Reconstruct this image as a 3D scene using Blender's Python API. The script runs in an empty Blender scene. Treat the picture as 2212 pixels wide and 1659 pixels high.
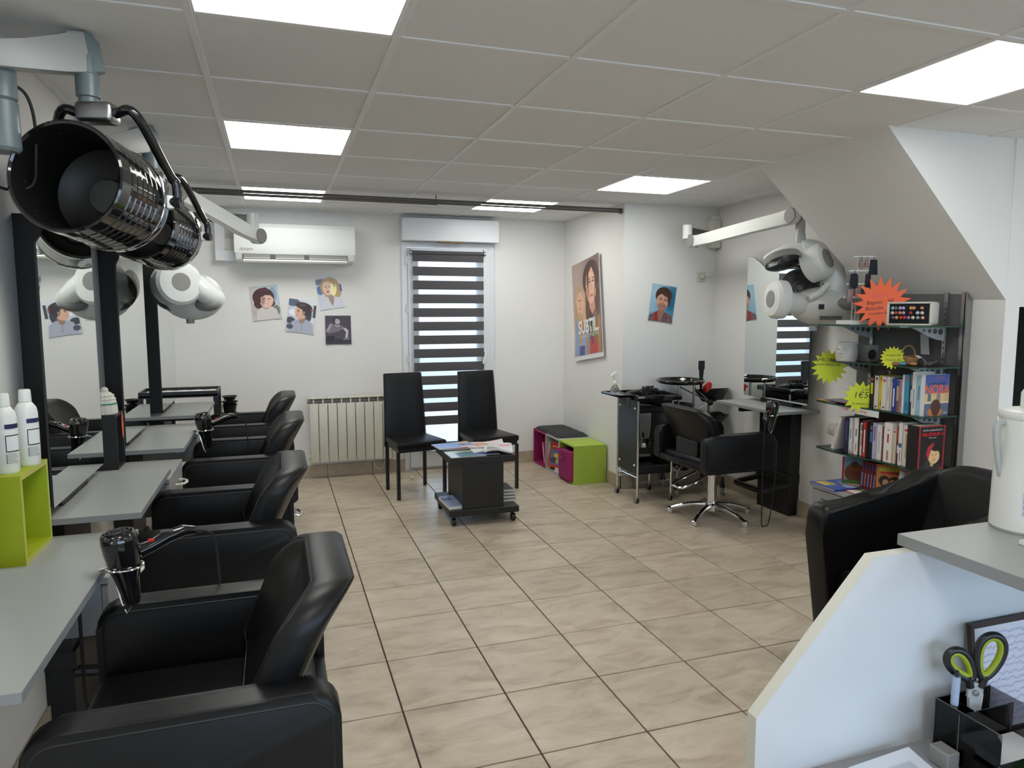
import bpy, bmesh, math, random
import numpy as np
from mathutils import Matrix, Vector
random.seed(7)
SC = bpy.context.scene
C = SC.collection
PI = math.pi

# ------------------------------------------------------------------ camera, world, exposure
cam_d = bpy.data.cameras.new('camera')
cam = bpy.data.objects.new('camera', cam_d)
C.objects.link(cam)
YAW, PITCH, ROLL = 0.32218, -0.10358, -0.00098
cam_d.sensor_fit = 'HORIZONTAL'
cam_d.sensor_width = 36.0
cam_d.lens = 1526.2 / 2212.0 * 36.0
cam_d.clip_start = 0.02
_f = Vector((math.sin(YAW) * math.cos(PITCH), math.cos(YAW) * math.cos(PITCH), math.sin(PITCH)))
_r = Vector((math.cos(YAW), -math.sin(YAW), 0))
_u = _r.cross(_f)
_r2 = _r * math.cos(ROLL) + _u * math.sin(ROLL)
_u2 = -_r * math.sin(ROLL) + _u * math.cos(ROLL)
cam.matrix_world = Matrix(((_r2.x, _u2.x, -_f.x, 0), (_r2.y, _u2.y, -_f.y, 0), (_r2.z, _u2.z, -_f.z, 1.4834), (0, 0, 0, 1)))
SC.camera = cam

world = bpy.data.worlds.new('world')
SC.world = world
world.use_nodes = True
_n = world.node_tree.nodes
_n['Background'].inputs['Color'].default_value = (0.62, 0.78, 1.0, 1)
_n['Background'].inputs['Strength'].default_value = 5.5
PANEL_STRENGTH = 11.0
SC.view_settings.view_transform = 'Standard'
SC.view_settings.look = 'None'
SC.view_settings.exposure = 0.08
SC.view_settings.gamma = 1.0
SC.view_settings.use_curve_mapping = False
SC.cycles.max_bounces = 10
SC.cycles.diffuse_bounces = 5
SC.cycles.glossy_bounces = 5
SC.cycles.transmission_bounces = 8
SC.cycles.transparent_max_bounces = 12
SC.cycles.sample_clamp_indirect = 6.0
SC.cycles.caustics_reflective = False
SC.cycles.caustics_refractive = False

# ------------------------------------------------------------------ materials
def srgb(r, g, b):
    f = lambda c: c / 12.92 if c <= 0.04045 else ((c + 0.055) / 1.055) ** 2.4
    return (f(r / 255.0), f(g / 255.0), f(b / 255.0))

def mat(name, col=(.5, .5, .5), rough=.5, metal=0.0, noise=0.0, nscale=20.0, bump=0.0, bscale=200.0, spec=.5, trans=0.0, coat=0.0, emis=None, estr=0.0, rand=0.0, bdist=.002):
    m = bpy.data.materials.new(name)
    m.use_nodes = True
    nt = m.node_tree
    b = nt.nodes['Principled BSDF']
    b.inputs['Base Color'].default_value = (*col, 1)
    b.inputs['Roughness'].default_value = rough
    b.inputs['Metallic'].default_value = metal
    b.inputs['Specular IOR Level'].default_value = spec
    b.inputs['Transmission Weight'].default_value = trans
    b.inputs['Coat Weight'].default_value = coat
    if emis:
        b.inputs['Emission Color'].default_value = (*emis, 1)
        b.inputs['Emission Strength'].default_value = estr
    tc = nt.nodes.new('ShaderNodeTexCoord')
    if noise or rand:
        nz = nt.nodes.new('ShaderNodeTexNoise')
        nz.inputs['Scale'].default_value = nscale
        nz.inputs['Detail'].default_value = 6
        nt.links.new(tc.outputs['Object'], nz.inputs['Vector'])
        mr = nt.nodes.new('ShaderNodeMapRange')
        mr.inputs['From Min'].default_value = .3
        mr.inputs['From Max'].default_value = .7
        mr.inputs['To Min'].default_value = 1 - noise
        mr.inputs['To Max'].default_value = 1 + noise
        nt.links.new(nz.outputs['Fac'], mr.inputs['Value'])
        mx = nt.nodes.new('ShaderNodeVectorMath')
        mx.operation = 'SCALE'
        mx.inputs[0].default_value = col
        val = mr.outputs['Result']
        if rand:
            oi = nt.nodes.new('ShaderNodeObjectInfo')
            m2 = nt.nodes.new('ShaderNodeMapRange')
            m2.inputs['To Min'].default_value = 1 - rand
            m2.inputs['To Max'].default_value = 1 + rand
            nt.links.new(oi.outputs['Random'], m2.inputs['Value'])
            mm = nt.nodes.new('ShaderNodeMath')
            mm.operation = 'MULTIPLY'
            nt.links.new(mr.outputs['Result'], mm.inputs[0])
            nt.links.new(m2.outputs['Result'], mm.inputs[1])
            val = mm.outputs[0]
        nt.links.new(val, mx.inputs['Scale'])
        nt.links.new(mx.outputs[0], b.inputs['Base Color'])
    if bump:
        bz = nt.nodes.new('ShaderNodeTexNoise')
        bz.inputs['Scale'].default_value = bscale
        bz.inputs['Detail'].default_value = 3
        nt.links.new(tc.outputs['Object'], bz.inputs['Vector'])
        bp = nt.nodes.new('ShaderNodeBump')
        bp.inputs['Strength'].default_value = bump
        bp.inputs['Distance'].default_value = bdist
        nt.links.new(bz.outputs['Fac'], bp.inputs['Height'])
        nt.links.new(bp.outputs['Normal'], b.inputs['Normal'])
    return m

M = {}
M['wall'] = mat('wall_paint', (.80, .79, .77), .85, noise=.02, nscale=1.5, bump=.25, bscale=90)
M['ceil'] = mat('ceiling_tile_fibre', (.80, .80, .80), .95, noise=.05, nscale=180, bump=.3, bscale=260, rand=.015)
M['tbar'] = mat('white_grid_metal', (.82, .82, .82), .45)
M['grout'] = mat('dark_grout', (.045, .036, .028), .9, noise=.1, nscale=60)
M['base'] = mat('skirting_tile', srgb(176, 162, 143), .5, noise=.13, nscale=9, rand=.04)
M['leather'] = mat('black_leather', (.004, .004, .0048), .40, bump=.1, bscale=420, spec=.35, bdist=.001)
M['piping'] = mat('black_piping', (.008, .008, .009), .5)
M['laminate'] = mat('grey_laminate', (.335, .345, .335), .42, noise=.03, nscale=300)
M['lam_edge'] = mat('grey_laminate_edge', (.25, .255, .26), .5)
M['cabgrey'] = mat('grey_cabinet', (.30, .30, .31), .5, noise=.02, nscale=40)
M['blacklam'] = mat('black_laminate', (.0095, .0095, .011), .45, bump=.05, bscale=300)
M['blackpl'] = mat('black_plastic', (.012, .012, .013), .35)
M['glossblack'] = mat('gloss_black', (.008, .008, .009), .07, coat=.6)
M['drumin'] = mat('black_drum_inside', (.006, .0058, .0058), .45)
M['rubber'] = mat('black_rubber', (.012, .012, .012), .7)
M['chrome'] = mat('chrome', (.78, .78, .79), .1, 1.0)
M['steel'] = mat('brushed_steel', (.42, .42, .43), .3, 1.0)
M['darksteel'] = mat('dark_steel', (.16, .155, .155), .4, 1.0)
M['white'] = mat('white_plastic', (.76, .77, .74), .28)
M['cream'] = mat('cream_plastic', (.66, .65, .58), .4, noise=.01)
M['greypl'] = mat('grey_plastic', (.26, .25, .235), .45)
M['bluegrey'] = mat('blue_grey_plastic', (.16, .20, .215), .35)
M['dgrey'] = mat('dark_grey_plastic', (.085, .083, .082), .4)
M['silver'] = mat('silver_grey_shell', (.42, .43, .42), .35)
M['green'] = mat('lime_board', srgb(158, 172, 18), .55, noise=.02, nscale=30)
M['greenedge'] = mat('lime_board_edge', srgb(183, 184, 90), .55)
M['green2'] = mat('pale_green_board', srgb(160, 184, 66), .6, noise=.03, nscale=30)
M['purple'] = mat('purple_board', srgb(150, 28, 90), .55, noise=.04, nscale=20)
M['felt'] = mat('purple_felt', srgb(148, 38, 96), .95, noise=.08, nscale=25, bump=.4, bscale=120)
M['cushion'] = mat('charcoal_cushion', (.028, .031, .033), .8, noise=.1, nscale=80, bump=.3, bscale=200)
M['radiator'] = mat('cream_enamel', (.66, .64, .55), .38)
M['pvc'] = mat('white_pvc', (.74, .75, .77), .3)
M['paper'] = mat('white_paper', (.74, .74, .75), .7)
M['pages'] = mat('book_pages', (.62, .56, .45), .85, noise=.1, nscale=200)
M['red'] = mat('red_paint', srgb(205, 30, 30), .4)
M['blue'] = mat('blue_paint', srgb(30, 100, 180), .4)
M['ink'] = mat('dark_ink', (.02, .02, .025), .6)
M['inkw'] = mat('white_ink', (.80, .80, .80), .6)
M['inkr'] = mat('red_ink', srgb(225, 90, 100), .6)
M['inkor'] = mat('orange_ink', srgb(235, 100, 50), .6)
M['inkredd'] = mat('strong_red_ink', srgb(205, 30, 40), .6)
M['inknavy'] = mat('navy_ink', srgb(30, 35, 80), .6)
M['orange'] = mat('orange_card', srgb(238, 92, 14), .45)
M['yellow'] = mat('fluo_yellow_card', srgb(208, 220, 40), .6)
M['yellow2'] = mat('fluo_yellow_card_small', srgb(222, 224, 30), .6)
M['wicker'] = mat('tan_wicker', srgb(170, 130, 85), .8, noise=.25, nscale=120, bump=.5, bscale=150)
M['clearpl'] = mat('clear_plastic', (.78, .78, .74), .12, trans=.85)
M['purpleink'] = mat('purple_ink', srgb(150, 145, 200), .5)
M['board'] = mat('grey_backboard', (.115, .112, .112), .55, noise=.03, nscale=20)
M['counterw'] = mat('white_melamine', (.66, .67, .69), .4, noise=.01)
M['counteredge'] = mat('cream_melamine_edge', (.62, .62, .55), .45)
M['fabricgrey'] = mat('blind_grey_band', (.088, .084, .09), .9, noise=.12, nscale=140)
M['ring'] = mat('ring_stone_colours', (.6, .35, .3), .3, rand=.5, noise=.5, nscale=300)
M['bag'] = mat('dark_pouch', (.015, .016, .025), .85, noise=.7, nscale=120)
M['bag2'] = mat('mauve_pouch', srgb(140, 135, 180), .8, noise=.35, nscale=160)
M['bag3'] = mat('patterned_pouch', srgb(150, 125, 120), .8, noise=.6, nscale=200)
M['bluecl'] = mat('blue_cloth', srgb(20, 70, 140), .8)
M['blackcl'] = mat('black_cloth', (.008, .008, .010), .9)
M['knit'] = mat('cream_knit', (.68, .66, .58), .9, bump=.5, bscale=150)
M['teal'] = mat('teal_yarn', srgb(45, 135, 120), .9)
M['ceramic'] = mat('white_ceramic', (.62, .59, .56), .35, noise=.04, nscale=30)
M['lime'] = mat('lime_grip', srgb(150, 165, 25), .5)
M['brownframe'] = mat('brown_frame', (.03, .012, .008), .5)
M['greenpack'] = mat('green_packet', srgb(110, 180, 110), .3, noise=.25, nscale=60)
M['ground'] = mat('terrace_paving', (.62, .60, .56), .8, noise=.2, nscale=3)
M['pavers'] = mat('outside_wall', (.55, .56, .6), .8, noise=.05)

def mirror_mat():
    m = mat('mirror_silver', (.80, .83, .80), .0, 1.0)
    return m
M['mirror'] = mirror_mat()

def glass_mat(name, tint, fac=.08, rough=0.0):
    m = bpy.data.materials.new(name)
    m.use_nodes = True
    nt = m.node_tree
    nt.nodes.clear()
    o = nt.nodes.new('ShaderNodeOutputMaterial')
    tr = nt.nodes.new('ShaderNodeBsdfTransparent')
    tr.inputs['Color'].default_value = (*tint, 1)
    gl = nt.nodes.new('ShaderNodeBsdfGlossy')
    gl.inputs['Roughness'].default_value = rough
    lw = nt.nodes.new('ShaderNodeFresnel')
    lw.inputs['IOR'].default_value = 1.45
    mx = nt.nodes.new('ShaderNodeMixShader')
    nt.links.new(lw.outputs[0], mx.inputs['Fac'])
    nt.links.new(tr.outputs[0], mx.inputs[1])
    nt.links.new(gl.outputs[0], mx.inputs[2])
    nt.links.new(mx.outputs[0], o.inputs['Surface'])
    return m
M['pane'] = glass_mat('window_glass', (.93, .97, .98))
M['shelfglass'] = glass_mat('shelf_glass', (.80, .90, .86))
M['smoke'] = glass_mat('smoked_acrylic', (.62, .60, .60))
M['glassedge'] = mat('green_glass_edge', (.02, .07, .05), .2)

def sheer_mat():
    m = bpy.data.materials.new('blind_sheer_band')
    m.use_nodes = True
    nt = m.node_tree
    nt.nodes.clear()
    o = nt.nodes.new('ShaderNodeOutputMaterial')
    a = nt.nodes.new('ShaderNodeBsdfTranslucent')
    a.inputs['Color'].default_value = (.86, .88, .92, 1)
    b = nt.nodes.new('ShaderNodeBsdfTransparent')
    b.inputs['Color'].default_value = (.9, .92, .95, 1)
    wv = nt.nodes.new('ShaderNodeTexNoise')
    wv.inputs['Scale'].default_value = 60
    d = nt.nodes.new('ShaderNodeBsdfDiffuse')
    d.inputs['Color'].default_value = (.8, .8, .82, 1)
    m1 = nt.nodes.new('ShaderNodeMixShader')
    m1.inputs['Fac'].default_value = .5
    m2 = nt.nodes.new('ShaderNodeMixShader')
    m2.inputs['Fac'].default_value = .25
    nt.links.new(a.outputs[0], m1.inputs[1])
    nt.links.new(b.outputs[0], m1.inputs[2])
    nt.links.new(m1.outputs[0], m2.inputs[1])
    nt.links.new(d.outputs[0], m2.inputs[2])
    nt.links.new(m2.outputs[0], o.inputs['Surface'])
    return m
M['sheer'] = sheer_mat()

def floor_mat():
    m = bpy.data.materials.new('beige_stone_tile')
    m.use_nodes = True
    nt = m.node_tree
    N, L = nt.nodes, nt.links
    b = N['Principled BSDF']
    geo = N.new('ShaderNodeNewGeometry')
    oi = N.new('ShaderNodeObjectInfo')
    off = N.new('ShaderNodeVectorMath'); off.operation = 'SCALE'
    off.inputs[0].default_value = (13.1, 7.7, 3.3)
    L.new(oi.outputs['Random'], off.inputs['Scale'])
    add = N.new('ShaderNodeVectorMath'); add.operation = 'ADD'
    L.new(geo.outputs['Position'], add.inputs[0]); L.new(off.outputs[0], add.inputs[1])
    st = N.new('ShaderNodeVectorMath'); st.operation = 'MULTIPLY'
    st.inputs[1].default_value = (1.0, 2.2, 1.0)
    L.new(add.outputs[0], st.inputs[0])
    n1 = N.new('ShaderNodeTexNoise'); n1.inputs['Scale'].default_value = 4.5; n1.inputs['Detail'].default_value = 9; n1.inputs['Roughness'].default_value = .62
    n1.inputs['Distortion'].default_value = .8
    L.new(st.outputs[0], n1.inputs['Vector'])
    cr = N.new('ShaderNodeValToRGB')
    e = cr.color_ramp.elements
    e[0].position = .30; e[0].color = (*srgb(160, 144, 124), 1)
    e[1].position = .72; e[1].color = (*srgb(203, 190, 171), 1)
    x = e.new(.5); x.color = (*srgb(187, 173, 153), 1)
    L.new(n1.outputs['Fac'], cr.inputs['Fac'])
    n2 = N.new('ShaderNodeTexNoise'); n2.inputs['Scale'].default_value = 9; n2.inputs['Detail'].default_value = 10; n2.inputs['Distortion'].default_value = 2.2; n2.inputs['Roughness'].default_value = .7
    L.new(st.outputs[0], n2.inputs['Vector'])
    vr = N.new('ShaderNodeValToRGB')
    v = vr.color_ramp.elements
    v[0].position = .27; v[0].color = (.62, .55, .46, 1)
    v[1].position = .36; v[1].color = (1, 1, 1, 1)
    L.new(n2.outputs['Fac'], vr.inputs['Fac'])
    mx = N.new('ShaderNodeMix'); mx.data_type = 'RGBA'; mx.blend_type = 'MULTIPLY'
    mx.inputs['Factor'].default_value = .8
    L.new(cr.outputs['Color'], mx.inputs['A']); L.new(vr.outputs['Color'], mx.inputs['B'])
    rv = N.new('ShaderNodeMapRange'); rv.inputs['To Min'].default_value = .95; rv.inputs['To Max'].default_value = 1.05
    L.new(oi.outputs['Random'], rv.inputs['Value'])
    sc = N.new('ShaderNodeVectorMath'); sc.operation = 'SCALE'
    L.new(mx.outputs['Result'], sc.inputs[0]); L.new(rv.outputs['Result'], sc.inputs['Scale'])
    L.new(sc.outputs[0], b.inputs['Base Color'])
    b.inputs['Roughness'].default_value = .36
    bp = N.new('ShaderNodeBump'); bp.inputs['Strength'].default_value = .12; bp.inputs['Distance'].default_value = .002
    L.new(n1.outputs['Fac'], bp.inputs['Height']); L.new(bp.outputs['Normal'], b.inputs['Normal'])
    return m
M['floor'] = floor_mat()

def panel_mat():
    m = bpy.data.materials.new('light_diffuser')
    m.use_nodes = True
    nt = m.node_tree
    b = nt.nodes['Principled BSDF']
    b.inputs['Base Color'].default_value = (.8, .8, .8, 1)
    tc = nt.nodes.new('ShaderNodeTexCoord')
    sp = nt.nodes.new('ShaderNodeSeparateXYZ')
    nt.links.new(tc.outputs['Object'], sp.inputs[0])
    wv = nt.nodes.new('ShaderNodeMath'); wv.operation = 'MULTIPLY'; wv.inputs[1].default_value = 3.2
    nt.links.new(sp.outputs['Y'], wv.inputs[0])
    cr = nt.nodes.new('ShaderNodeValToRGB')
    ad = nt.nodes.new('ShaderNodeMath'); ad.operation = 'ADD'; ad.inputs[1].default_value = .5
    nt.links.new(wv.outputs[0], ad.inputs[0]); nt.links.new(ad.outputs[0], cr.inputs['Fac'])
    e = cr.color_ramp.elements
    e[0].color = (1, .97, .84, 1); e[1].color = (.93, .97, 1, 1)
    nt.links.new(cr.outputs['Color'], b.inputs['Emission Color'])
    b.inputs['Emission Strength'].default_value = PANEL_STRENGTH
    return m
M['panel'] = panel_mat()

def vcol_mat():
    m = bpy.data.materials.new('printed_paper')
    m.use_nodes = True
    nt = m.node_tree
    at = nt.nodes.new('ShaderNodeAttribute')
    at.attribute_name = 'Col'
    b = nt.nodes['Principled BSDF']
    nt.links.new(at.outputs['Color'], b.inputs['Base Color'])
    b.inputs['Roughness'].default_value = .38
    return m
M['print'] = vcol_mat()

def flat_mat_cache():
    cache = {}
    def get(r, g, b, rough=.5):
        k = (r, g, b)
        if k not in cache:
            cache[k] = mat('cover_colour_%d_%d_%d' % k, srgb(r, g, b), rough, noise=.03, nscale=60)
        return cache[k]
    return get
colm = flat_mat_cache()

# ------------------------------------------------------------------ builders
ROOT = {}

def tag(o, label=None, cat=None, group=None, kind=None):
    if label: o['label'] = label
    if cat: o['category'] = cat
    if group: o['group'] = group
    if kind: o['kind'] = kind
    return o

def thing(name, label, cat, loc=(0, 0, 0), rz=0.0, group=None, rot=None):
    o = bpy.data.objects.new(name, None)
    C.objects.link(o)
    o.location = loc
    o.rotation_euler = rot if rot else (0, 0, rz)
    o.empty_display_size = .05
    ROOT[o.name] = Matrix.Translation(loc) @ o.rotation_euler.to_matrix().to_4x4()
    return tag(o, label, cat, group)

class B:
    def __init__(s):
        s.bm = bmesh.new()
        s.mi = 0
    def box(s, x0, x1, y0, y1, z0, z1, bev=0.0, seg=2, mtx=None):
        old = set(s.bm.faces)
        x0, x1 = min(x0, x1), max(x0, x1); y0, y1 = min(y0, y1), max(y0, y1); z0, z1 = min(z0, z1), max(z0, z1)
        vs = bmesh.ops.create_cube(s.bm, size=1)['verts']
        for v in vs:
            v.co = Vector(((x0 + x1) / 2 + v.co.x * (x1 - x0), (y0 + y1) / 2 + v.co.y * (y1 - y0), (z0 + z1) / 2 + v.co.z * (z1 - z0)))
        if bev:
            bmesh.ops.bevel(s.bm, geom=list({e for v in vs for e in v.link_edges}), offset=bev, segments=seg, profile=.5, affect='EDGES')
        new = [f for f in s.bm.faces if f not in old]
        for f in new: f.material_index = s.mi
        if mtx is not None:
            bmesh.ops.transform(s.bm, matrix=mtx, verts=list({v for f in new for v in f.verts}))
        return s
    def cyl(s, p0, p1, r0, r1=None, n=16, cap=True):
        r1 = r0 if r1 is None else r1
        p0, p1 = Vector(p0), Vector(p1)
        d = (p1 - p0).normalized()
        a = Vector((0, 0, 1)) if abs(d.z) < .9 else Vector((1, 0, 0))
        u = d.cross(a).normalized(); w = d.cross(u)
        k = len(s.bm.faces)
        ra = [s.bm.verts.new(p0 + (u * math.cos(2 * PI * i / n) + w * math.sin(2 * PI * i / n)) * r0) for i in range(n)]
        rb = [s.bm.verts.new(p1 + (u * math.cos(2 * PI * i / n) + w * math.sin(2 * PI * i / n)) * r1) for i in range(n)]
        for i in range(n):
            f = s.bm.faces.new((ra[i], ra[(i + 1) % n], rb[(i + 1) % n], rb[i])); f.material_index = s.mi
        if cap:
            f = s.bm.faces.new(ra[::-1]); f.material_index = s.mi
            f = s.bm.faces.new(rb); f.material_index = s.mi
        return s
    def tube(s, pts, r, n=8, closed=False, radii=None):
        pts = [Vector(p) for p in pts]
        m = len(pts)
        rings = []
        pu = None
        for i, p in enumerate(pts):
            if closed:
                t = (pts[(i + 1) % m] - pts[i - 1]).normalized()
            else:
                t = (pts[min(i + 1, m - 1)] - pts[max(i - 1, 0)]).normalized()
            if pu is None:
                a = Vector((0, 0, 1)) if abs(t.z) < .9 else Vector((1, 0, 0))
                pu = t.cross(a).normalized()
            else:
                pu = (pu - t * pu.dot(t)).normalized()
            w = t.cross(pu)
            rr = radii[i] if radii else r
            rings.append([s.bm.verts.new(p + (pu * math.cos(2 * PI * k / n) + w * math.sin(2 * PI * k / n)) * rr) for k in range(n)])
        for i in range(m if closed else m - 1):
            a, b = rings[i], rings[(i + 1) % m]
            for k in range(n):
                f = s.bm.faces.new((a[k], a[(k + 1) % n], b[(k + 1) % n], b[k])); f.material_index = s.mi
        if not closed:
            f = s.bm.faces.new(rings[0][::-1]); f.material_index = s.mi
            f = s.bm.faces.new(rings[-1]); f.material_index = s.mi
        return s
    def lathe(s, prof, n=24, mtx=None, arc=2 * PI, cap=False):
        mtx = mtx or Matrix.Identity(4)
        full = abs(arc - 2 * PI) < 1e-6
        cnt = n if full else n + 1
        rings = []
        for r, z in prof:
            if r < 1e-6:
                rings.append([s.bm.verts.new(mtx @ Vector((0, 0, z)))])
            else:
                rings.append([s.bm.verts.new(mtx @ Vector((r * math.cos(arc * i / n), r * math.sin(arc * i / n), z))) for i in range(cnt)])
        for a, b in zip(rings[:-1], rings[1:]):
            rng = range(n)
            for i in rng:
                j = (i + 1) % cnt
                if len(a) == 1 and len(b) == 1: continue
                if len(a) == 1: vs = (a[0], b[i], b[j])
                elif len(b) == 1: vs = (a[i], a[j], b[0])
                else: vs = (a[i], a[j], b[j], b[i])
                try:
                    f = s.bm.faces.new(vs); f.material_index = s.mi
                except ValueError:
                    pass
        return s
    def prism(s, pts, axis, a0, a1, mtx=None, bev=0.0, seg=2):
        # pts: 2D outline; axis 0: (y,z) along x; 1: (x,z) along y; 2: (x,y) along z
        def mk(p, a):
            return Vector((a, p[0], p[1])) if axis == 0 else Vector((p[0], a, p[1])) if axis == 1 else Vector((p[0], p[1], a))
        old = set(s.bm.faces)
        A = [s.bm.verts.new(mk(p, a0)) for p in pts]
        Bv = [s.bm.verts.new(mk(p, a1)) for p in pts]
        n = len(pts)
        fs = [s.bm.faces.new(A[::-1]), s.bm.faces.new(Bv)]
        for i in range(n):
            fs.append(s.bm.faces.new((A[i], A[(i + 1) % n], Bv[(i + 1) % n], Bv[i])))
        if bev:
            bmesh.ops.bevel(s.bm, geom=list({e for f in fs[:2] for e in f.edges}), offset=bev, segments=seg, profile=.5, affect='EDGES')
        new = [f for f in s.bm.faces if f not in old]
        for f in new: f.material_index = s.mi
        if mtx is not None:
            bmesh.ops.transform(s.bm, matrix=mtx, verts=list({v for f in new for v in f.verts}))
        return s
    def surf(s, fn, nu, nv, closed_u=False):
        g = [[s.bm.verts.new(fn(i / nu, j / nv)) for j in range(nv + 1)] for i in range(nu if closed_u else nu + 1)]
        m = len(g)
        for i in range(nu):
            for j in range(nv):
                f = s.bm.faces.new((g[i][j], g[(i + 1) % m][j], g[(i + 1) % m][j + 1], g[i][j + 1])); f.material_index = s.mi
        return s
    def sphere(s, c, r, sx=1, sy=1, sz=1, n=12):
        return s.lathe([(r * math.sin(PI * i / n) , -r * math.cos(PI * i / n)) for i in range(n + 1)], n * 2 if n < 10 else 20,
                       Matrix.Translation(c) @ Matrix.Diagonal((sx, sy, sz, 1)))
    def xf(s, mtx):
        bmesh.ops.transform(s.bm, matrix=mtx, verts=s.bm.verts)
        return s
    def out(s, name, m, parent=None, world=False, smooth=35, normals=True, **kw):
        if normals:
            bmesh.ops.recalc_face_normals(s.bm, faces=s.bm.faces)
        key = parent
        mt = None
        while key is not None:
            if key.name in ROOT:
                mt = ROOT[key.name]; break
            key = key.parent
        if world and mt is not None:
            s.bm.transform(mt.inverted())
        me = bpy.data.meshes.new(name)
        s.bm.to_mesh(me)
        s.bm.free()
        for q in (m if isinstance(m, (list, tuple)) else [m]):
            me.materials.append(q)
        if smooth and len(me.polygons):
            me.polygons.foreach_set('use_smooth', [True] * len(me.polygons))
            me.set_sharp_from_angle(angle=math.radians(smooth))
        o = bpy.data.objects.new(name, me)
        C.objects.link(o)
        if parent is not None: o.parent = parent
        return tag(o, **kw)

def solo(b, name, m, label, cat, group=None, base=None, **kw):
    """a thing that is one mesh; its origin is put at its base"""
    xs = [v.co.x for v in b.bm.verts]; ys = [v.co.y for v in b.bm.verts]; zs = [v.co.z for v in b.bm.verts]
    loc = Vector(base) if base else Vector(((min(xs) + max(xs)) / 2, (min(ys) + max(ys)) / 2, min(zs)))
    b.bm.transform(Matrix.Translation(-loc))
    o = b.out(name, m, **kw)
    o.location = loc
    return tag(o, label, cat, group)

def struct(b, name, m, parent=None, **kw):
    o = b.out(name, m, parent, **kw)
    if parent is None: o['kind'] = 'structure'
    return o

def dup(root, loc=None, rz=None, label=None, rot=None, group=None):
    def cp(o, par):
        c = o.copy()
        C.objects.link(c)
        if par is not None: c.parent = par
        for ch in list(o.children): cp(ch, c)
        return c
    r = cp(root, None)
    if loc is not None: r.location = loc
    if rot is not None: r.rotation_euler = rot
    elif rz is not None: r.rotation_euler = (0, 0, rz)
    if label: r['label'] = label
    if group: r['group'] = group
    return r

def rbox(x0, x1, y0, y1, z0, z1, bev=.004, seg=2):
    return B().box(x0, x1, y0, y1, z0, z1, bev, seg)

def frame_mtx(o, u, n):
    """plane frame: origin o, u = right, n = outward normal"""
    u = Vector(u).normalized(); n = Vector(n).normalized(); v = n.cross(u)
    return Matrix(((u.x, v.x, n.x, o[0]), (u.y, v.y, n.y, o[1]), (u.z, v.z, n.z, o[2]), (0, 0, 0, 1)))

def rootmtx(o):
    while o is not None:
        if o.name in ROOT: return ROOT[o.name]
        o = o.parent
    return Matrix.Identity(4)

def text(s, size, o, u, n, m, parent, align='CENTER', name='lettering', sx=1.0, shear=0.0, bold=0.0):
    """flat lettering at world point o on a surface"""
    cu = bpy.data.curves.new(name, 'FONT')
    cu.body = s; cu.size = size; cu.align_x = align; cu.align_y = 'CENTER'
    cu.shear = shear; cu.offset = bold; cu.resolution_u = 3
    tmp = bpy.data.objects.new(name, cu)
    me = bpy.data.meshes.new_from_object(tmp)
    bpy.data.objects.remove(tmp)
    bpy.data.curves.remove(cu)
    me.materials.clear(); me.materials.append(m)
    mt = frame_mtx(o, u, n) @ Matrix.Diagonal((sx, 1, 1, 1))
    me.transform(rootmtx(parent).inverted() @ mt)
    ob = bpy.data.objects.new(name, me)
    C.objects.link(ob)
    ob.parent = parent
    return ob

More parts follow.
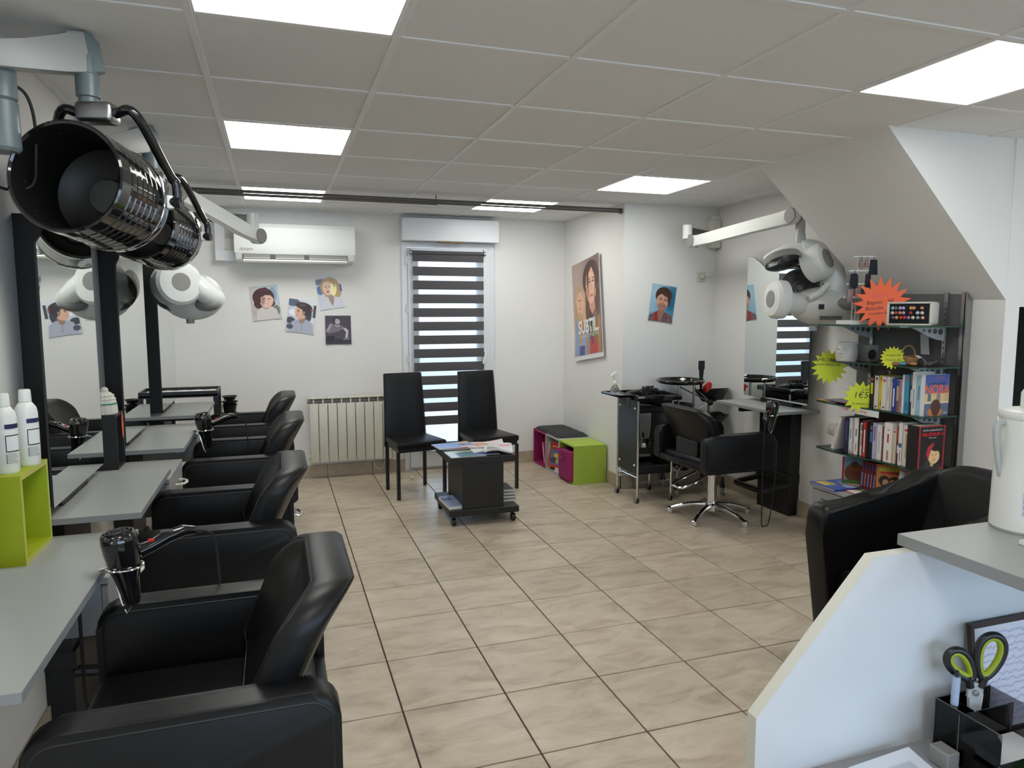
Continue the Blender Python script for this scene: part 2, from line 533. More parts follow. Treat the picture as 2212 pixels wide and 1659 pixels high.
class Canvas:
    """small raster for flat prints, stored as vertex colours"""
    def __init__(s, w, h, nx, ny, bg=(255, 255, 255)):
        s.w, s.h, s.nx, s.ny = w, h, nx, ny
        s.U, s.V = np.meshgrid(np.linspace(0, 1, nx + 1), np.linspace(0, 1, ny + 1))
        s.a = np.zeros((ny + 1, nx + 1, 3)) + np.array(bg, float)
        s.asp = w / h
        s.soft = .7 / ny
    def _mix(s, k, c):
        k = np.clip(k, 0, 1)[..., None]
        s.a = s.a * (1 - k) + np.array(c, float) * k
        return s
    def grad(s, c0, c1, ang=90):
        t = s.U * math.cos(math.radians(ang)) + s.V * math.sin(math.radians(ang))
        t = (t - t.min()) / (t.max() - t.min())
        s.a = np.array(c0, float) * (1 - t[..., None]) + np.array(c1, float) * t[..., None]
        return s
    def noise(s, amp, f=1):
        rs = np.random.RandomState(3)
        n = rs.rand(s.ny + 1, s.nx + 1) - .5
        s.a = np.clip(s.a + n[..., None] * amp, 0, 255)
        return s
    def ell(s, cx, cy, rx, ry, c, rot=0, soft=None, op=1.0):
        so = (soft or s.soft * 1.5)
        dx, dy = (s.U - cx) * s.asp, s.V - cy
        a = math.radians(rot)
        X = dx * math.cos(a) + dy * math.sin(a); Y = -dx * math.sin(a) + dy * math.cos(a)
        d = np.sqrt((X / (rx * s.asp if False else rx)) ** 2 + (Y / ry) ** 2)
        return s._mix(op * ((1 - d) * min(rx, ry) / so + .5), c)
    def rect(s, x0, y0, x1, y1, c, op=1.0):
        k = ((s.U >= x0) & (s.U <= x1) & (s.V >= y0) & (s.V <= y1)).astype(float) * op
        return s._mix(k, c)
    def poly(s, pts, c, op=1.0, soft=None):
        so = soft or s.soft
        k = np.zeros_like(s.U, bool)
        x, y = s.U, s.V
        n = len(pts)
        dmin = np.full_like(s.U, 9.0)
        for i in range(n):
            (x0, y0), (x1, y1) = pts[i], pts[(i + 1) % n]
            if y0 != y1:
                cnd = ((y0 > y) != (y1 > y)) & (x < (x1 - x0) * (y - y0) / (y1 - y0 + 1e-12) + x0)
                k ^= cnd
            ax, ay = (x1 - x0) * s.asp, y1 - y0
            t = np.clip((((x - x0) * s.asp) * ax + (y - y0) * ay) / (ax * ax + ay * ay + 1e-12), 0, 1)
            dmin = np.minimum(dmin, np.hypot((x - x0) * s.asp - t * ax, y - y0 - t * ay))
        sd = np.where(k, dmin, -dmin)
        return s._mix(op * (sd / so + .5), c)
    def line(s, pts, wd, c, op=1.0):
        dmin = np.full_like(s.U, 9.0)
        for (x0, y0), (x1, y1) in zip(pts[:-1], pts[1:]):
            ax, ay = (x1 - x0) * s.asp, y1 - y0
            t = np.clip((((s.U - x0) * s.asp) * ax + (s.V - y0) * ay) / (ax * ax + ay * ay + 1e-12), 0, 1)
            dmin = np.minimum(dmin, np.hypot((s.U - x0) * s.asp - t * ax, s.V - y0 - t * ay))
        return s._mix(op * ((wd / 2 - dmin) / s.soft + .5), c)
    def scrib(s, x0, x1, y, c=(30, 30, 40), amp=.012, n=14, wd=.008):
        rs = random.Random(int(y * 1e4) + int(x0 * 1e4))
        return s.line([(x0 + (x1 - x0) * i / n, y + rs.uniform(-amp, amp)) for i in range(n + 1)], wd, c, .8)
    def out(s, name, o, u, n, parent=None, bend=None, world=True, **kw):
        nx, ny = s.nx, s.ny
        mt = frame_mtx(o, u, n)
        P = [mt @ Vector(((i / nx - .5) * s.w, (j / ny - .5) * s.h, bend(i / nx, j / ny) if bend else 0)) for j in range(ny + 1) for i in range(nx + 1)]
        if parent is not None:
            inv = rootmtx(parent).inverted()
            P = [inv @ p for p in P]
        F = [(j * (nx + 1) + i, j * (nx + 1) + i + 1, (j + 1) * (nx + 1) + i + 1, (j + 1) * (nx + 1) + i) for j in range(ny) for i in range(nx)]
        me = bpy.data.meshes.new(name)
        loc = Vector((0, 0, 0))
        if parent is None:
            loc = Vector(o)
            P = [p - loc for p in P]
        me.from_pydata([tuple(p) for p in P], [], F)
        c = np.clip(s.a / 255.0, 0, 1).reshape(-1, 3)
        lin = np.where(c <= .04045, c / 12.92, ((c + .055) / 1.055) ** 2.4)
        at = me.color_attributes.new('Col', 'FLOAT_COLOR', 'POINT')
        at.data.foreach_set('color', np.concatenate([lin, np.ones((len(lin), 1))], 1).ravel().astype(np.float32))
        me.materials.append(M['print'])
        ob = bpy.data.objects.new(name, me)
        ob.location = loc
        C.objects.link(ob)
        if parent is not None: ob.parent = parent
        return tag(ob, **kw)
# ------------------------------------------------------------------ room shell
ZC = 2.336
XL, XR, YB = -0.80, 3.56, 6.45
XP, YP = 2.69, 5.20          # wall corner that steps out beside the back wall
YN = 2.66                    # wall facing the reception, right of the shelf niche
XE, YF = 5.6, -3.0

floor = struct(B().box(XL - .1, XE + .1, YF - .1, YB + .15, -.12, -.006), 'floor', M['grout'])
tile_b = B().box(-.197, .197, -.197, .197, -.008, 0, .0015, 1)
t0 = None
def blocked(x, y):
    return (x > XR and y > YN) or (x > XP and y > YP)
for c in range(-3, 14):
    for r in range(-8, 7):
        x0, y0 = .402 + .4 * c, 3.690 + .4 * r
        x1, y1 = x0 + .4, y0 + .4
        cx0, cx1 = max(x0, XL), min(x1, XE)
        cy0, cy1 = max(y0, YF), min(y1, YB)
        if cx1 - cx0 < .02 or cy1 - cy0 < .02 or blocked(cx0 + .01, cy0 + .01): continue
        if t0 is None:
            t0 = tile_b.out('floor_tile', M['floor'], floor, smooth=0)
            o = t0
        else:
            o = t0.copy(); C.objects.link(o); o.parent = floor
        o.location = ((cx0 + cx1) / 2, (cy0 + cy1) / 2, 0)
        o.scale = ((cx1 - cx0) / .4, (cy1 - cy0) / .4, 1)
o = struct(B().box(XL, XE, YF, 3.690 - .4 * 8 - .003, -.006, -.001), 'floor_tile_field', M['floor'], floor)
o['kind'] = 'stuff'

ceiling = struct(B().box(XL - .1, XE + .1, YF - .1, YB + .15, ZC + .03, ZC + .2), 'ceiling', M['tbar'])
lights = {(0, -1), (0, 2), (0, 5), (3, 5), (4, 3), (4, -1), (0, -4), (4, -5), (8, -1), (8, -5), (0, -7)}
ct = None
for c in range(-1, 10):
    for r in range(-9, 7):
        x0, y0 = -.208 + .6 * c, 2.32 + .6 * r
        cx0, cx1 = max(x0, XL), min(x0 + .6, XE)
        cy0, cy1 = max(y0, YF), min(y0 + .6, YB)
        if cx1 - cx0 < .03 or cy1 - cy0 < .03 or blocked(cx0 + .05, cy0 + .05): continue
        if r < -3 and (c, r) not in lights: continue
        if (c, r) in lights: continue
        if ct is None:
            ct = B().box(-.29, .29, -.29, .29, .005, .02, .002, 1).out('ceiling_panel', M['ceil'], ceiling, smooth=0); o = ct
        else:
            o = ct.copy(); C.objects.link(o); o.parent = ceiling
        o.location = ((cx0 + cx1) / 2, (cy0 + cy1) / 2, ZC)
        o.scale = ((cx1 - cx0 - .02) / .58, (cy1 - cy0 - .02) / .58, 1)
o = struct(B().box(XL, XE, YF, 2.32 - .6 * 3, ZC + .006, ZC + .02), 'ceiling_panel_field', M['ceil'], ceiling)
o['kind'] = 'stuff'
for c in range(0, 10):
    x = -.208 + .6 * c
    ym = YB if x < XP else YP
    struct(B().box(x - .012, x + .012, YF, ym, ZC, ZC + .012, .001, 1), 'grid_runner', M['tbar'], ceiling)
for r in range(-9, 7):
    y = 2.32 + .6 * r
    struct(B().box(XL, XE if y < YN else (XR if y < YP else XP), y - .012, y + .012, ZC + .0008, ZC + .0125, .001, 1), 'cross_runner', M['tbar'], ceiling)
struct(B().box(XL, XL + .022, YF, YB, ZC - .0005, ZC + .012), 'wall_angle', M['tbar'], ceiling)
struct(B().box(XL, XP, YB - .022, YB, ZC - .0005, ZC + .012), 'wall_angle', M['tbar'], ceiling)

LIGHT_LABEL = {
    (0, -1): 'lit square ceiling panel nearest the camera, cut off by the top edge of the picture',
    (0, 2): 'lit square ceiling panel between the nearest one and the metal rail',
    (0, 5): 'lit square ceiling panel above the air conditioner, crossed by the metal rail',
    (3, 5): 'lit square ceiling panel above the wall poster, crossed by the metal rail',
    (4, 3): 'lit square ceiling panel above the trolleys in front of the right corner',
    (4, -1): 'large lit ceiling panel beside the sloped underside, cut off by the right edge'}
for (c, r) in sorted(lights):
    x0, y0 = -.208 + .6 * c, 2.32 + .6 * r
    if x0 > XE - .6: continue
    t = thing('ceiling_light', LIGHT_LABEL.get((c, r), 'lit square ceiling panel behind the camera, ' + {(0, -4): 'over the entrance', (0, -7): 'by the shop window', (4, -5): 'in the middle', (8, -1): 'over the reception', (8, -5): 'at the far right'}.get((c, r), 'elsewhere')), 'light', (x0 + .3, y0 + .3, ZC + .001), group='square ceiling light panels')
    b = B()
    for q in ((-.288, .288, -.288, -.281), (-.288, .288, .281, .288), (-.288, -.281, -.281, .281), (.281, .288, -.281, .281)):
        b.box(*q, 0, .012)
    b.out('light_frame', M['tbar'], t, smooth=0)
    B().box(-.281, .281, -.281, .281, .003, .009).out('diffuser', M['panel'], t, smooth=0)

def brick(x0, x1, y0, y1, z0=0, z1=ZC + .03):
    return (x0, x1, y0, y1, z0, z1)
def wall(name, *bs):
    b = B()
    for q in bs: b.box(*q)
    return struct(b, name, M['wall'], smooth=0)
wall('wall_left', brick(XL - .1, XL, YF - .1, YB + .15))
DX0, DX1, DZ = 1.10, 1.985, 2.10
wall('wall_back', brick(XL, DX0, YB, YB + .15), brick(DX1, XP, YB, YB + .15), brick(DX0, DX1, YB, YB + .15, DZ))
wall('wall_corner', brick(XP, XR + .15, YP, YB + .15))
wall('wall_right', brick(XR, XR + .15, YN + .15, YP))
wall('wall_reception', brick(XR, 3.66, YN, YN + .15, 0, 1.50), brick(XR, XE + .1, YN, YN + .15, 1.50), brick(4.5, XE + .1, YN, YN + .15, 0, 1.50))
wall('wall_far_right', brick(XE, XE + .1, YF - .1, YN))
wall('wall_near', brick(XL, -.4, YF - .1, YF), brick(-.4, 4.6, YF - .1, YF, 2.15), brick(-.4, 4.6, YF - .1, YF, 0, .35), brick(4.6, XE, YF - .1, YF))
# sloped underside of a staircase dropping from the ceiling to the right wall
b = B()
P = [(2.725, 2.67, ZC + .02), (2.785, 3.67, ZC + .02), (XR + .1, 2.67, ZC + .02), (XR + .1, 3.66, ZC + .02), (XR + .0, 2.66, 1.535), (XR + .0, 3.53, 1.555), (XR + .1, 2.66, 1.535), (XR + .1, 3.53, 1.555)]
v = [b.bm.verts.new(p) for p in P]
for f in ((0, 4, 5, 1), (0, 2, 6, 4), (1, 5, 7, 3), (0, 1, 3, 2), (4, 6, 7, 5), (2, 3, 7, 6)):
    b.bm.faces.new([v[i] for i in f])
struct(b, 'wall_stair_underside', M['wall'], smooth=0)
# shop window behind the camera
win = struct(B().box(-.4, -.34, YF - .08, YF - .02, .35, 2.15).box(4.54, 4.6, YF - .08, YF - .02, .35, 2.15).box(2.0, 2.06, YF - .08, YF - .02, .35, 2.15).box(-.4, 4.6, YF - .08, YF - .02, .35, .41).box(-.4, 4.6, YF - .08, YF - .02, 2.09, 2.15), 'window_2', M['pvc'])
struct(B().box(-.34, 4.54, YF - .055, YF - .045, .41, 2.09), 'pane', M['pane'], win)
# ground outside
struct(B().box(-12, 14, YB + .15, 30, -.25, -.12), 'exterior_ground', M['ground'])
struct(B().box(-12, 14, -22, YF - .1, -.25, -.12), 'exterior_ground', M['ground'])
struct(B().box(-6, 9, 12.0, 12.2, -.12, .75), 'exterior_wall', M['pavers'])

# dark back room seen through the opening on the far right
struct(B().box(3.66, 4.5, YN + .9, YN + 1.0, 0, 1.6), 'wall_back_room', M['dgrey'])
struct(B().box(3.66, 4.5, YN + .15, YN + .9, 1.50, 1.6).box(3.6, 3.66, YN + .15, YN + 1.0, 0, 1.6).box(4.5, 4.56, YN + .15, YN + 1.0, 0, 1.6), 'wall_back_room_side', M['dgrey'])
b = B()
def coat(u, v):
    a = u * 2 * PI
    w = (.05 + .09 * (1 - v) ** .7) * (1 + .12 * math.sin(5 * a))
    return Vector((3.80 + w * math.cos(a) * 1.25, YN + .35 + w * .8 * math.sin(a), .55 + v * .80))
b.surf(coat, 28, 10, True)
solo(b, 'hanging_coat', M['blackcl'], 'black coat hanging in the dark opening at the far right', 'coat')
b = B()
b.surf(lambda u, v: Vector((3.672 + .05 * u + .01 * math.sin(9 * v), YN + .22 + .012 * math.sin(14 * u), 1.12 + .22 * v)), 8, 6)
b.surf(lambda u, v: Vector((3.672 + .05 * u + .01 * math.sin(9 * v), YN + .235 + .012 * math.sin(14 * u), 1.12 + .22 * v)), 8, 6)
solo(b, 'blue_cloth', M['bluecl'], 'blue cloth hanging at the edge of the dark opening, far right', 'cloth')

# skirting tiles
def skirting(name, p0, p1, n, h=.112, t=.011, phase=0.0):
    p0, p1 = Vector(p0), Vector(p1)
    L = (p1 - p0).length
    u = (p1 - p0) / L
    nrm = Vector(n)
    par = struct(B().box(0, L, 0, t * .7, 0, h - .002, mtx=Matrix(((u.x, nrm.x, 0, p0.x), (u.y, nrm.y, 0, p0.y), (0, 0, 1, 0), (0, 0, 0, 1)))), name, M['grout'])
    s = -phase
    while s < L:
        a, e = max(s, 0), min(s + .4, L)
        if e - a > .02:
            mt = Matrix(((u.x, nrm.x, 0, p0.x), (u.y, nrm.y, 0, p0.y), (0, 0, 1, 0), (0, 0, 0, 1)))
            B().box(a + .0015, e - .0015, 0, t, 0, h, .002, 1).xf(mt).out('skirting_tile', M['base'], par, smooth=0)
        s += .4
skirting('baseboard_back', (XL, YB, 0), (DX0, YB, 0), (0, -1, 0), phase=.4 - (.402 - .4 * 3 + .4 - XL) % .4)
skirting('baseboard_back_right', (DX1, YB, 0), (XP, YB, 0), (0, -1, 0), phase=.383)
skirting('baseboard_left', (XL, .4, 0), (XL, YB, 0), (1, 0, 0), phase=.1)
skirting('baseboard_corner', (XP, YP, 0), (XP, YB, 0), (-1, 0, 0), phase=.09)
skirting('baseboard_corner_front', (XP, YP, 0), (XR, YP, 0), (0, -1, 0), phase=.29)
skirting('baseboard_right', (XR, YN, 0), (XR, YP, 0), (-1, 0, 0), phase=.17)

# metal rail under the ceiling
rl = thing('ceiling_rail', 'dark metal double rail hanging across the room under the ceiling', 'rail', (1.0, 5.25, 2.28))
B().tube([(XL, 5.25, 2.293), (XP, 5.25, 2.293)], .011, 10).out('rail_bar', M['darksteel'], rl, world=True)
B().tube([(XL, 5.262, 2.271), (1.15, 5.262, 2.271)], .008, 8).out('rail_bar', M['darksteel'], rl, world=True)
B().tube([(XL, 5.235, 2.272), (XP - .01, 5.235, 2.272)], .007, 8).out('rail_bar', M['darksteel'], rl, world=True)
B().cyl((1.16, 5.25, 2.262), (1.16, 5.25, ZC), .004, n=8).box(1.15, 1.17, 5.225, 5.27, 2.262, 2.268).out('hanger', M['darksteel'], rl, world=True)
B().cyl((2.672, 5.25, 2.283), (XP, 5.25, 2.283), .022, n=14).out('end_bracket', M['darksteel'], rl, world=True)
# ------------------------------------------------------------------ styling stations
def wave_profile(flip):
    # mirror top edge: height at offset y (world +Y side first), from left high shoulder to right
    pts = [(.35, 1.894), (.283, 1.883), (.22, 1.851), (.139, 1.795), (.06, 1.772), (-.005, 1.78), (-.067, 1.802), (-.095, 1.806), (-.163, 1.79), (-.224, 1.768), (-.304, 1.717), (-.35, 1.695)]
    return [((-y if flip else y), z) for y, z in pts]

def station(name, label, loc, rz, flip, zdesk=.82, footrest=True, ring=True, group=None, ped_top=1.87):
    t = thing(name, label, 'styling station', loc, rz, group)
    p = B().box(0, .088, -.175, .175, 0, ped_top, .002, 1).out('pedestal', M['blacklam'], t, smooth=0)
    B().box(0, .10, -.18, .18, .235, .30, .002, 1).out('pedestal_band', M['blacklam'], p, smooth=0)
    prof = wave_profile(flip)
    if prof[0][0] > prof[-1][0]: prof = prof[::-1]
    # refine the wave with a smooth curve
    ys = [q[0] for q in prof]; zs = [q[1] for q in prof]
    fine = []
    for i in range(49):
        y = -.35 + .7 * i / 48
        k = max(j for j in range(len(ys) - 1) if ys[j] <= y + 1e-9)
        f = (y - ys[k]) / (ys[k + 1] - ys[k]); f = f * f * (3 - 2 * f) if k % 2 else f
        fine.append((y, zs[k] + (zs[k + 1] - zs[k]) * f))
    zb = zdesk + .035
    b = B()
    b.prism([(-.35, zb)] + [(.35, zb)] + fine[::-1], 0, .1035, .1095)
    bo = b.out('mirror', [M['ink']], t, smooth=0)
    b = B()
    vs = [b.bm.verts.new((.1102, y, z)) for y, z in [(-.3485, zb + .0015), (.3485, zb + .0015)] + [(y * .996, z - .0015) for y, z in fine[::-1]]]
    b.bm.faces.new(vs)
    b.out('mirror_face', M['mirror'], bo, smooth=0, normals=False)
    B().box(.088, .1035, -.16, .16, zb + .05, zb + .65).out('mirror_mount', M['blackpl'], t, smooth=0)
    d = B().prism([(0, -.35), (.357, -.35), (.357, .35), (0, .35), (0, .178), (.0895, .178), (.0895, -.178), (0, -.178)], 2, zdesk - .02, zdesk).out('desk_top', [M['laminate']], t, smooth=0)
    e = B()
    e.box(.357, .3576, -.35, .35, zdesk - .02, zdesk - .0006).box(0, .357, -.3506, -.35, zdesk - .02, zdesk - .0006).box(0, .357, .35, .3506, zdesk - .02, zdesk - .0006)
    e.out('edge_band', M['lam_edge'], d, smooth=0)
    B().box(.088, .30, -.15, -.12, zdesk - .06, zdesk - .02).box(.088, .30, .12, .15, zdesk - .06, zdesk - .02).out('desk_bracket', M['blackpl'], t, smooth=0)
    if footrest:
        f = B()
        f.tube([(.09, -.165, .22), (.27, -.165, .20), (.30, -.15, .197), (.31, -.12, .196), (.31, .12, .196), (.30, .15, .197), (.27, .165, .20), (.09, .165, .22)], .02, 10)
        f.out('footrest', M['blackpl'], t)
    return t

STL = [1.735, 2.905, 4.07, 5.235]
SL = ['grey desk station nearest the camera, its mirror out of the picture',
      'mirror station with grey desk just beyond the lime cube, left wall',
      'mirror station with grey desk shelf behind the black box with the orange tag',
      'farthest mirror station on the left wall, beside the black tray stand']
for i, y in enumerate(STL):
    station('styling_station', SL[i], (XL, y, 0), 0, False, group='styling stations along the left wall', ped_top=1.80)
station('styling_station', 'wavy topped mirror station on black pedestal against the right wall', (XR, 4.275, 0), PI, True, zdesk=.795)

# ------------------------------------------------------------------ drawer units between the stations
def drawer_unit(y0, y1, label, handle):
    t = thing('drawer_unit', label, 'cabinet', (XL, (y0 + y1) / 2, .612), 0, 'hanging drawer units between the stations')
    b = B().box(XL, -.47, y0, y1, .612, .752, .001, 1)
    b.out('carcass', M['cabgrey'], t, world=True, smooth=0)
    B().box(XL, -.45, y0 - .001, y1 + .001, .752, .77, .001, 1).out('cabinet_top', M['laminate'], t, world=True, smooth=0)
    d = B().box(-.469, -.452, y0 + .003, y1 - .003, .617, .746, .0015, 1).out('drawer', M['cabgrey'], t, world=True, smooth=0)
    if handle:
        yc = (y0 + y1) / 2 + .03
        b = B()
        b.tube([(-.453, yc - .055, .70), (-.43, yc - .052, .70), (-.415, yc - .03, .70), (-.41, yc, .70), (-.415, yc + .03, .70), (-.43, yc + .052, .70), (-.453, yc + .055, .70)], .0055, 8)
        b.out('handle', M['cream'], d, world=True)
    return t
drawer_unit(2.09, 2.535, 'grey hanging drawer unit under the lime cube', True)
drawer_unit(3.26, 3.70, 'grey hanging drawer unit with a looped handle below the black box', True)
drawer_unit(4.43, 4.87, 'grey hanging drawer unit between the two farthest mirrors', True)

# ------------------------------------------------------------------ salon chairs
def arm_outline(x0, x1, z0, z1, rt=.055, rb=.02, k=5):
    pts = []
    for cx, cz, r, a0 in ((x1 - rb, z0 + rb, rb, -90), (x1 - rt, z1 - rt, rt, 0), (x0 + rt, z1 - rt, rt, 90), (x0 + rb, z0 + rb, rb, 180)):
        for i in range(k + 1):
            a = math.radians(a0 + 90 * i / k)
            pts.append((cx + r * math.cos(a), cz + r * math.sin(a)))
    return pts

def salon_chair(name, label, loc, rz, ztop, group=None, tagside=False, spin=0.0):
    t = thing(name, label, 'salon chair', loc, rz, group)
    z0 = ztop - .255
    W, L0, L1 = .335, -.285, .275
    for s in (-1, 1):
        y0, y1 = (W - .08, W) if s > 0 else (-W, -W + .08)
        pts = arm_outline(L0, L1, z0, ztop)
        a = B().prism(pts, 1, y0, y1, bev=.016, seg=3).out('arm', M['leather'], t)
        pb = B()
        for yy in (y0 + .004, y1 - .004):
            inn = arm_outline(L0 + .017, L1 - .017, z0 + .017, ztop - .017, .045, .012)
            pb.tube([(x, yy - .003 if yy == y0 + .004 else yy + .003, z) for x, z in inn], .0032, 6, True)
        pb.out('piping', M['piping'], a)
        if tagside and s > 0:
            B().box(L0 + .045, L0 + .065, W - .001, W + .0015, z0 + .04, z0 + .095, .0006, 1).out('label_tag', M['paper'], a)
            B().box(L0 + .052, L0 + .060, W + .001, W + .002, z0 + .072, z0 + .086).out('label_tag_print', M['blue'], a)
            B().box(L0 + .052, L0 + .060, W + .001, W + .002, z0 + .048, z0 + .062).out('label_tag_print', M['red'], a)
    B().box(L0 + .03, L1 - .005, -W + .082, W - .082, z0 + .005, z0 + .085, .028, 3).out('seat', M['leather'], t)
    B().box(L0, L1 - .03, -W + .075, W - .075, z0, z0 + .05, .015, 2).out('seat_frame', M['leather'], t)
    # backrest: boxed cushion leaning back, built as an outline swept over its thickness
    bot, top = z0 + .13, ztop + .168
    w0, H = .248, top - bot
    outl = []
    for cx, cz, r, a0 in ((w0 - .03, .03, .03, -90), (w0 - .085, H - .085, .095, 0), (-w0 + .085, H - .085, .095, 90), (-w0 + .03, .03, .03, 180)):
        for i in range(9):
            a = math.radians(a0 + 90 * i / 8)
            outl.append((cx + r * math.cos(a) * (1 if cz < .1 else 1.05), cz + r * math.sin(a) * (1 if cz < .1 else .9)))
    def bk(y, z, s):
        lean = -.165 - .03 * z / H - .115 * (z / H) ** 1.5 + .05 * (y / w0) ** 2
        return Vector((lean + s, y, bot + z))
    hb = B(); bm = hb.bm
    rings = []
    for s, k in ((.040, .82), (.047, .90), (.045, .965), (.036, 1.0), (-.036, 1.0), (-.046, .965), (-.050, .88)):
        rings.append([bm.verts.new(bk(y * k, H / 2 + (z - H / 2) * k, s)) for y, z in outl])
    n_ = len(outl)
    for ra, rb in zip(rings[:-1], rings[1:]):
        for i in range(n_):
            bm.faces.new((ra[i], ra[(i + 1) % n_], rb[(i + 1) % n_], rb[i]))
    for rg, s, kk in ((rings[0], .040, .82), (rings[-1], -.050, .88)):
        prev = rg
        for f in (.7, .45, .2):
            cur = [bm.verts.new(bk(y * kk * f, H / 2 + (z - H / 2) * kk * f, s + (.006 if s > 0 else -.004) * (1 - f))) for y, z in outl]
            for i in range(n_): bm.faces.new((prev[i], prev[(i + 1) % n_], cur[(i + 1) % n_], cur[i]))
            prev = cur
        c = bm.verts.new(bk(0, H / 2, s + (.006 if s > 0 else -.004)))
        for i in range(n_): bm.faces.new((prev[i], prev[(i + 1) % n_], c))
    back = hb.out('backrest', M['leather'], t, smooth=70)
    for s, k in ((.0445, .955), (-.0455, .955)):
        B().tube([bk(y * k, H / 2 + (z - H / 2) * k, s) for y, z in outl], .0026, 6, True).out('piping', M['piping'], back)
    B().box(-.23, -.17, -.13, .13, z0 + .02, bot + .06, .008, 1).out('back_bracket', M['blackpl'], t)
    # hydraulic column and five star base
    B().lathe([(.0, .05), (.05, .05), (.05, .09), (.033, .10), (.033, z0 - .02), (.0, z0 - .02)], 24).out('column', M['chrome'], t)
    B().box(-.09, .09, -.09, .09, z0 - .022, z0 + .002, .004, 1).out('mount_plate', M['blackpl'], t)
    for k in range(5):
        a = math.radians(72 * k) + spin
        pts = []; rad = []
        for i in range(9):
            f = i / 8
            r = .03 + .26 * f
            pts.append((r * math.cos(a), r * math.sin(a), .085 - .055 * f ** 2.2)); rad.append(.021 - .006 * f)
        lg = B().tube(pts, .02, 10, radii=rad).out('base_leg', M['chrome'], t)
        B().lathe([(0, 0), (.022, 0), (.025, .012), (.021, .036), (.010, .045), (0, .046)], 14, Matrix.Translation((.295 * math.cos(a), .295 * math.sin(a), 0))).out('foot_cap', M['chrome'], lg)
    B().tube([(-.03, -.055, z0 - .045), (-.20, -.075, z0 - .115), (-.285, -.07, z0 - .145), (-.305, -.04, z0 - .15), (-.305, .04, z0 - .15), (-.285, .07, z0 - .145), (-.20, .075, z0 - .115), (-.03, .055, z0 - .045)], .0085, 8).out('pump_pedal', M['chrome'], t)
    return t

CH = [(-.185, 1.715, 'black leather salon chair in the foreground, nearest the camera on the left'),
      (-.235, 2.905, 'black leather salon chair second from the camera on the left, facing the first mirror'),
      (-.20, 4.15, 'black leather salon chair third along the left wall, before the mirror behind the black box'),
      (-.215, 5.27, 'farthest black leather salon chair on the left, nearest the radiator')]
for i, (x, y, lb) in enumerate(CH):
    salon_chair('salon_chair', lb, (x, y, 0), PI, .73, 'salon chairs along the left wall', spin=math.radians([20, 12, 30, 180 + 8][i]))
salon_chair('salon_chair', 'black leather salon chair standing alone at the right wall mirror', (2.95, 4.28, 0), 0.02, .65, tagside=False, spin=math.radians(-4))

# ------------------------------------------------------------------ things on the left desks
t = thing('storage_cube', 'lime green open cube standing on the grey drawer unit, left edge', 'cube shelf', (XL + .075, 2.38, .77))
x0, x1, y0, y1, z0, z1, th = XL + .003, -.686, 2.257, 2.505, .77, 1.027, .014
B().box(x0, x1 - .001, y0, y0 + th, z0, z1).out('side_panel', M['green'], t, world=True, smooth=0)
B().box(x0, x1 - .001, y1 - th, y1, z0, z1).out('side_panel', M['green'], t, world=True, smooth=0)
B().box(x0, x1 - .001, y0 + th, y1 - th, z1 - th, z1).out('top_panel', M['green'], t, world=True, smooth=0)
B().box(x0, x1 - .001, y0 + th, y1 - th, z0, z0 + th).out('bottom_panel', M['green'], t, world=True, smooth=0)
B().box(x0, x0 + .004, y0 + th, y1 - th, z0 + th, z1 - th).out('back_panel', M['green'], t, world=True, smooth=0)
b = B()
for q in ((y0, y0 + th, z0, z1), (y1 - th, y1, z0, z1), (y0 + th, y1 - th, z1 - th, z1), (y0 + th, y1 - th, z0, z0 + th)):
    b.box(x1 - .001, x1, *q)
b.out('edge_band', M['greenedge'], t, world=True, smooth=0)

def bottle(name, label, loc, grp):
    t = thing(name, label, 'bottle', loc, math.radians(-12), grp)
    B().lathe([(0, 0), (.027, 0), (.03, .006), (.031, .09), (.030, .155), (.027, .172), (.018, .186), (.0135, .190), (0, .191)], 28).out('body', M['white'], t)
    B().lathe([(.0, .190), (.0165, .190), (.0165, .192), (.0155, .222), (.013, .226), (0, .227)], 24).out('cap', M['white'], t)
    def patch(z0, z1, a0, a1, m, nm, r=.0317):
        B().surf(lambda u, v: Vector((r * math.cos(a0 + (a1 - a0) * u), r * math.sin(a0 + (a1 - a0) * u), z0 + (z1 - z0) * v)), 8, 1).out(nm, m, t, normals=False)
    A = math.radians
    patch(.128, .141, A(-62), A(10), M['inknavy'], 'label_band')
    patch(.062, .110, A(-62), A(10), M['brownframe'], 'label_border')
    patch(.065, .107, A(-58), A(6), M['paper'], 'label_field', .0319)
    for k in range(6):
        patch(.030 + .005 * k, .0315 + .005 * k, A(-58), A(-4 - 6 * (k % 3)), M['greypl'], 'label_line')
    patch(.029, .056, A(-62), A(-59), M['ink'], 'label_line')
    return t
bottle('shampoo_bottle', 'white bottle with dark label on the lime cube, farther of the two', (-.712, 2.43, 1.027), 'white bottles on the lime cube')
bottle('shampoo_bottle', 'white bottle with dark label on the lime cube, cut by the left picture edge', (-.735, 2.325, 1.027), 'white bottles on the lime cube')

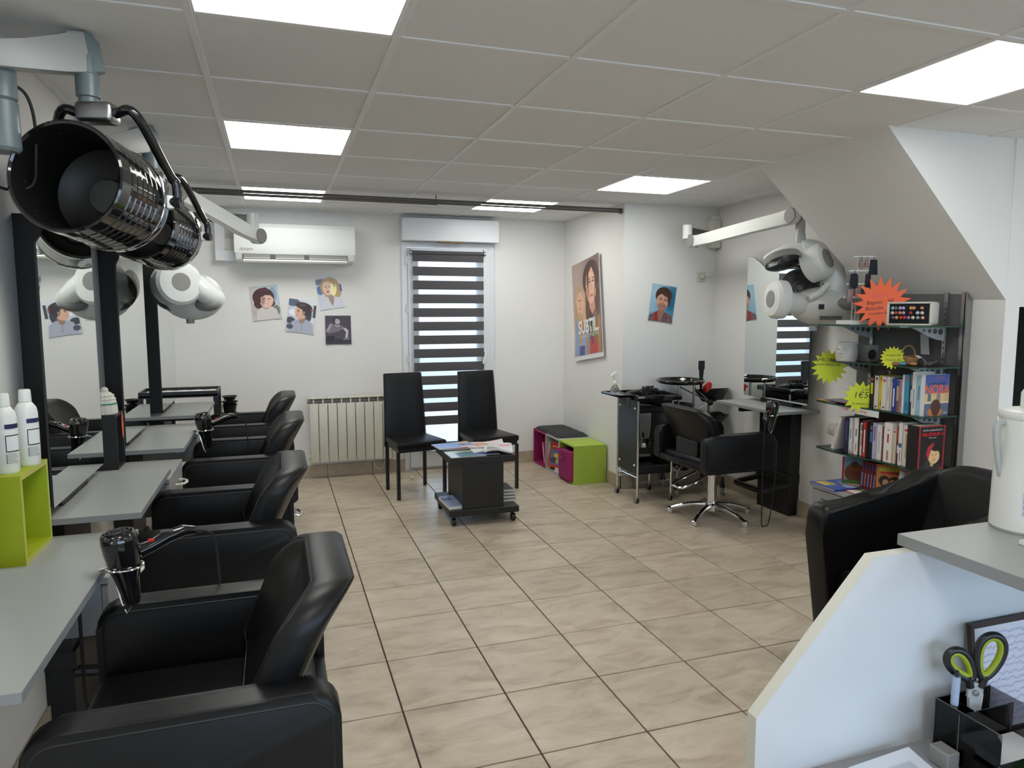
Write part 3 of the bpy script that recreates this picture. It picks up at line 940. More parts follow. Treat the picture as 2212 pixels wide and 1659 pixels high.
# black box with orange tag on the second drawer unit
t = thing('storage_box', 'small black open box standing on the drawer unit between two mirrors', 'box', (XL + .05, 3.62, .77))
bx0, bx1, by0, by1, bz0, bz1 = XL + .003, -.692, 3.535, 3.695, .77, 1.02
B().box(bx0, bx1, by0, by0 + .012, bz0, bz1).out('side_panel', M['blacklam'], t, world=True, smooth=0)
B().box(bx0, bx1, by1 - .012, by1, bz0, bz1).out('side_panel', M['blacklam'], t, world=True, smooth=0)
B().box(bx0, bx1, by0 + .012, by1 - .012, bz1 - .012, bz1).out('top_panel', M['blacklam'], t, world=True, smooth=0)
B().box(bx0, bx1, by0 + .012, by1 - .012, bz0, bz0 + .012).out('bottom_panel', M['blacklam'], t, world=True, smooth=0)
B().box(bx0, bx0 + .004, by0 + .012, by1 - .012, bz0 + .012, bz1 - .012).out('back_panel', M['blacklam'], t, world=True, smooth=0)
b = B()
pts = []
for i in range(40):
    a = 2 * PI * i / 40
    rr = 1 + .10 * math.cos(8 * a)
    pts.append((3.655 + .016 * rr * math.cos(a), .955 + .058 * rr * math.sin(a)))
b.prism(pts, 0, -.690, -.6885)
solo(b, 'paper_tag', colm(238, 96, 52), 'scalloped orange tag stuck on the front of the black box', 'tag')
# crocheted shell on top of the box
t = thing('knitted_hat', 'cream crocheted cap with a green stripe on top of the black box', 'knitted cap', (-.742, 3.615, 1.02))
b = B()
def shell(u, v):
    a = u * 2 * PI
    r = .05 * math.cos(v * PI / 2) ** .6 * (1 + .05 * math.sin(14 * a))
    return Vector((-.745 + r * math.cos(a) * .95, 3.605 + r * 1.15 * math.sin(a), 1.02 + .10 * math.sin(v * PI / 2)))
b.surf(shell, 42, 10, True)
b.out('crown', M['knit'], t, world=True)
for k in range(3):
    v = .3 + .16 * k
    B().tube([shell(i / 40, v) * 1.0 for i in range(40)], .0035, 6, True).out('stripe', M['teal'] if k == 0 else M['knit'], t, world=True)
B().sphere((-.745, 3.605, 1.125), .016, n=8).out('tip', M['knit'], t, world=True)

# hair dryers in their rings
def hair_dryer(label, p, desk_x, s=1, hang=False):
    """p: ring centre; the dryer stands nose down in a chrome ring held by the desk edge. s = +1 for the left wall"""
    x, y, z = p
    R = thing('dryer_holder', 'chrome ring holder fixed to the ' + label.split('|')[1], 'holder', (x, y, z), 0, 'chrome dryer holders')
    b = B().tube([(x + .042 * math.cos(a), y + .042 * math.sin(a), z) for a in [2 * PI * i / 24 for i in range(24)]], .0038, 8, True)
    b.out('ring', M['chrome'], R, world=True)
    B().tube([(x - s * .042, y, z), (x - s * .06, y, z - .004), (desk_x, y, z - .006)], .004, 8).out('mount_rod', M['chrome'], R, world=True)
    B().tube([(x + .036, y - .02, z), (x + .012, y - .006, z - .10), (x, y, z - .125), (x - .012, y + .006, z - .10), (x - .036, y + .02, z)], .0032, 6).out('cradle_wire', M['chrome'], R, world=True)
    T = thing('hair_dryer', label.split('|')[0], 'hair dryer', (x, y, z - .10), 0, 'black hair dryers in ring holders')
    tilt = Matrix.Translation((x, y, z)) @ Matrix.Rotation(math.radians(-8 * s), 4, 'Y')
    B().lathe([(0, -.10), (.017, -.10), (.021, -.09), (.030, -.03), (.037, 0), (.042, .04), (.043, .07), (.041, .086), (.036, .092), (.0, .092)], 28, tilt).out('barrel', M['glossblack'], T, world=True)
    g = B()
    for rr in (.010, .019, .028):
        g.tube([tilt @ Vector((rr * math.cos(a), rr * math.sin(a), .0935)) for a in [2 * PI * i / 20 for i in range(20)]], .0018, 5, True)
    for k in range(8):
        a = 2 * PI * k / 8
        g.tube([tilt @ Vector((.006 * math.cos(a), .006 * math.sin(a), .094)), tilt @ Vector((.034 * math.cos(a), .034 * math.sin(a), .0935))], .0014, 5)
    g.out('air_grille', M['blackpl'], T, world=True)
    dirv = Vector((s * .9, .42, 0)).normalized()
    h0 = Vector((x, y, z + .03)) + dirv * .035
    pts = [h0, h0 + dirv * .03 + Vector((0, 0, .008)), h0 + dirv * .07 + Vector((0, 0, .024)), h0 + dirv * .11 + Vector((0, 0, .032)), h0 + dirv * .14 + Vector((0, 0, .026))]
    if hang:
        dirv = Vector((s * .25, -.12, 0)); h0 = Vector((x, y, z + .02)) + Vector((s * .03, -.02, 0))
        pts = [h0, h0 + Vector((s * .02, -.01, -.0)), h0 + Vector((s * .04, -.015, -.015)), h0 + Vector((s * .05, -.02, -.04)), h0 + Vector((s * .053, -.02, -.07))]
    B().tube(pts, .016, 12, radii=[.018, .017, .0175, .0165, .012]).out('handle', M['glossblack'], T, world=True)
    q = pts[1] + Vector((0, -.004, .017))
    B().box(q.x - .007, q.x + .007, q.y - .006, q.y + .006, q.z - .004, q.z + .003, .001, 1).out('switch', M['red'], T, world=True)
    q = pts[2] + Vector((0, -.003, .017))
    B().box(q.x - .016, q.x + .016, q.y - .005, q.y + .005, q.z - .004, q.z + .002, .001, 1).out('switch_plate', M['dgrey'], T, world=True)
    e = pts[-1]
    ed = (pts[-1] - pts[-2]).normalized()
    cord = [e, e + ed * .03 + Vector((0, 0, -.002)), e + ed * .05 + Vector((0, 0, -.02)), e + ed * .058 + Vector((0, 0, -.07)), e + ed * .06 + Vector((0, 0, -.20)), e + ed * .05 + Vector((-s * .02, 0, -.42)), Vector((e.x - s * .05, e.y, .20)), Vector((e.x - s * .12, e.y, .06)), Vector((e.x - s * .2, e.y - .03, .012))]
    if hang:
        cord = [e, e + Vector((0, .0, -.06)), Vector((x + s * .07, y - .02, .45)), Vector((x + s * .05, y - .0, .20)), Vector((x + s * .03, y + .02, .03)), Vector((x + s * .0, y + .03, .012)), Vector((x - s * .03, y + .02, .05)), Vector((x - s * .05, y, .35)), Vector((x - s * .07, y + .02, .60))]
    fine = []
    for i in range(len(cord) - 1):
        a0 = cord[max(i - 1, 0)]; a1 = cord[i]; a2 = cord[i + 1]; a3 = cord[min(i + 2, len(cord) - 1)]
        for k in range(5):
            f = k / 5
            fine.append(.5 * ((2 * a1) + (a2 - a0) * f + (2 * a0 - 5 * a1 + 4 * a2 - a3) * f * f + (3 * a1 - a0 - 3 * a2 + a3) * f ** 3))
    fine.append(cord[-1])
    B().tube(fine, .0035, 6).out('power_cord', M['rubber'], T, world=True)
hair_dryer('black hair dryer with red switch standing in the ring at the nearest desk|nearest left desk', (-.385, 1.97, .835), -.443)
hair_dryer('black hair dryer in the ring at the desk behind the black box|third left desk', (-.385, 4.16, .835), -.443)
hair_dryer('black hair dryer hanging in the ring of the right wall desk|right wall desk', (3.135, 3.90, .785), 3.203, -1, True)

# loose cable hanging below the nearest desk
b = B()
def spline(cord, k=6):
    cord = [Vector(c) for c in cord]
    fine = []
    for i in range(len(cord) - 1):
        a0 = cord[max(i - 1, 0)]; a1 = cord[i]; a2 = cord[i + 1]; a3 = cord[min(i + 2, len(cord) - 1)]
        for j in range(k):
            f = j / k
            fine.append(.5 * ((2 * a1) + (a2 - a0) * f + (2 * a0 - 5 * a1 + 4 * a2 - a3) * f * f + (3 * a1 - a0 - 3 * a2 + a3) * f ** 3))
    fine.append(cord[-1])
    return fine
b.tube(spline([(-.70, 1.62, .80), (-.70, 1.62, .60), (-.69, 1.625, .45), (-.67, 1.63, .30), (-.66, 1.64, .12), (-.62, 1.66, .012), (-.5, 1.7, .008)]), .006, 6)
solo(b, 'power_cable', M['rubber'], 'thick black cable hanging below the nearest desk, lower left corner', 'cable')
b = B()
b.tube(spline([(-.50, 2.0, .80), (-.50, 2.0, .60), (-.50, 2.02, .45), (-.46, 2.05, .30), (-.42, 2.1, .12), (-.40, 2.16, .010), (-.42, 2.35, .008)]), .0045, 6)
solo(b, 'power_cable', M['rubber'], 'thin black cable hanging behind the nearest desk dryer down to the floor', 'cable')

# tray stand and bowls beside the farthest station
t = thing('tray_stand', 'black stand with a raised rim tray behind the farthest left desk', 'tray stand', (-.62, 5.82, 0))
sx0, sx1, sy0, sy1, sz = XL + .01, -.425, 5.64, 5.98, .87
B().box(sx0, sx1, sy0, sy1, sz - .012, sz).out('tray_bottom', M['dgrey'], t, world=True, smooth=0)
for q in ((sx0, sx1, sy0, sy0 + .012, sz - .02, sz + .025), (sx0, sx1, sy1 - .012, sy1, sz - .02, sz + .025), (sx1 - .012, sx1, sy0 + .012, sy1 - .012, sz - .02, sz + .025), (sx0, sx0 + .012, sy0 + .012, sy1 - .012, sz - .02, sz + .025)):
    B().box(*q).out('tray_rim', M['blacklam'], t, world=True, smooth=0)
B().box(sx1 - .03, sx1, sy0, sy0 + .03, 0, sz - .02).out('leg', M['blacklam'], t, world=True, smooth=0)
B().box(sx1 - .03, sx1, sy1 - .03, sy1, 0, sz - .02).out('leg', M['blacklam'], t, world=True, smooth=0)
B().box(sx0, sx0 + .03, sy0, sy0 + .03, 0, sz - .02).out('leg', M['blacklam'], t, world=True, smooth=0)
B().box(sx0, sx0 + .03, sy1 - .03, sy1, 0, sz - .02).out('leg', M['blacklam'], t, world=True, smooth=0)
B().surf(lambda u, v: Vector((sx0 + .02 + .33 * u, sy0 + .02 + .29 * v, sz + .004 + .004 * math.sin(20 * u + 9 * v) * math.sin(13 * v))), 16, 12).out('paper_liner', M['paper'], t, world=True, normals=False)
B().box(sx1, sx1 + .012, sy0 + .06, sy1 - .06, .70, .74).out('bowl_shelf', M['blackpl'], t, world=True)
for k, (r0, r1, z0, z1) in enumerate([(.042, .052, .70, .765), (.045, .058, .766, .79), (.040, .052, .80, .83)]):
    b = B().lathe([(0, 0), (r0, 0), (r1, z1 - z0), (r1 + .005, z1 - z0), (r1 + .004, z1 - z0 - .006), (r1 - .004, z1 - z0 - .004), (r0 - .005, .006), (0, .006)], 22, Matrix.Translation((-.355, 5.82 + .01 * k, z0 + 0)))
    solo(b, 'mixing_bowl', M['blackpl'], ['black mixing bowl hooked to the tray stand, lowest of three', 'black mixing bowl on the tray stand, middle of three', 'black mixing bowl topmost beside the tray stand'][k], 'bowl', 'black bowls beside the tray stand')
B().box(-.42, -.30, 5.765, 5.88, .690, .700).out('bowl_tray', M['blackpl'], t, world=True)
# ------------------------------------------------------------------ hood dryers on the left wall
def hood_dryer(label, dy):
    o = Vector((-.575, 2.45 + dy, 1.88)); e = Vector((-.476, 2.80 + dy, 1.845))
    t = thing('hood_dryer', label, 'hood dryer', (XL, 2.40 + dy, 2.15), 0, 'black drum hood dryers on wall arms')
    d = (e - o).normalized()
    u = d.cross(Vector((0, 0, 1))).normalized(); w = u.cross(d)
    mt = Matrix(((u.x, w.x, d.x, o.x), (u.y, w.y, d.y, o.y), (u.z, w.z, d.z, o.z), (0, 0, 0, 1)))
    R = .168
    prof = [(R - .012, .0), (R - .006, -.004), (R, .0)]
    z = .05
    prof.append((R + .001, z))
    for k in range(6):
        prof += [(R + .001, z), (R - .004, z + .003), (R - .004, z + .006), (R + .001, z + .009)]
        z += .034
    prof += [(R + .002, z), (R + .003, z + .05), (R - .004, z + .068), (R - .03, z + .095), (R - .08, z + .115), (0, z + .12)]
    B().lathe(prof, 56, mt).out('drum', M['glossblack'], t, world=True, smooth=25)
    B().lathe([(R - .012, .0), (R - .013, .03), (R - .02, .22), (R - .06, .255), (.05, .262), (0, .262)], 48, mt).out('drum_lining', M['drumin'], t, world=True, smooth=40)
    g = B()
    for a0, n_ in ((.0, 10), (.3, 10), (.6, 10)):
        for k in range(n_):
            a = 2 * PI * k / n_ + a0
            zz = .06 + .05 * (a0 / .3)
            g.cyl(mt @ Vector(((R - .0165) * math.cos(a), (R - .0165) * math.sin(a), zz)), mt @ Vector(((R - .012) * math.cos(a), (R - .012) * math.sin(a), zz)), .0045, n=8)
    g.out('air_holes', M['ink'], t, world=True, kind='stuff')
    B().lathe([(.0, .235), (.055, .235), (.06, .245), (.06, .262)], 28, mt).out('motor_cover', M['dgrey'], t, world=True)
    B().tube([mt @ Vector(((R + .0035) * math.cos(a), (R + .0035) * math.sin(a), .268)) for a in [2 * PI * k / 48 for k in range(48)]], .0028, 6, True).out('trim_ring', M['chrome'], t, world=True)
    # yoke
    pr = o + d * .31 + u * (R + .03)
    pl = o + d * .31 - u * (R + .03)
    blk = Vector((-.505, 2.58 + dy, 2.098))
    up = Vector((0, 0, 1))
    path = [pr, pr + up * .06 - d * .01, pr + up * .11 - d * .03 - u * .02, blk + u * .13 + up * .0, blk + u * .05, blk - u * .05, blk - u * .13 + up * .0, pl + up * .11 - d * .03 + u * .02, pl + up * .06 - d * .01, pl]
    path[2] = pr + up * .085 - d * .03 - u * .012
    path[7] = pl + up * .085 - d * .03 + u * .012
    path[3] = blk + u * .115 - up * .002; path[6] = blk - u * .115 - up * .002
    B().tube(spline(path, 6), .0155, 12).out('yoke', M['glossblack'], t, world=True)
    for q, s in ((pr, 1), (pl, -1)):
        B().cyl(q - u * s * .035, q + u * s * .012, .020, .022, 14).out('pivot_knob', M['blackpl'], t, world=True)
        kb = B().box(-.012, .012, -.022, .022, -.022, .022, .004, 2, mtx=Matrix.Translation(q - u * s * .03) @ Matrix.Rotation(YAW, 4, 'Z'))
        kb.out('pivot_plate', M['white'], t, world=True)
    B().box(-.056, .056, -.036, .036, -.031, .031, .014, 3, mtx=Matrix.Translation(blk) @ Matrix(((u.x, d.x, 0, 0), (u.y, d.y, 0, 0), (0, 0, 1, 0), (0, 0, 0, 1)))).out('hinge_block', M['steel'], t, world=True)
    sh = blk - u * .026
    B().lathe([(0, .02), (.028, .02), (.028, .045), (.034, .048), (.034, .115), (.030, .118), (.030, .17), (0, .17)], 24, Matrix.Translation(sh)).out('shaft', M['bluegrey'], t, world=True)
    top = sh + Vector((0, 0, .172))
    p0 = Vector((XL + .05, 2.40 + dy, 2.205)); p1 = Vector((top.x - .005, top.y + .0, top.z + .004))
    a = (p1 - p0); L = a.length; a.normalize()
    s_ = a.cross(up).normalized(); v_ = s_.cross(a)
    am = Matrix(((a.x, s_.x, v_.x, p0.x), (a.y, s_.y, v_.y, p0.y), (a.z, s_.z, v_.z, p0.z), (0, 0, 0, 1)))
    B().prism([(-.03, -.045), (L * .3, -.05), (L * .7, -.056), (L + .028, -.058), (L + .034, .03), (L + .02, .052), (L, .062), (L - .055, .062), (L - .07, .04), (L * .4, .03), (-.03, .025)], 1, -.03, .03, am, .008, 3).out('swing_arm', M['silver'], t, world=True)
    B().prism([(L - .012, -.057), (L + .036, -.058), (L + .042, .03), (L + .026, .056), (L, .063)], 1, -.032, .032, am, .004, 1).out('elbow_cap', M['bluegrey'], t, world=True)
    B().lathe([(0, -.23), (.045, -.23), (.052, -.22), (.05, -.09), (.045, -.085), (.05, -.08), (.05, .0), (.04, .02), (0, .02)], 24, Matrix.Translation((p0.x + .01, p0.y + .08, p0.z - .03))).out('wall_pivot', M['bluegrey'], t, world=True)
    B().box(XL, XL + .03, p0.y - .06, p0.y + .2, 1.98, 2.22, .006, 2).out('wall_plate', M['bluegrey'], t, world=True)
    B().tube(spline([p0 + Vector((.03, .07, -.06)), p0 + Vector((.07, .11, -.08)), p0 + Vector((.085, .13, -.15)), p0 + Vector((.08, .14, -.26)), p0 + Vector((.06, .16, -.34)), p0 + Vector((.0, .12, -.36)), p0 + Vector((-.04, .05, -.33))], 6), .0045, 6).out('power_cord', M['rubber'], t, world=True)
    return t
hood_dryer('big black drum hood dryer nearest the camera, hanging from a grey arm', 0)
hood_dryer('black drum hood dryer partly behind the nearest one, above the second mirror', 1.165)

# ------------------------------------------------------------------ white claw shaped heat lamps
CR = Vector((math.cos(YAW), -math.sin(YAW), 0)); CF = Vector((math.sin(YAW), math.cos(YAW), 0)); UP = Vector((0, 0, 1))
def loc3(c, x, z, y=0.0):
    return Vector(c) + CR * x + UP * z - CF * y
def orient(c, n):
    n = Vector(n).normalized(); a = UP if abs(n.z) < .9 else CR
    u = n.cross(a).normalized(); w = n.cross(u)
    return Matrix(((u.x, w.x, n.x, c[0]), (u.y, w.y, n.y, c[1]), (u.z, w.z, n.z, c[2]), (0, 0, 0, 1)))

def dish(t, c, n, r):
    m = orient(c, n)
    B().lathe([(r * 1.08, .012), (r * 1.1, .0), (r * 1.1, -.03), (0, -.05)], 36, m).out('lamp_bowl', M['greypl'], t, world=True)
    B().lathe([(0, .004), (r * .18, .004), (r * .2, -.01), (r * .45, -.012), (r * .5, .0), (r * .95, -.004), (r * 1.0, .008), (r * 1.08, .012)], 36, m).out('lamp_grille', M['dgrey'], t, world=True)
    g = B()
    for q in (.3, .55, .7, .85):
        g.tube([m @ Vector((r * q * math.cos(a), r * q * math.sin(a), .006)) for a in [2 * PI * k / 32 for k in range(32)]], .0025, 5, True)
    for k in range(16):
        a = 2 * PI * k / 16
        g.cyl(m @ Vector((r * .2 * math.cos(a), r * .2 * math.sin(a), .006)), m @ Vector((r * math.cos(a), r * math.sin(a), .008)), .0016, n=5)
    g.out('guard_wires', M['darksteel'], t, world=True)

def pod(t, c, n, r, depth, discr, hollow=None):
    m = orient(c, n)
    prof = [(0, 0), (r * .55, .0), (r * .86, -.008), (r * .98, -.025), (r, -.05), (r * .98, -depth), (r * .9, -depth - .006), (0, -depth - .006)]
    p = B().lathe(prof, 40, m).out('lamp_pod', M['white'], t, world=True)
    B().lathe([(0, .003), (discr * .96, .003), (discr, -.002), (discr, -.01)], 32, m).out('pod_cap', M['greypl'], p, world=True)
    return p

# right lamp
RC = (3.25, 3.80, 1.64)
t = thing('heat_lamp', 'white claw shaped hair processor on an arm, in front of the right wall mirror', 'heat lamp', (3.5, YP, 2.10))
Lp = lambda x, z, y=0.0: loc3(RC, x, z, y)
B().tube(spline([Lp(.17, -.13), Lp(.20, -.02), Lp(.19, .10), Lp(.13, .18), Lp(.05, .215), Lp(-.02, .215)], 5), .082, 18, radii=None).out('upper_claw', M['white'], t, world=True)
pod(t, Lp(.115, .17, .115), (.35, -.84, .34), .115, .13, .066)
B().tube(spline([Lp(.06, .22), Lp(-.04, .228), Lp(-.14, .20), Lp(-.235, .15)], 5), .05, 16, radii=[.06, .06, .06, .058, .057, .056, .055, .054, .053, .052, .051, .050, .048, .046, .042, .036]).out('upper_claw', M['white'], t, world=True)
dish(t, Lp(-.135, .155, .03), (-.05, -.42, -.9), .105)
B().tube(spline([Lp(.10, -.13), Lp(-.02, -.12, .04), Lp(-.12, -.10, .06), Lp(-.18, -.09, .08)], 5), .07, 18).out('lower_claw', M['white'], t, world=True)
pod(t, Lp(-.225, -.085, .08), (-.97, .20, .05), .125, .085, .056)
dish(t, Lp(.0, -.01, -.02), (-.45, -.85, .25), .115)
b = B()
b.sphere((0, 0, 0), 1, .21, .14, .125, 14)
b.xf(Matrix.Translation(Lp(.14, -.13)) @ Matrix.Rotation(-YAW, 4, 'Z'))
b.out('main_body', M['white'], t, world=True)
b = B(); b.sphere((0, 0, 0), 1, .11, .06, .045, 10); b.xf(Matrix.Translation(Lp(.27, -.115, .10)) @ Matrix.Rotation(-YAW, 4, 'Z'))
b.out('body_cover', M['greypl'], t, world=True)
g = B()
for k in range(12): g.box(-.003, .003, -.002, .004, -.012, .012, mtx=Matrix.Translation(Lp(.085 + .012 * k, -.205, .118)) @ Matrix.Rotation(-YAW, 4, 'Z'))
g.out('vent_slots', M['dgrey'], t, world=True)
B().box(-.016, .016, -.004, .006, -.016, .016, mtx=Matrix.Translation(Lp(.08, -.135, .135)) @ Matrix.Rotation(-YAW, 4, 'Z')).out('sensor', M['ink'], t, world=True)
B().box(-.014, .014, -.004, .006, -.014, .014, mtx=Matrix.Translation(Lp(.11, .0, .10)) @ Matrix.Rotation(-YAW, 4, 'Z')).out('sensor', M['ink'], t, world=True)
B().tube(spline([Lp(.0, -.08, .13), Lp(.06, -.05, .14), Lp(.12, .005, .12)], 6), .022, 10).out('control_bridge', M['white'], t, world=True)
B().cyl(Lp(.09, -.255, .0), Lp(.09, -.29, .0), .025, .023, 16).out('bottom_knob', M['silver'], t, world=True)
B().lathe([(0, 0), (.045, 0), (.038, .03), (.033, .09), (.03, .10), (.03, .20), (0, .20)], 24, Matrix.Translation(Lp(-.02, .245))).out('neck', M['silver'], t, world=True)
def lamp_arm(t, a, b_, h=.075):
    a, b_ = Vector(a), Vector(b_)
    d = b_ - a; L = d.length; d.normalize(); s_ = d.cross(UP).normalized(); v_ = s_.cross(d)
    m = Matrix(((d.x, s_.x, v_.x, a.x), (d.y, s_.y, v_.y, a.y), (d.z, s_.z, v_.z, a.z), (0, 0, 0, 1)))
    B().prism([(-.03, -.045), (L * .25, -.05), (L * .6, -.045), (L, -.05), (L + .035, -.025), (L + .035, .03), (L, .05), (L - .08, .04), (L * .4, .035), (.06, .02), (.03, .04), (-.03, .04)], 1, -.03, .03, m, .01, 3).out('swing_arm', M['white'], t, world=True)
    for x in (0, L):
        for s in (-1, 1):
            B().cyl(m @ Vector((x, s * .03, 0)), m @ Vector((x, s * .037, 0)), .05, .046, 28).out('joint_cap', M['greypl'], t, world=True)
pv = Vector((3.10, 4.86, 2.02)); tp = Vector((3.17, 3.80, 2.085))
lamp_arm(t, pv + Vector((0, -.02, 0)), tp)
B().tube([tp + Vector((.02, 0, -.02)), Lp(-.02, .44)], .032, 16).out('neck', M['silver'], t, world=True)
B().cyl(pv + Vector((-.02, .03, .02)), pv + Vector((-.02, .03, .125)), .038, .036, 24).out('pivot_post', M['white'], t, world=True)
B().tube([pv + Vector((.0, .04, .075)), (3.47, YP - .05, 2.10)], .036, 14).out('bracket_arm', M['dgrey'], t, world=True)
B().box(3.455, 3.555, YP - .075, YP, 2.00, 2.235, .012, 3).out('wall_box', M['cream'], t, world=True)
B().box(3.475, 3.555, YP - .05, YP, 2.235, 2.27, .004, 2).out('wall_box_lid', M['white'], t, world=True)
B().tube(spline([(3.50, YP - .03, 2.0), (3.53, YP - .03, 1.90), (3.535, YP - .03, 1.80), (3.50, YP - .03, 1.765), (3.44, YP - .03, 1.762)], 6), .005, 6).out('power_cord', M['cream'], t, world=True)

# left lamp at the end of the row
LC = (-.47, 4.45, 1.595)
t = thing('heat_lamp', 'white claw shaped hair processor hanging beside the second drum hood on the left', 'heat lamp', (XL, 5.0, 2.1))
Lp = lambda x, z, y=0.0: loc3(LC, x, z, y)
b = B(); b.sphere((0, 0, 0), 1, .175, .13, .135, 14); b.xf(Matrix.Translation(Lp(.01, -.03, -.04)) @ Matrix.Rotation(-YAW, 4, 'Z'))
b.out('main_body', M['white'], t, world=True)
dish(t, Lp(-.06, .0, .045), (-.05, -.9, -.2), .105)
pod(t, Lp(.065, .045, .21), (.42, -.85, .12), .125, .12, .05)
pod(t, Lp(-.15, .03, .06), (-.9, -.35, .0), .10, .06, .04)
B().tube(spline([Lp(.08, .05, .10), Lp(.14, -.02, .08), Lp(.165, -.05, .0)], 6), .055, 16).out('upper_claw', M['white'], t, world=True)
b = B(); b.sphere((0, 0, 0), 1, .07, .05, .04, 10); b.xf(Matrix.Translation(Lp(.135, -.075, .055)) @ Matrix.Rotation(-YAW, 4, 'Z'))
b.out('body_cover', M['greypl'], t, world=True)
B().cyl(Lp(0, -.15, -.02), Lp(0, -.185, -.02), .022, .021, 16).out('bottom_knob', M['silver'], t, world=True)
for k in range(2): B().cyl(Lp(0, -.163 - .011 * k, -.02), Lp(0, -.167 - .011 * k, -.02), .023, .023, 16).out('knob_ring', M['dgrey'], t, world=True)
pv = Vector((-.09, 5.0, 2.02)); tp = Vector((-.50, 4.45, 2.15))
lamp_arm(t, pv + Vector((0, -.02, -.05)), tp)
B().tube([tp + Vector((.0, 0, -.02)), Lp(-.02, .09, -.02)], .032, 16).out('neck', M['silver'], t, world=True)
B().cyl(pv + Vector((-.03, .03, -.02)), pv + Vector((-.03, .03, .10)), .04, .038, 24).out('pivot_post', M['white'], t, world=True)
B().box(-.31, .31, -.03, .03, -.028, .028, .006, 2, mtx=Matrix.Translation((-.45, 5.05, 2.085))).out('bracket_arm', M['dgrey'], t, world=True)
B().box(XL, XL + .06, 4.98, 5.12, 1.96, 2.2, .01, 2).out('wall_box', M['cream'], t, world=True)

# ------------------------------------------------------------------ back wall: door window, blind, shutter box
w = struct(B().box(1.10, 1.15, YB - .015, YB + .07, 0, 2.10).box(1.93, 1.985, YB - .015, YB + .07, 0, 2.10).box(1.15, 1.93, YB - .015, YB + .07, 2.055, 2.10).box(1.15, 1.93, YB - .0, YB + .07, 0, .025), 'window_1', M['pvc'], smooth=0)
def fr(*q):
    return B().box(*q, .003, 1)
sy0, sy1 = YB - .028, YB + .04
for q, nm in (((1.152, 1.235, sy0, sy1, .028, 2.05), 'sash_stile'), ((1.815, 1.928, sy0, sy1, .028, 2.05), 'sash_stile'), ((1.235, 1.815, sy0, sy1, .028, .165), 'sash_rail'), ((1.235, 1.815, sy0, sy1, 1.97, 2.05), 'sash_rail')):
    fr(*q).out(nm, M['pvc'], w, smooth=0)
b = B()
for q in ((1.235, 1.25, .165, 1.97), (1.80, 1.815, .165, 1.97), (1.25, 1.80, .165, .18), (1.25, 1.80, 1.955, 1.97)):
    b.box(q[0], q[1], YB - .02, YB + .035, q[2], q[3])
b.out('glazing_bead', M['pvc'], w, smooth=0)
B().box(1.245, 1.805, YB + .002, YB + .012, .175, 1.96).out('pane', M['pane'], w, smooth=0)
for z in (1.90, 1.47, 1.01, .30):
    B().cyl((1.143, YB - .024, z), (1.143, YB - .024, z + .07), .0075, n=10).box(1.13, 1.15, YB - .022, YB - .014, z + .01, z + .06).out('hinge', M['pvc'], w)
h = B().box(1.862, 1.882, YB - .036, YB - .028, 1.0, 1.12, .003, 1).out('handle_plate', M['white'], w)
B().tube([(1.872, YB - .035, 1.09), (1.872, YB - .065, 1.09), (1.868, YB - .072, 1.08), (1.845, YB - .075, .985)], .009, 10).out('handle', M['white'], w)

t = thing('roller_shutter_box', 'white roller shutter box above the window door', 'shutter box', (1.54, YB, 2.10))
B().box(1.09, 1.99, YB - .125, YB, 2.105, 2.305, .004, 1).out('casing', M['pvc'], t, world=True, smooth=0)
v = B().box(1.43, 1.655, YB - .11, YB - .07, 2.094, 2.105, .001, 1).out('air_vent', M['wicker'], t, world=True)
B().box(1.445, 1.535, YB - .1105, YB - .075, 2.093, 2.0955).box(1.55, 1.64, YB - .1105, YB - .075, 2.093, 2.0955).out('vent_slot', M['ink'], v, world=True)
B().tube([(1.975, YB - .02, 2.105), (1.975, YB - .02, 1.04)], .003, 6).out('pull_cord', M['pvc'], t, world=True)
B().lathe([(0, 0), (.006, 0), (.008, .02), (.004, .03), (0, .03)], 10, Matrix.Translation((1.975, YB - .02, 1.01))).out('cord_pull', M['pvc'], t, world=True)

t = thing('roller_blind', 'zebra roller blind with grey and sheer bands on the window door', 'blind', (1.525, YB - .05, .2))
by = YB - .058
B().cyl((1.185, by + .005, 2.005), (1.865, by + .005, 2.005), .018, n=16).out('roller_tube', M['fabricgrey'], t, world=True)
for x in (1.178, 1.868):
    B().cyl((x - .008, by + .005, 2.005), (x + .008, by + .005, 2.005), .021, n=16).out('bracket', M['steel'], t, world=True)
    B().box(x - .006, x + .006, by + .0, YB - .026, 2.0, 2.045).out('bracket_clip', M['steel'], t, world=True)
z = 1.990
gband = sband = None
zb = [(1.926, 1.998)]
z = 1.880
while z > .40:
    zb.append((z - .082, z)); z -= .1245
prev = None
for z0, z1 in zb:
    b = B().surf(lambda u, v: Vector((1.192 + .664 * u, by - .0015 * math.sin(v * PI), z0 + (z1 - z0) * v)), 6, 4)
    b.out('grey_band', M['fabricgrey'], t, world=True, normals=False)
    if prev is not None:
        B().surf(lambda u, v: Vector((1.192 + .664 * u, by, z1 + (prev - z1) * v)), 6, 2).out('sheer_band', M['sheer'], t, world=True, normals=False)
    prev = z0
B().surf(lambda u, v: Vector((1.192 + .664 * u, by, .245 + (prev - .245) * v)), 6, 2).out('sheer_band', M['sheer'], t, world=True, normals=False)
B().box(1.192, 1.856, by - .006, by + .006, .228, .262, .004, 2).out('bottom_bar', M['fabricgrey'], t, world=True)

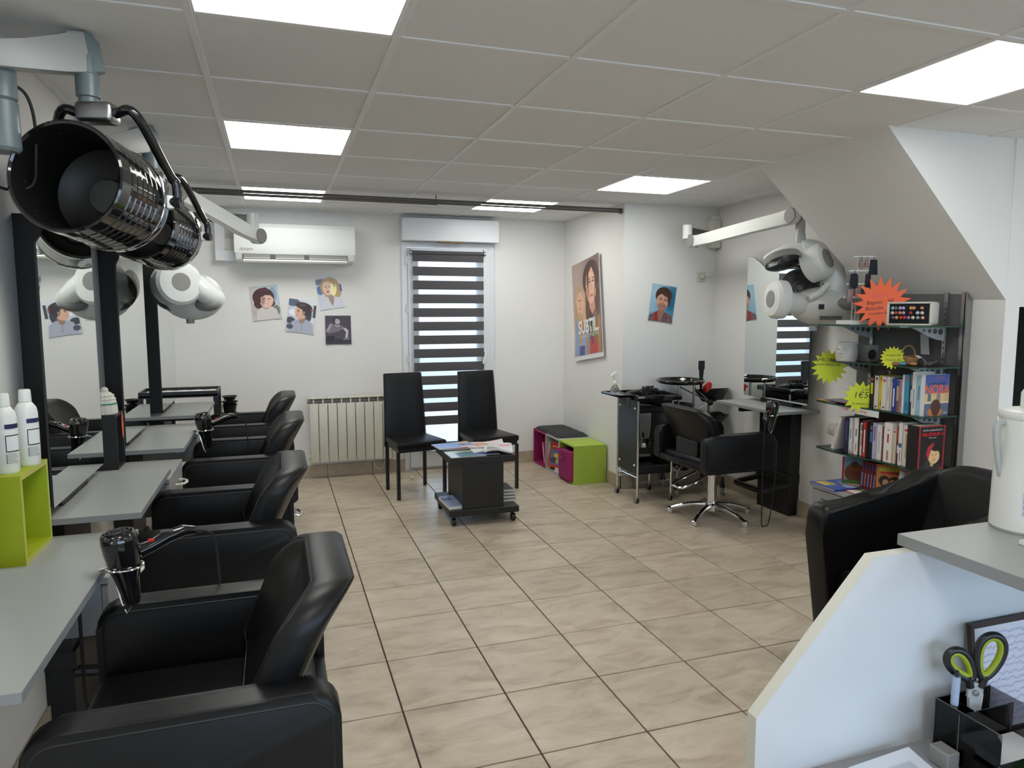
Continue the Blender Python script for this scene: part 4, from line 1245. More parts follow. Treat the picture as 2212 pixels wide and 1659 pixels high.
# air conditioner and its duct
t = thing('air_conditioner', 'white wall air conditioner with open louvre above the four photos', 'air conditioner', (.19, YB, 1.88))
pr = [(YB, 1.885), (YB - .13, 1.885), (YB - .165, 1.905), (YB - .185, 1.955), (YB - .198, 2.02), (YB - .195, 2.16), (YB - .17, 2.195), (YB - .05, 2.205), (YB, 2.205)]
B().prism(pr, 0, -.29, .665, bev=.006, seg=2).out('casing', M['white'], t, world=True, smooth=30)
B().prism([(YB - .186, 1.957), (YB - .2, 2.02), (YB - .197, 2.165), (YB - .175, 2.199), (YB - .17, 2.197), (YB - .19, 2.16), (YB - .193, 2.02), (YB - .18, 1.96)], 0, -.298, .673, bev=.002, seg=1).out('front_panel', M['white'], t, world=True, smooth=30)
B().box(-.235, .605, YB - .187, YB - .12, 1.904, 1.950).out('outlet', M['dgrey'], t, world=True, smooth=0)
fl = B().prism([(YB - .175, 1.893), (YB - .215, 1.880), (YB - .225, 1.893), (YB - .218, 1.905), (YB - .205, 1.892), (YB - .176, 1.901)], 0, -.23, .60).out('louvre', M['white'], t, world=True)
for k, (a, e) in enumerate(((-.228, -.022), (.022, .25), (.29, .60))):
    B().box(a, e, YB - .193, YB - .180, 1.915, 1.945).out('air_vane', M['greypl'], t, world=True, smooth=0)
    B().box(a, e, YB - .196, YB - .193, 1.913, 1.919).out('air_vane', M['cream'], t, world=True, smooth=0)
text('Airtech', .034, (-.205, YB - .1965, 1.990), (1, 0, 0), (0, -1, .08), M['greypl'], t)
t = thing('pipe_duct', 'white plastic pipe duct running from the ceiling to the air conditioner', 'duct', (-.42, YB, 1.88))
B().box(-.452, -.372, YB - .065, YB, 1.985, ZC, .003, 1).out('duct_channel', M['pvc'], t, world=True, smooth=0)
B().box(-.452, -.285, YB - .075, YB, 1.895, 1.985, .004, 1).out('duct_corner', M['pvc'], t, world=True, smooth=0)
B().prism([(-.372, 2.08), (-.372, 2.0), (-.33, 1.95), (-.30, 1.95), (-.30, 2.08)], 1, YB - .055, YB).out('duct_joint', M['cream'], t, world=True, smooth=0)

# radiator
t = thing('radiator', 'cream ten element electric radiator under the photos', 'radiator', (.66, YB, .15))
n, x0, wd = 10, .253, .0795
for k in range(n):
    a = x0 + k * wd
    e = B().box(a + .003, a + wd - .003, YB - .115, YB - .095, .152, .672, .004, 2).box(a + wd / 2 - .006, a + wd / 2 + .006, YB - .11, YB - .035, .16, .722).box(a + .001, a + wd - .001, YB - .115, YB - .045, .716, .728, .002, 1)
    e.out('radiator_element', M['radiator'], t, world=True, smooth=30)
B().cyl((x0 - .012, YB - .07, .694), (x0 + n * wd + .012, YB - .07, .694), .02, n=16).out('header_pipe', M['greypl'], t, world=True)
B().cyl((x0 - .012, YB - .07, .20), (x0 + n * wd + .012, YB - .07, .20), .018, n=14).out('header_pipe', M['radiator'], t, world=True)
for x in (.4, .9): B().box(x, x + .02, YB - .05, YB, .60, .64).out('wall_bracket', M['radiator'], t, world=True)
B().tube(spline([(.818, YB - .06, .19), (.815, YB - .04, .12), (.83, YB - .035, .06), (.86, YB - .03, .042), (.89, YB - .035, .06), (.912, YB - .04, .12), (.91, YB - .06, .19)], 6), .004, 6).out('power_cord', M['cream'], t, world=True)

# ------------------------------------------------------------------ photos
def portrait(w, h, bg0, bg1, hair, skin, cloth, kind):
    c = Canvas(w, h, 66, int(66 * h / w), bg0)
    c.grad(bg0, bg1, 20)
    sh = tuple(int(v * .72) for v in skin); hd = tuple(int(v * .6) for v in hair); hl = tuple(min(255, int(v * 1.45 + 12)) for v in hair)
    if kind == 'bob':
        c.ell(.8, .72, .1, .22, (150, 170, 200), op=.7).ell(.12, .3, .1, .2, (190, 180, 170), op=.6).ell(.85, .25, .1, .16, (120, 130, 110), op=.6)
        c.ell(.45, .66, .30, .27, hair).ell(.26, .48, .13, .14, hair, 20).ell(.68, .48, .12, .11, hair, -25)
        c.poly([(.12, .02), (.16, .27), (.32, .37), (.66, .38), (.86, .28), (.93, .0)], cloth)
        c.ell(.50, .40, .1, .09, sh).ell(.55, .56, .19, .22, skin, -12).ell(.42, .56, .06, .14, sh, -12, op=.5)
        c.poly([(.22, .60), (.26, .88), (.55, .95), (.78, .80), (.80, .60), (.70, .70), (.52, .72), (.36, .66), (.33, .50)], hair).line([(.35, .85), (.5, .88), (.64, .82)], .02, hl, .7)
        c.line([(.45, .62), (.51, .625)], .018, (40, 25, 25)).line([(.62, .60), (.68, .60)], .018, (40, 25, 25)).line([(.58, .58), (.6, .53)], .012, sh)
        c.ell(.575, .475, .065, .022, (245, 235, 230)).line([(.51, .48), (.57, .462), (.64, .485)], .014, (185, 90, 90))
        for k in range(9): c.line([(.2 + .08 * k, .04), (.22 + .075 * k, .30)], .012, (205, 198, 195), .6)
    elif kind == 'side':
        c.ell(.15, .9, .2, .12, (90, 100, 125), op=.8).ell(.2, .6, .14, .1, (235, 238, 245)).ell(.12, .35, .14, .1, (60, 62, 75), op=.8)
        c.rect(.78, .55, .90, .9, (215, 222, 230)).rect(.90, .5, 1, .88, (70, 72, 82)).ell(.80, .72, .07, .10, (170, 70, 80), op=.8).ell(.72, .55, .12, .22, (60, 60, 78))
        c.poly([(.08, 0), (.18, .32), (.42, .42), (.72, .42), (.95, .3), (1, 0)], cloth)
        c.poly([(.42, .44), (.46, .30), (.60, .30), (.68, .50)], sh)
        c.ell(.46, .62, .17, .21, skin, 8).poly([(.31, .66), (.26, .60), (.30, .56), (.31, .50), (.36, .44), (.50, .44)], skin)
        c.ell(.55, .82, .24, .11, hair, -8).ell(.66, .70, .12, .17, hair).ell(.44, .86, .17, .06, hl, -6, op=.5).line([(.3, .83), (.45, .9), (.62, .9)], .035, hair)
        c.ell(.57, .61, .04, .06, sh).line([(.33, .67), (.40, .675)], .02, (50, 35, 30)).line([(.35, .635), (.39, .635)], .015, (40, 40, 50)).line([(.31, .525), (.37, .53)], .012, (160, 90, 85))
        c.line([(.5, .33), (.56, .24), (.56, .08)], .012, (110, 112, 130)).line([(.30, .28), (.42, .35), (.5, .3)], .012, (130, 132, 150)).ell(.12, .16, .10, .08, (70, 74, 95), op=.7)
    elif kind == 'blonde':
        c.ell(.12, .6, .1, .14, (90, 120, 160), op=.7).ell(.95, .6, .12, .12, (90, 110, 150), op=.7).ell(.2, .85, .2, .1, (130, 130, 145), op=.6)
        c.ell(.54, .66, .29, .30, hair).ell(.72, .46, .17, .15, hair, -20).ell(.40, .48, .10, .12, hair)
        c.poly([(.0, .02), (.1, .22), (.40, .32), (.70, .36), (.95, .25), (1, .02)], cloth)
        c.poly([(.40, .42), (.42, .26), (.52, .06), (.62, .28), (.62, .45)], sh).line([(.42, .3), (.53, .12), (.62, .3)], .012, (150, 120, 90))
        c.ell(.45, .64, .16, .22, skin, 8).ell(.66, .60, .1, .22, hl, -8, op=.8).poly([(.34, .92), (.6, .97), (.78, .8), (.74, .62), (.64, .78), (.5, .86), (.33, .82)], hair)
        c.line([(.34, .68), (.40, .685)], .018, (60, 45, 40)).line([(.48, .68), (.55, .68)], .018, (60, 45, 40)).line([(.42, .64), (.41, .58)], .012, sh)
        c.ell(.425, .53, .045, .02, (200, 30, 45))
    elif kind == 'mono':
        for r in range(12):
            for k in range(-1, 5):
                c.line([((k + .5 * (r % 2)) * .25, .2 + .068 * r), ((k + .5 * (r % 2)) * .25 + .2, .2 + .068 * r)], .03, (88, 72, 84), .55)
        c.rect(0, 0, 1, .24, (45, 36, 46)).rect(0, .2, 1, .23, (75, 64, 76))
        c.ell(.46, .83, .14, .14, (50, 42, 50)).poly([(.05, .52), (.2, .72), (.42, .68), (.62, .66), (.8, .56), (.66, .52), (.5, .45), (.32, .4), (.1, .38)], (120, 110, 118))
        c.poly([(.05, .52), (.2, .74), (.28, .70), (.14, .46), (.02, .42)], (165, 155, 160)).poly([(.68, .56), (.80, .56), (.90, .48), (.86, .22), (.76, .22), (.80, .42)], (200, 192, 196))
        c.ell(.48, .80, .09, .11, (190, 180, 182)).poly([(.33, .9), (.46, .99), (.6, .92), (.62, .76), (.55, .86), (.42, .9), (.36, .76)], (58, 48, 56))
        c.line([(.43, .82), (.46, .82)], .016, (50, 44, 50)).line([(.51, .82), (.54, .82)], .016, (50, 44, 50)).line([(.45, .735), (.51, .735)], .012, (120, 90, 95)).line([(.36, .68), (.46, .62), (.56, .66)], .028, (190, 182, 186))
        c.poly([(.02, .14), (.06, .28), (.32, .30), (.36, .2), (.24, .06)], (20, 16, 22)).ell(.8, .18, .14, .03, (150, 140, 145), op=.6)
    elif kind == 'blue':
        c.ell(.85, .62, .2, .34, (40, 110, 150), soft=.2).ell(.2, .8, .3, .3, (175, 205, 225), soft=.25, op=.7)
        c.ell(.52, .72, .25, .23, hair).ell(.33, .62, .07, .15, hair, 10).ell(.72, .60, .08, .16, hair)
        c.poly([(.02, .0), (.06, .16), (.30, .27), (.66, .28), (.94, .20), (1, .0)], cloth)
        for k in range(9): c.line([(.03 + .12 * k, .0), (.10 + .10 * k, .24)], .018, [(60, 60, 80), (170, 120, 100), (110, 40, 45)][k % 3], .7)
        c.line([(.02, .10), (.3, .17), (.36, .05)], .016, (60, 55, 75), .7).line([(.6, .14), (.95, .12)], .016, (60, 55, 75), .7)
        c.poly([(.27, .26), (.36, .29), (.38, .03), (.26, .02)], (170, 35, 40)).poly([(.36, .33), (.40, .08), (.48, .0), (.58, .12), (.62, .34)], sh)
        c.ell(.50, .56, .185, .235, skin, 4).ell(.5, .42, .15, .10, tuple(int(v * .8) for v in skin), op=.6)
        c.poly([(.28, .66), (.30, .88), (.56, .96), (.76, .84), (.77, .62), (.71, .52), (.69, .68), (.58, .70), (.44, .76), (.34, .72)], hair).line([(.40, .86), (.55, .80), (.66, .72)], .022, hl, .6).line([(.33, .80), (.5, .90)], .018, hl, .5)
        c.line([(.38, .60), (.46, .60)], .02, (40, 30, 30)).line([(.57, .59), (.65, .585)], .02, (40, 30, 30)).line([(.36, .64), (.47, .645)], .016, hd).line([(.56, .635), (.67, .625)], .016, hd).line([(.52, .58), (.53, .5), (.55, .49)], .012, sh)
        c.line([(.45, .43), (.52, .425), (.60, .435)], .02, (165, 95, 90))
    return c.noise(5)
def photo(name, label, cen, w, h, rot, nrm, args, bend=.0):
    n = Vector(nrm)
    u0 = Vector((-n.y, n.x, 0)) if abs(n.z) < .5 else Vector((1, 0, 0))
    a = math.radians(rot)
    u = u0 * math.cos(a) + UP * math.sin(a)
    c = portrait(w, h, *args)
    return c.out(name, Vector(cen) + n * .003, u, n, None, bend=lambda x, y: bend * (1 - y) ** 2 * (abs(x - .5) * 2) ** 2 + bend * .5 * (1 - y) ** 3, label=label, cat='photo', group='portrait photos stuck on the walls')
G1 = ((205, 190, 185), (190, 205, 215))
photo('wall_photo', 'photo of a smiling person with a dark red bob, leftmost on the back wall', (-.073, YB, 1.553), .232, .292, 6, (0, -1, 0), (*G1, (72, 26, 24), (232, 190, 172), (215, 206, 202), 'bob'), .006)
photo('wall_photo', 'photo of a short haired person in profile, right of the red bob photo', (.218, YB, 1.434), .232, .285, -8, (0, -1, 0), ((195, 198, 210), (230, 232, 238), (58, 42, 40), (226, 178, 150), (178, 180, 196), 'side'), .006)
photo('wall_photo', 'photo of a blonde person with red lips, highest on the back wall', (.465, YB, 1.643), .212, .285, 9, (0, -1, 0), ((200, 205, 215), (225, 225, 230), (186, 160, 120), (234, 200, 182), (212, 214, 222), 'blonde'), .004)
photo('wall_photo', 'dark toned photo of a person leaning at a brick wall, lowest on the back wall', (.528, YB, 1.314), .222, .252, 0, (0, -1, 0), ((72, 58, 70), (60, 46, 60), (50, 42, 50), (190, 180, 182), (120, 110, 118), 'mono'), .008)
photo('wall_photo', 'photo of a tousled person in a checked shirt, right of the poster', (3.048, YP, 1.540), .232, .304, -8, (0, -1, 0), ((165, 200, 224), (95, 155, 190), (70, 48, 38), (218, 166, 140), (120, 90, 95), 'blue'), .004)

# poster on the wall beside the back wall
def poster():
    c = Canvas(.62, .86, 96, 134, (180, 158, 150))
    c.grad((188, 165, 155), (120, 98, 98), 10).ell(.12, .5, .2, .7, (196, 172, 158), soft=.3, op=.7)
    for k in range(9): c.line([(.02 + .09 * k, .0), (.03 + .09 * k, 1.0)], .008, (150, 128, 122), .4)
    # person at the left, fair hair, denim
    c.ell(.27, .54, .15, .20, (196, 160, 120)).ell(.19, .40, .10, .18, (188, 150, 112)).ell(.36, .42, .08, .2, (205, 172, 132))
    c.poly([(.03, 0), (.06, .26), (.14, .42), (.22, .36), (.24, .1), (.22, 0)], (140, 158, 195)).poly([(.22, .02), (.2, .40), (.34, .42), (.38, .24), (.26, .18)], (220, 150, 40)).poly([(.30, 0), (.30, .2), (.42, .34), (.46, .3), (.42, 0)], (150, 168, 205)).rect(.20, .0, .40, .10, (60, 75, 140))
    c.ell(.26, .57, .10, .14, (228, 180, 150), 8).poly([(.22, .47), (.30, .47), (.32, .38), (.22, .38)], (206, 156, 126)).poly([(.15, .60), (.20, .74), (.33, .74), (.36, .58), (.32, .68), (.22, .68)], (190, 154, 112))
    c.line([(.205, .59), (.235, .592)], .012, (60, 40, 35)).line([(.28, .592), (.315, .59)], .012, (60, 40, 35)).line([(.24, .505), (.285, .505)], .012, (180, 95, 90)).line([(.255, .575), (.25, .545)], .008, (190, 140, 115))
    # person at the right, long brown hair
    c.ell(.68, .78, .21, .19, (74, 44, 36)).poly([(.46, .36), (.48, .78), (.90, .80), (.96, .60), (.92, .34), (.82, .46), (.6, .30)], (84, 50, 40))
    c.poly([(.60, .0), (.56, .26), (.64, .36), (.84, .38), (.88, .2), (.86, .0)], (120, 120, 50)).poly([(.58, .0), (.60, .14), (.74, .18), (.86, .06), (.86, 0)], (190, 60, 55)).poly([(.56, .24), (.60, .28), (.70, .12), (.66, .1)], (110, 50, 130)).poly([(.84, 0), (.86, .34), (.93, .40), (.97, .3), (.94, 0)], (190, 120, 84))
    c.poly([(.58, .60), (.78, .60), (.80, .46), (.70, .40), (.60, .48)], (206, 150, 122)).ell(.68, .72, .135, .20, (232, 182, 156), -4).ell(.585, .70, .03, .14, (196, 140, 116), op=.6)
    c.poly([(.52, .74), (.56, .93), (.72, .97), (.86, .86), (.88, .62), (.82, .66), (.80, .80), (.70, .90), (.60, .84), (.56, .68)], (70, 42, 34))
    for x in (.50, .55, .80, .85, .89): c.line([(x, .70), (x - .02, .56), (x + .02, .46), (x - .01, .38)], .016, (120, 80, 62), .6)
    c.line([(.60, .745), (.66, .75)], .014, (45, 30, 28)).line([(.72, .75), (.78, .745)], .014, (45, 30, 28)).line([(.595, .775), (.66, .785)], .01, (80, 52, 44)).line([(.715, .785), (.785, .775)], .01, (80, 52, 44)).line([(.69, .74), (.685, .67), (.70, .665)], .010, (190, 136, 112))
    c.ell(.685, .605, .045, .014, (196, 110, 104))
    return c.noise(6)
t = thing('wall_poster', 'tall hair fashion poster with curling lower edge left of the corner', 'poster', (XP, 5.86, 1.05))
bend = lambda u, v: .004 + .045 * max(0, .25 - v) * (1 - u) + .018 * (u ** 6) + .012 * (1 - v) * math.sin(u * 3)
pa = math.radians(7.8)
pu = Vector((0, -math.cos(pa), math.sin(pa))); pn = Vector((-1, 0, 0)); pw = pn.cross(pu)
pc = Vector((XP, 5.873, 1.512))
B().surf(lambda u, v: pc + pu * (.645 * (u - .5)) + pw * (.90 * (v - .52)) + pn * (.0025 + bend(u, v)), 24, 24).out('paper_sheet', M['paper'], t, world=True, normals=False)
poster().out('print', pc + pn * .0015 + pw * .005 - pu * .008, pu, pn, t, bend=lambda u, v: .0025 + bend(.02 + u * .95, v * .955 + .045))
text('SUBTIL.', .165, pc + pn * .020 - pw * .175 + pu * .02, pu, pn, M['inkw'], t, sx=.80, bold=.006)
text('LA BEAUTÉ POSITIVE', .044, pc + pn * .022 - pw * .255 + pu * .03, pu, pn, M['inkw'], t)

# wall socket under the heat lamp box
def socket(label, o, u, n, plug=False):
    t = thing('wall_socket', label, 'socket', o)
    m = frame_mtx(o, u, n)
    B().box(-.04, .04, -.04, .04, 0, .010, .003, 2, mtx=m).out('cover_plate', M['cream'], t, world=True)
    B().lathe([(.026, .0101), (.024, .0105), (.021, .004), (0, .004)], 24, m).out('socket_well', M['greypl'], t, world=True)
    b = B()
    for x in (-.009, .009): b.cyl(m @ Vector((x, 0, .0042)), m @ Vector((x, 0, .0048)), .003, n=8)
    b.out('pin_hole', M['ink'], t, world=True)
    if plug: B().lathe([(0, .006), (.018, .006), (.017, .03), (.008, .04), (0, .04)], 18, m).out('plug', M['cream'], t, world=True)
    return t
socket('white wall socket with a plug below the right heat lamp box', (3.415, YP, 1.762), (1, 0, 0), (0, -1, 0), True)
socket('white wall socket between the right wall desk and the glass shelves', (XR, 3.80, .69), (0, -1, 0), (-1, 0, 0))
# ------------------------------------------------------------------ waiting chairs and magazine table
def waiting_chair(label, loc, rz):
    t = thing('waiting_chair', label, 'chair', loc, rz, 'black waiting chairs by the window door')
    # local: front towards -y
    B().prism([(-.205, -.21), (.205, -.21), (.175, .20), (-.175, .20)], 2, .405, .455, bev=.012, seg=2).out('seat', M['leather'], t)
    B().prism([(-.195, -.20), (.195, -.20), (.165, .19), (-.165, .19)], 2, .375, .405).out('seat_frame', M['blackpl'], t, smooth=0)
    for x, y, h in ((-.195, -.19, .38), (.195, -.19, .38), (-.165, .17, .38), (.165, .17, .38)):
        B().box(x - .0125, x + .0125, y - .0125, y + .0125, 0, h, .001, 1).out('leg', M['blackpl'], t, smooth=0)
    def bk(u, v, s):
        y = .185 + .05 * v ** 1.5 + (.021 if s > 0 else -.021)
        return Vector(((u * 2 - 1) * (.182 - .020 * v), y, .36 + .605 * v))
    b = B(); bm = b.bm
    nu, nv = 4, 8
    Fv = [[bm.verts.new(bk(i / nu, j / nv, -1)) for j in range(nv + 1)] for i in range(nu + 1)]
    Rv = [[bm.verts.new(bk(i / nu, j / nv, 1)) for j in range(nv + 1)] for i in range(nu + 1)]
    for i in range(nu):
        for j in range(nv):
            bm.faces.new((Fv[i][j], Fv[i + 1][j], Fv[i + 1][j + 1], Fv[i][j + 1])); bm.faces.new((Rv[i][j], Rv[i][j + 1], Rv[i + 1][j + 1], Rv[i + 1][j]))
    loop = [(i, 0) for i in range(nu)] + [(nu, j) for j in range(nv)] + [(i, nv) for i in range(nu, 0, -1)] + [(0, j) for j in range(nv, 0, -1)]
    for k in range(len(loop)):
        a, c = loop[k], loop[(k + 1) % len(loop)]
        bm.faces.new((Fv[a[0]][a[1]], Fv[c[0]][c[1]], Rv[c[0]][c[1]], Rv[a[0]][a[1]]))
    bmesh.ops.recalc_face_normals(bm, faces=bm.faces)
    es = [e for e in bm.edges if len(e.link_faces) == 2 and e.calc_face_angle() > .8]
    bmesh.ops.bevel(bm, geom=es, offset=.010, segments=3, profile=.5, affect='EDGES')
    bo = b.out('backrest', M['leather'], t, smooth=50)
    B().tube([bk(i / nu, j / nv, -1) + Vector((0, .001, 0)) for i, j in loop], .0025, 5, True).out('seam', M['piping'], bo)
    return t
waiting_chair('black high backed waiting chair left of the window door, behind the magazine table corner', (1.035, 5.655, 0), math.radians(10))
waiting_chair('black high backed waiting chair right of the other, behind the magazines', (1.66, 5.665, 0), math.radians(7))

t = thing('magazine_table', 'black pedestal table on castors with magazines on both levels', 'table', (1.345, 4.885, 0), math.radians(-1))
B().box(-.24, .235, -.26, .25, .43, .478, .002, 1).out('table_top', M['blacklam'], t, smooth=0)
B().box(-.155, .14, -.27 + .01, .21, .115, .43, .002, 1).out('pedestal', M['blacklam'], t, smooth=0)
B().box(-.25, .25, -.275, .26, .07, .115, .003, 1).out('base_board', M['blacklam'], t, smooth=0)
for x in (-.215, .215):
    for y in (-.235, .225):
        c = B().lathe([(0, .0), (.010, 0), (.010, .02), (0, .02)], 10, Matrix.Translation((x, y, .05))).out('castor', M['blackpl'], t)
        B().cyl((x - .014, y, .027), (x + .014, y, .027), .027, n=18).box(x - .012, x + .012, y - .01, y + .012, .035, .055, .003, 1).out('wheel', M['blackpl'], c)

def mag(label, o, rz, w, h, th, paint, bendf=None, grp='magazines on the small table', name='magazine', tilt=0):
    t = thing(name, label, 'magazine', o, rz, grp)
    bf = bendf or (lambda u, v: .001 * math.sin(u * 3))
    b = B()
    n_, m_ = 12, 8
    def top(u, v): return Vector(((u - .5) * w, (v - .5) * h, th + bf(u, v)))
    def bot(u, v): return Vector(((u - .5) * w, (v - .5) * h, bf(u, v) * .9))
    b.surf(bot, n_, m_); b.surf(lambda u, v: top(u, v) - Vector((0, 0, .0006)), n_, m_)
    for f, g in ((lambda u: (u, 0), 0), (lambda u: (u, 1), 0), (lambda u: (0, u), 0), (lambda u: (1, u), 0)):
        b.surf(lambda u, v: bot(*f(u)).lerp(top(*f(u)) - Vector((0, 0, .0006)), v), 12, 1)
    b.out('pages', M['paper'], t)
    c = Canvas(w, h, 36, int(36 * h / w)); paint(c)
    c.out('cover', o, (math.cos(rz), math.sin(rz), 0), (0, 0, 1), t, bend=lambda u, v: th + bf(u, v))
    return t
def m_blue(c):
    c.grad((150, 170, 215), (120, 140, 195), 60).ell(.8, .78, .22, .16, (205, 170, 150)).ell(.9, .9, .14, .1, (210, 190, 90)).ell(.72, .5, .14, .2, (120, 120, 150)).rect(.6, .0, 1, .16, (225, 205, 210)).scrib(.62, .96, .08, (190, 50, 60))
def m_sea(c):
    c.grad((170, 195, 200), (205, 210, 200), 90).poly([(.25, 0), (.25, .75), (1, .8), (1, 0)], (95, 130, 140)).poly([(.3, .6), (.6, .8), (1, .62), (1, .5), (.5, .45)], (70, 105, 120)).poly([(.2, .8), (.5, 1), (.9, 1), (.8, .8)], (150, 150, 100)).rect(0, 0, .22, 1, (205, 215, 225)).scrib(.03, .2, .5, (90, 110, 150))
def m_fash(c):
    c.grad((215, 205, 195), (225, 222, 224), 20).ell(.35, .45, .26, .25, (160, 95, 60)).ell(.35, .4, .15, .2, (235, 190, 165)).ell(.2, .3, .16, .08, (210, 120, 90))
    for k in range(6): c.scrib(.66, .98, .2 + .12 * k, (120, 120, 150))
    c.line([(.03, .96), (.97, .96)], .05, (205, 60, 85))
def m_news(c):
    c.grad((222, 222, 226), (205, 206, 212), 90)
    for k in range(9): c.scrib(.08, .92, .15 + .085 * k, (150, 150, 160), wd=.012)
    c.rect(.55, .62, .95, .85, (215, 150, 155)).rect(.1, .05, .5, .3, (150, 140, 135))
def m_misc(c):
    c.grad((215, 210, 205), (190, 195, 210), 45).rect(.0, .0, 1, .35, (90, 110, 170)).ell(.5, .3, .3, .14, (50, 55, 90)).rect(.0, .7, 1, .95, (225, 222, 215)).scrib(.1, .9, .82, (180, 60, 70))
Z = .4785
mag('glossy pale blue magazine lying at the back left of the table', (1.225, 5.035, Z + .006), math.radians(6), .285, .20, .006, m_blue, lambda u, v: .012 * (1 - v) * 0 + .004 * u)
mag('thin magazine under the pale blue one', (1.27, 5.02, Z), math.radians(-3), .30, .20, .005, lambda c: c.grad((150, 60, 75), (120, 50, 60)))
mag('magazine with a sea picture along the front left table edge', (1.235, 4.745, Z), math.radians(1), .25, .215, .004, m_sea)
mag('magazine with a navy band, between the sea picture and the newspaper', (1.385, 4.765, Z + .0045), math.radians(-4), .17, .22, .003, m_misc)
mag('open magazine with a red haired portrait curling up at the back right', (1.455, 4.985, Z + .004), math.radians(-14), .26, .22, .007, m_fash, lambda u, v: .002 + .05 * max(0, u - .45) ** 1.3)
mag('folded newspaper draped over the front right table corner', (1.485, 4.765, Z + .010), math.radians(-16), .20, .245, .012, m_news, lambda u, v: .006 + .012 * math.sin(u * 3.1) + .008 * math.sin(5 * u + 3 * v))
# lower level
mag('glossy magazine on the left end of the table base', (1.205, 4.80, .1155), math.radians(2), .23, .30, .022, lambda c: c.grad((150, 160, 190), (120, 130, 165), 40).rect(.0, .55, .3, .8, (70, 80, 130)).ell(.6, .4, .2, .1, (200, 170, 180)).rect(.7, .3, .9, .7, (210, 205, 220)), grp='magazines on the table base')
for k in range(4):
    mag(['white edged magazine at the bottom of the right pile on the table base', 'second magazine from the bottom of the right pile on the table base', 'third magazine of the right pile on the table base', 'black covered magazine topmost of the right pile on the table base'][k], (1.53 + .006 * (k % 2), 4.86 + .01 * k, .1155 + .0185 * k), math.radians([1, -2, 1, -3][k]), .155, .27 - .02 * k, .017, lambda c: c.grad((24, 24, 28), (34, 34, 40)), grp='magazines on the table base')

# crumpled paper on the floor
b = B()
rs = random.Random(4)
b.lathe([(0, 0), (.014, .002), (.019, .012), (.016, .024), (.006, .03), (0, .03)], 9)
for v in b.bm.verts: v.co += Vector((rs.uniform(-.004, .004), rs.uniform(-.004, .004), rs.uniform(-.002, .003) if v.co.z > .004 else 0))
b.xf(Matrix.Translation((1.10, 6.08, .0005)))
solo(b, 'paper_ball', M['knit'], 'small crumpled paper ball on the floor behind the waiting chair', 'paper')

# ------------------------------------------------------------------ low cube bench
def bench_cube(name, label, y0, y1, m, z1=.335):
    t = thing(name, label, 'cube shelf', (2.53, (y0 + y1) / 2, 0), 0, 'low open cubes by the poster wall')
    x0, x1, th = 2.372, 2.675, .016
    B().box(x0, x1, y0, y0 + th, 0, z1, .0008, 1).out('side_panel', m, t, world=True, smooth=0)
    B().box(x0, x1, y1 - th, y1, 0, z1, .0008, 1).out('side_panel', m, t, world=True, smooth=0)
    B().box(x0, x1, y0 + th, y1 - th, z1 - th, z1, .0008, 1).out('top_panel', m, t, world=True, smooth=0)
    B().box(x0, x1, y0 + th, y1 - th, 0, th, .0008, 1).out('bottom_panel', m, t, world=True, smooth=0)
    B().box(x1 - .006, x1, y0 + th, y1 - th, th, z1 - th).out('back_panel', m, t, world=True, smooth=0)
    return t
bench_cube('green_cube', 'lime green cube at the near end of the low bench', 5.44, 5.775, M['green2'])
bench_cube('grey_cube', 'grey cube in the middle of the low bench with children books', 5.777, 6.11, M['silver'])
bench_cube('purple_cube', 'purple cube at the far end of the low bench', 6.112, 6.438, M['purple'])
# cushion
b = B()
cx0, cx1, cy0, cy1 = 2.385, 2.68, 5.83, 6.42
def cu(u, v, s):
    e = (1 - (2 * u - 1) ** 8) * (1 - (2 * v - 1) ** 8)
    r = .5 + .5 * abs(math.sin(v * PI * 4))
    return Vector((cx0 + (cx1 - cx0) * u + .008 * (abs(2 * v - 1) ** 6) * (1 if u > .5 else -1), cy0 + (cy1 - cy0) * v, .337 + .004 + (.030 * max(e, 0) ** .5 * (.72 + .28 * r) if s > 0 else 0)))
b.surf(lambda u, v: cu(u, v, 1), 14, 40)
b.surf(lambda u, v: cu(u, v, -1), 14, 40)
bmesh.ops.remove_doubles(b.bm, verts=b.bm.verts, dist=.0012)
solo(b, 'bench_cushion', M['cushion'], 'charcoal quilted cushion on the grey and purple cubes', 'cushion', smooth=60)
# felt basket
b = B()
def bask(u, v):
    a = u * 2 * PI
    sx, sy = .115, .15
    k = 8
    c_, s_ = math.cos(a), math.sin(a)
    r = (abs(c_) ** k + abs(s_) ** k) ** (-1 / k)
    w = 1 - .04 * (1 - v) + .012 * math.sin(3 * a) * v
    return Vector((2.455 + sx * r * c_ * w - .0, 5.61 + sy * r * s_ * w * .98, .018 + (.262 + .012 * math.sin(2 * a + .6)) * v))
b.surf(bask, 48, 10, True)
b.bm.faces.new([b.bm.verts.new(bask(i / 48, 0)) for i in range(48)])
t = thing('felt_basket', 'purple felt basket pulled out of the lime green cube', 'basket', (2.455, 5.61, .018))
ob = b.out('basket_wall', M['felt'], t, world=True, smooth=50)
md = ob.modifiers.new('thick', 'SOLIDIFY'); md.thickness = .004
B().tube(spline([(2.337, 5.655, .225), (2.325, 5.645, .215), (2.325, 5.60, .20), (2.325, 5.575, .21), (2.337, 5.565, .225)], 5), .006, 8).out('handle_loop', M['felt'], t, world=True)

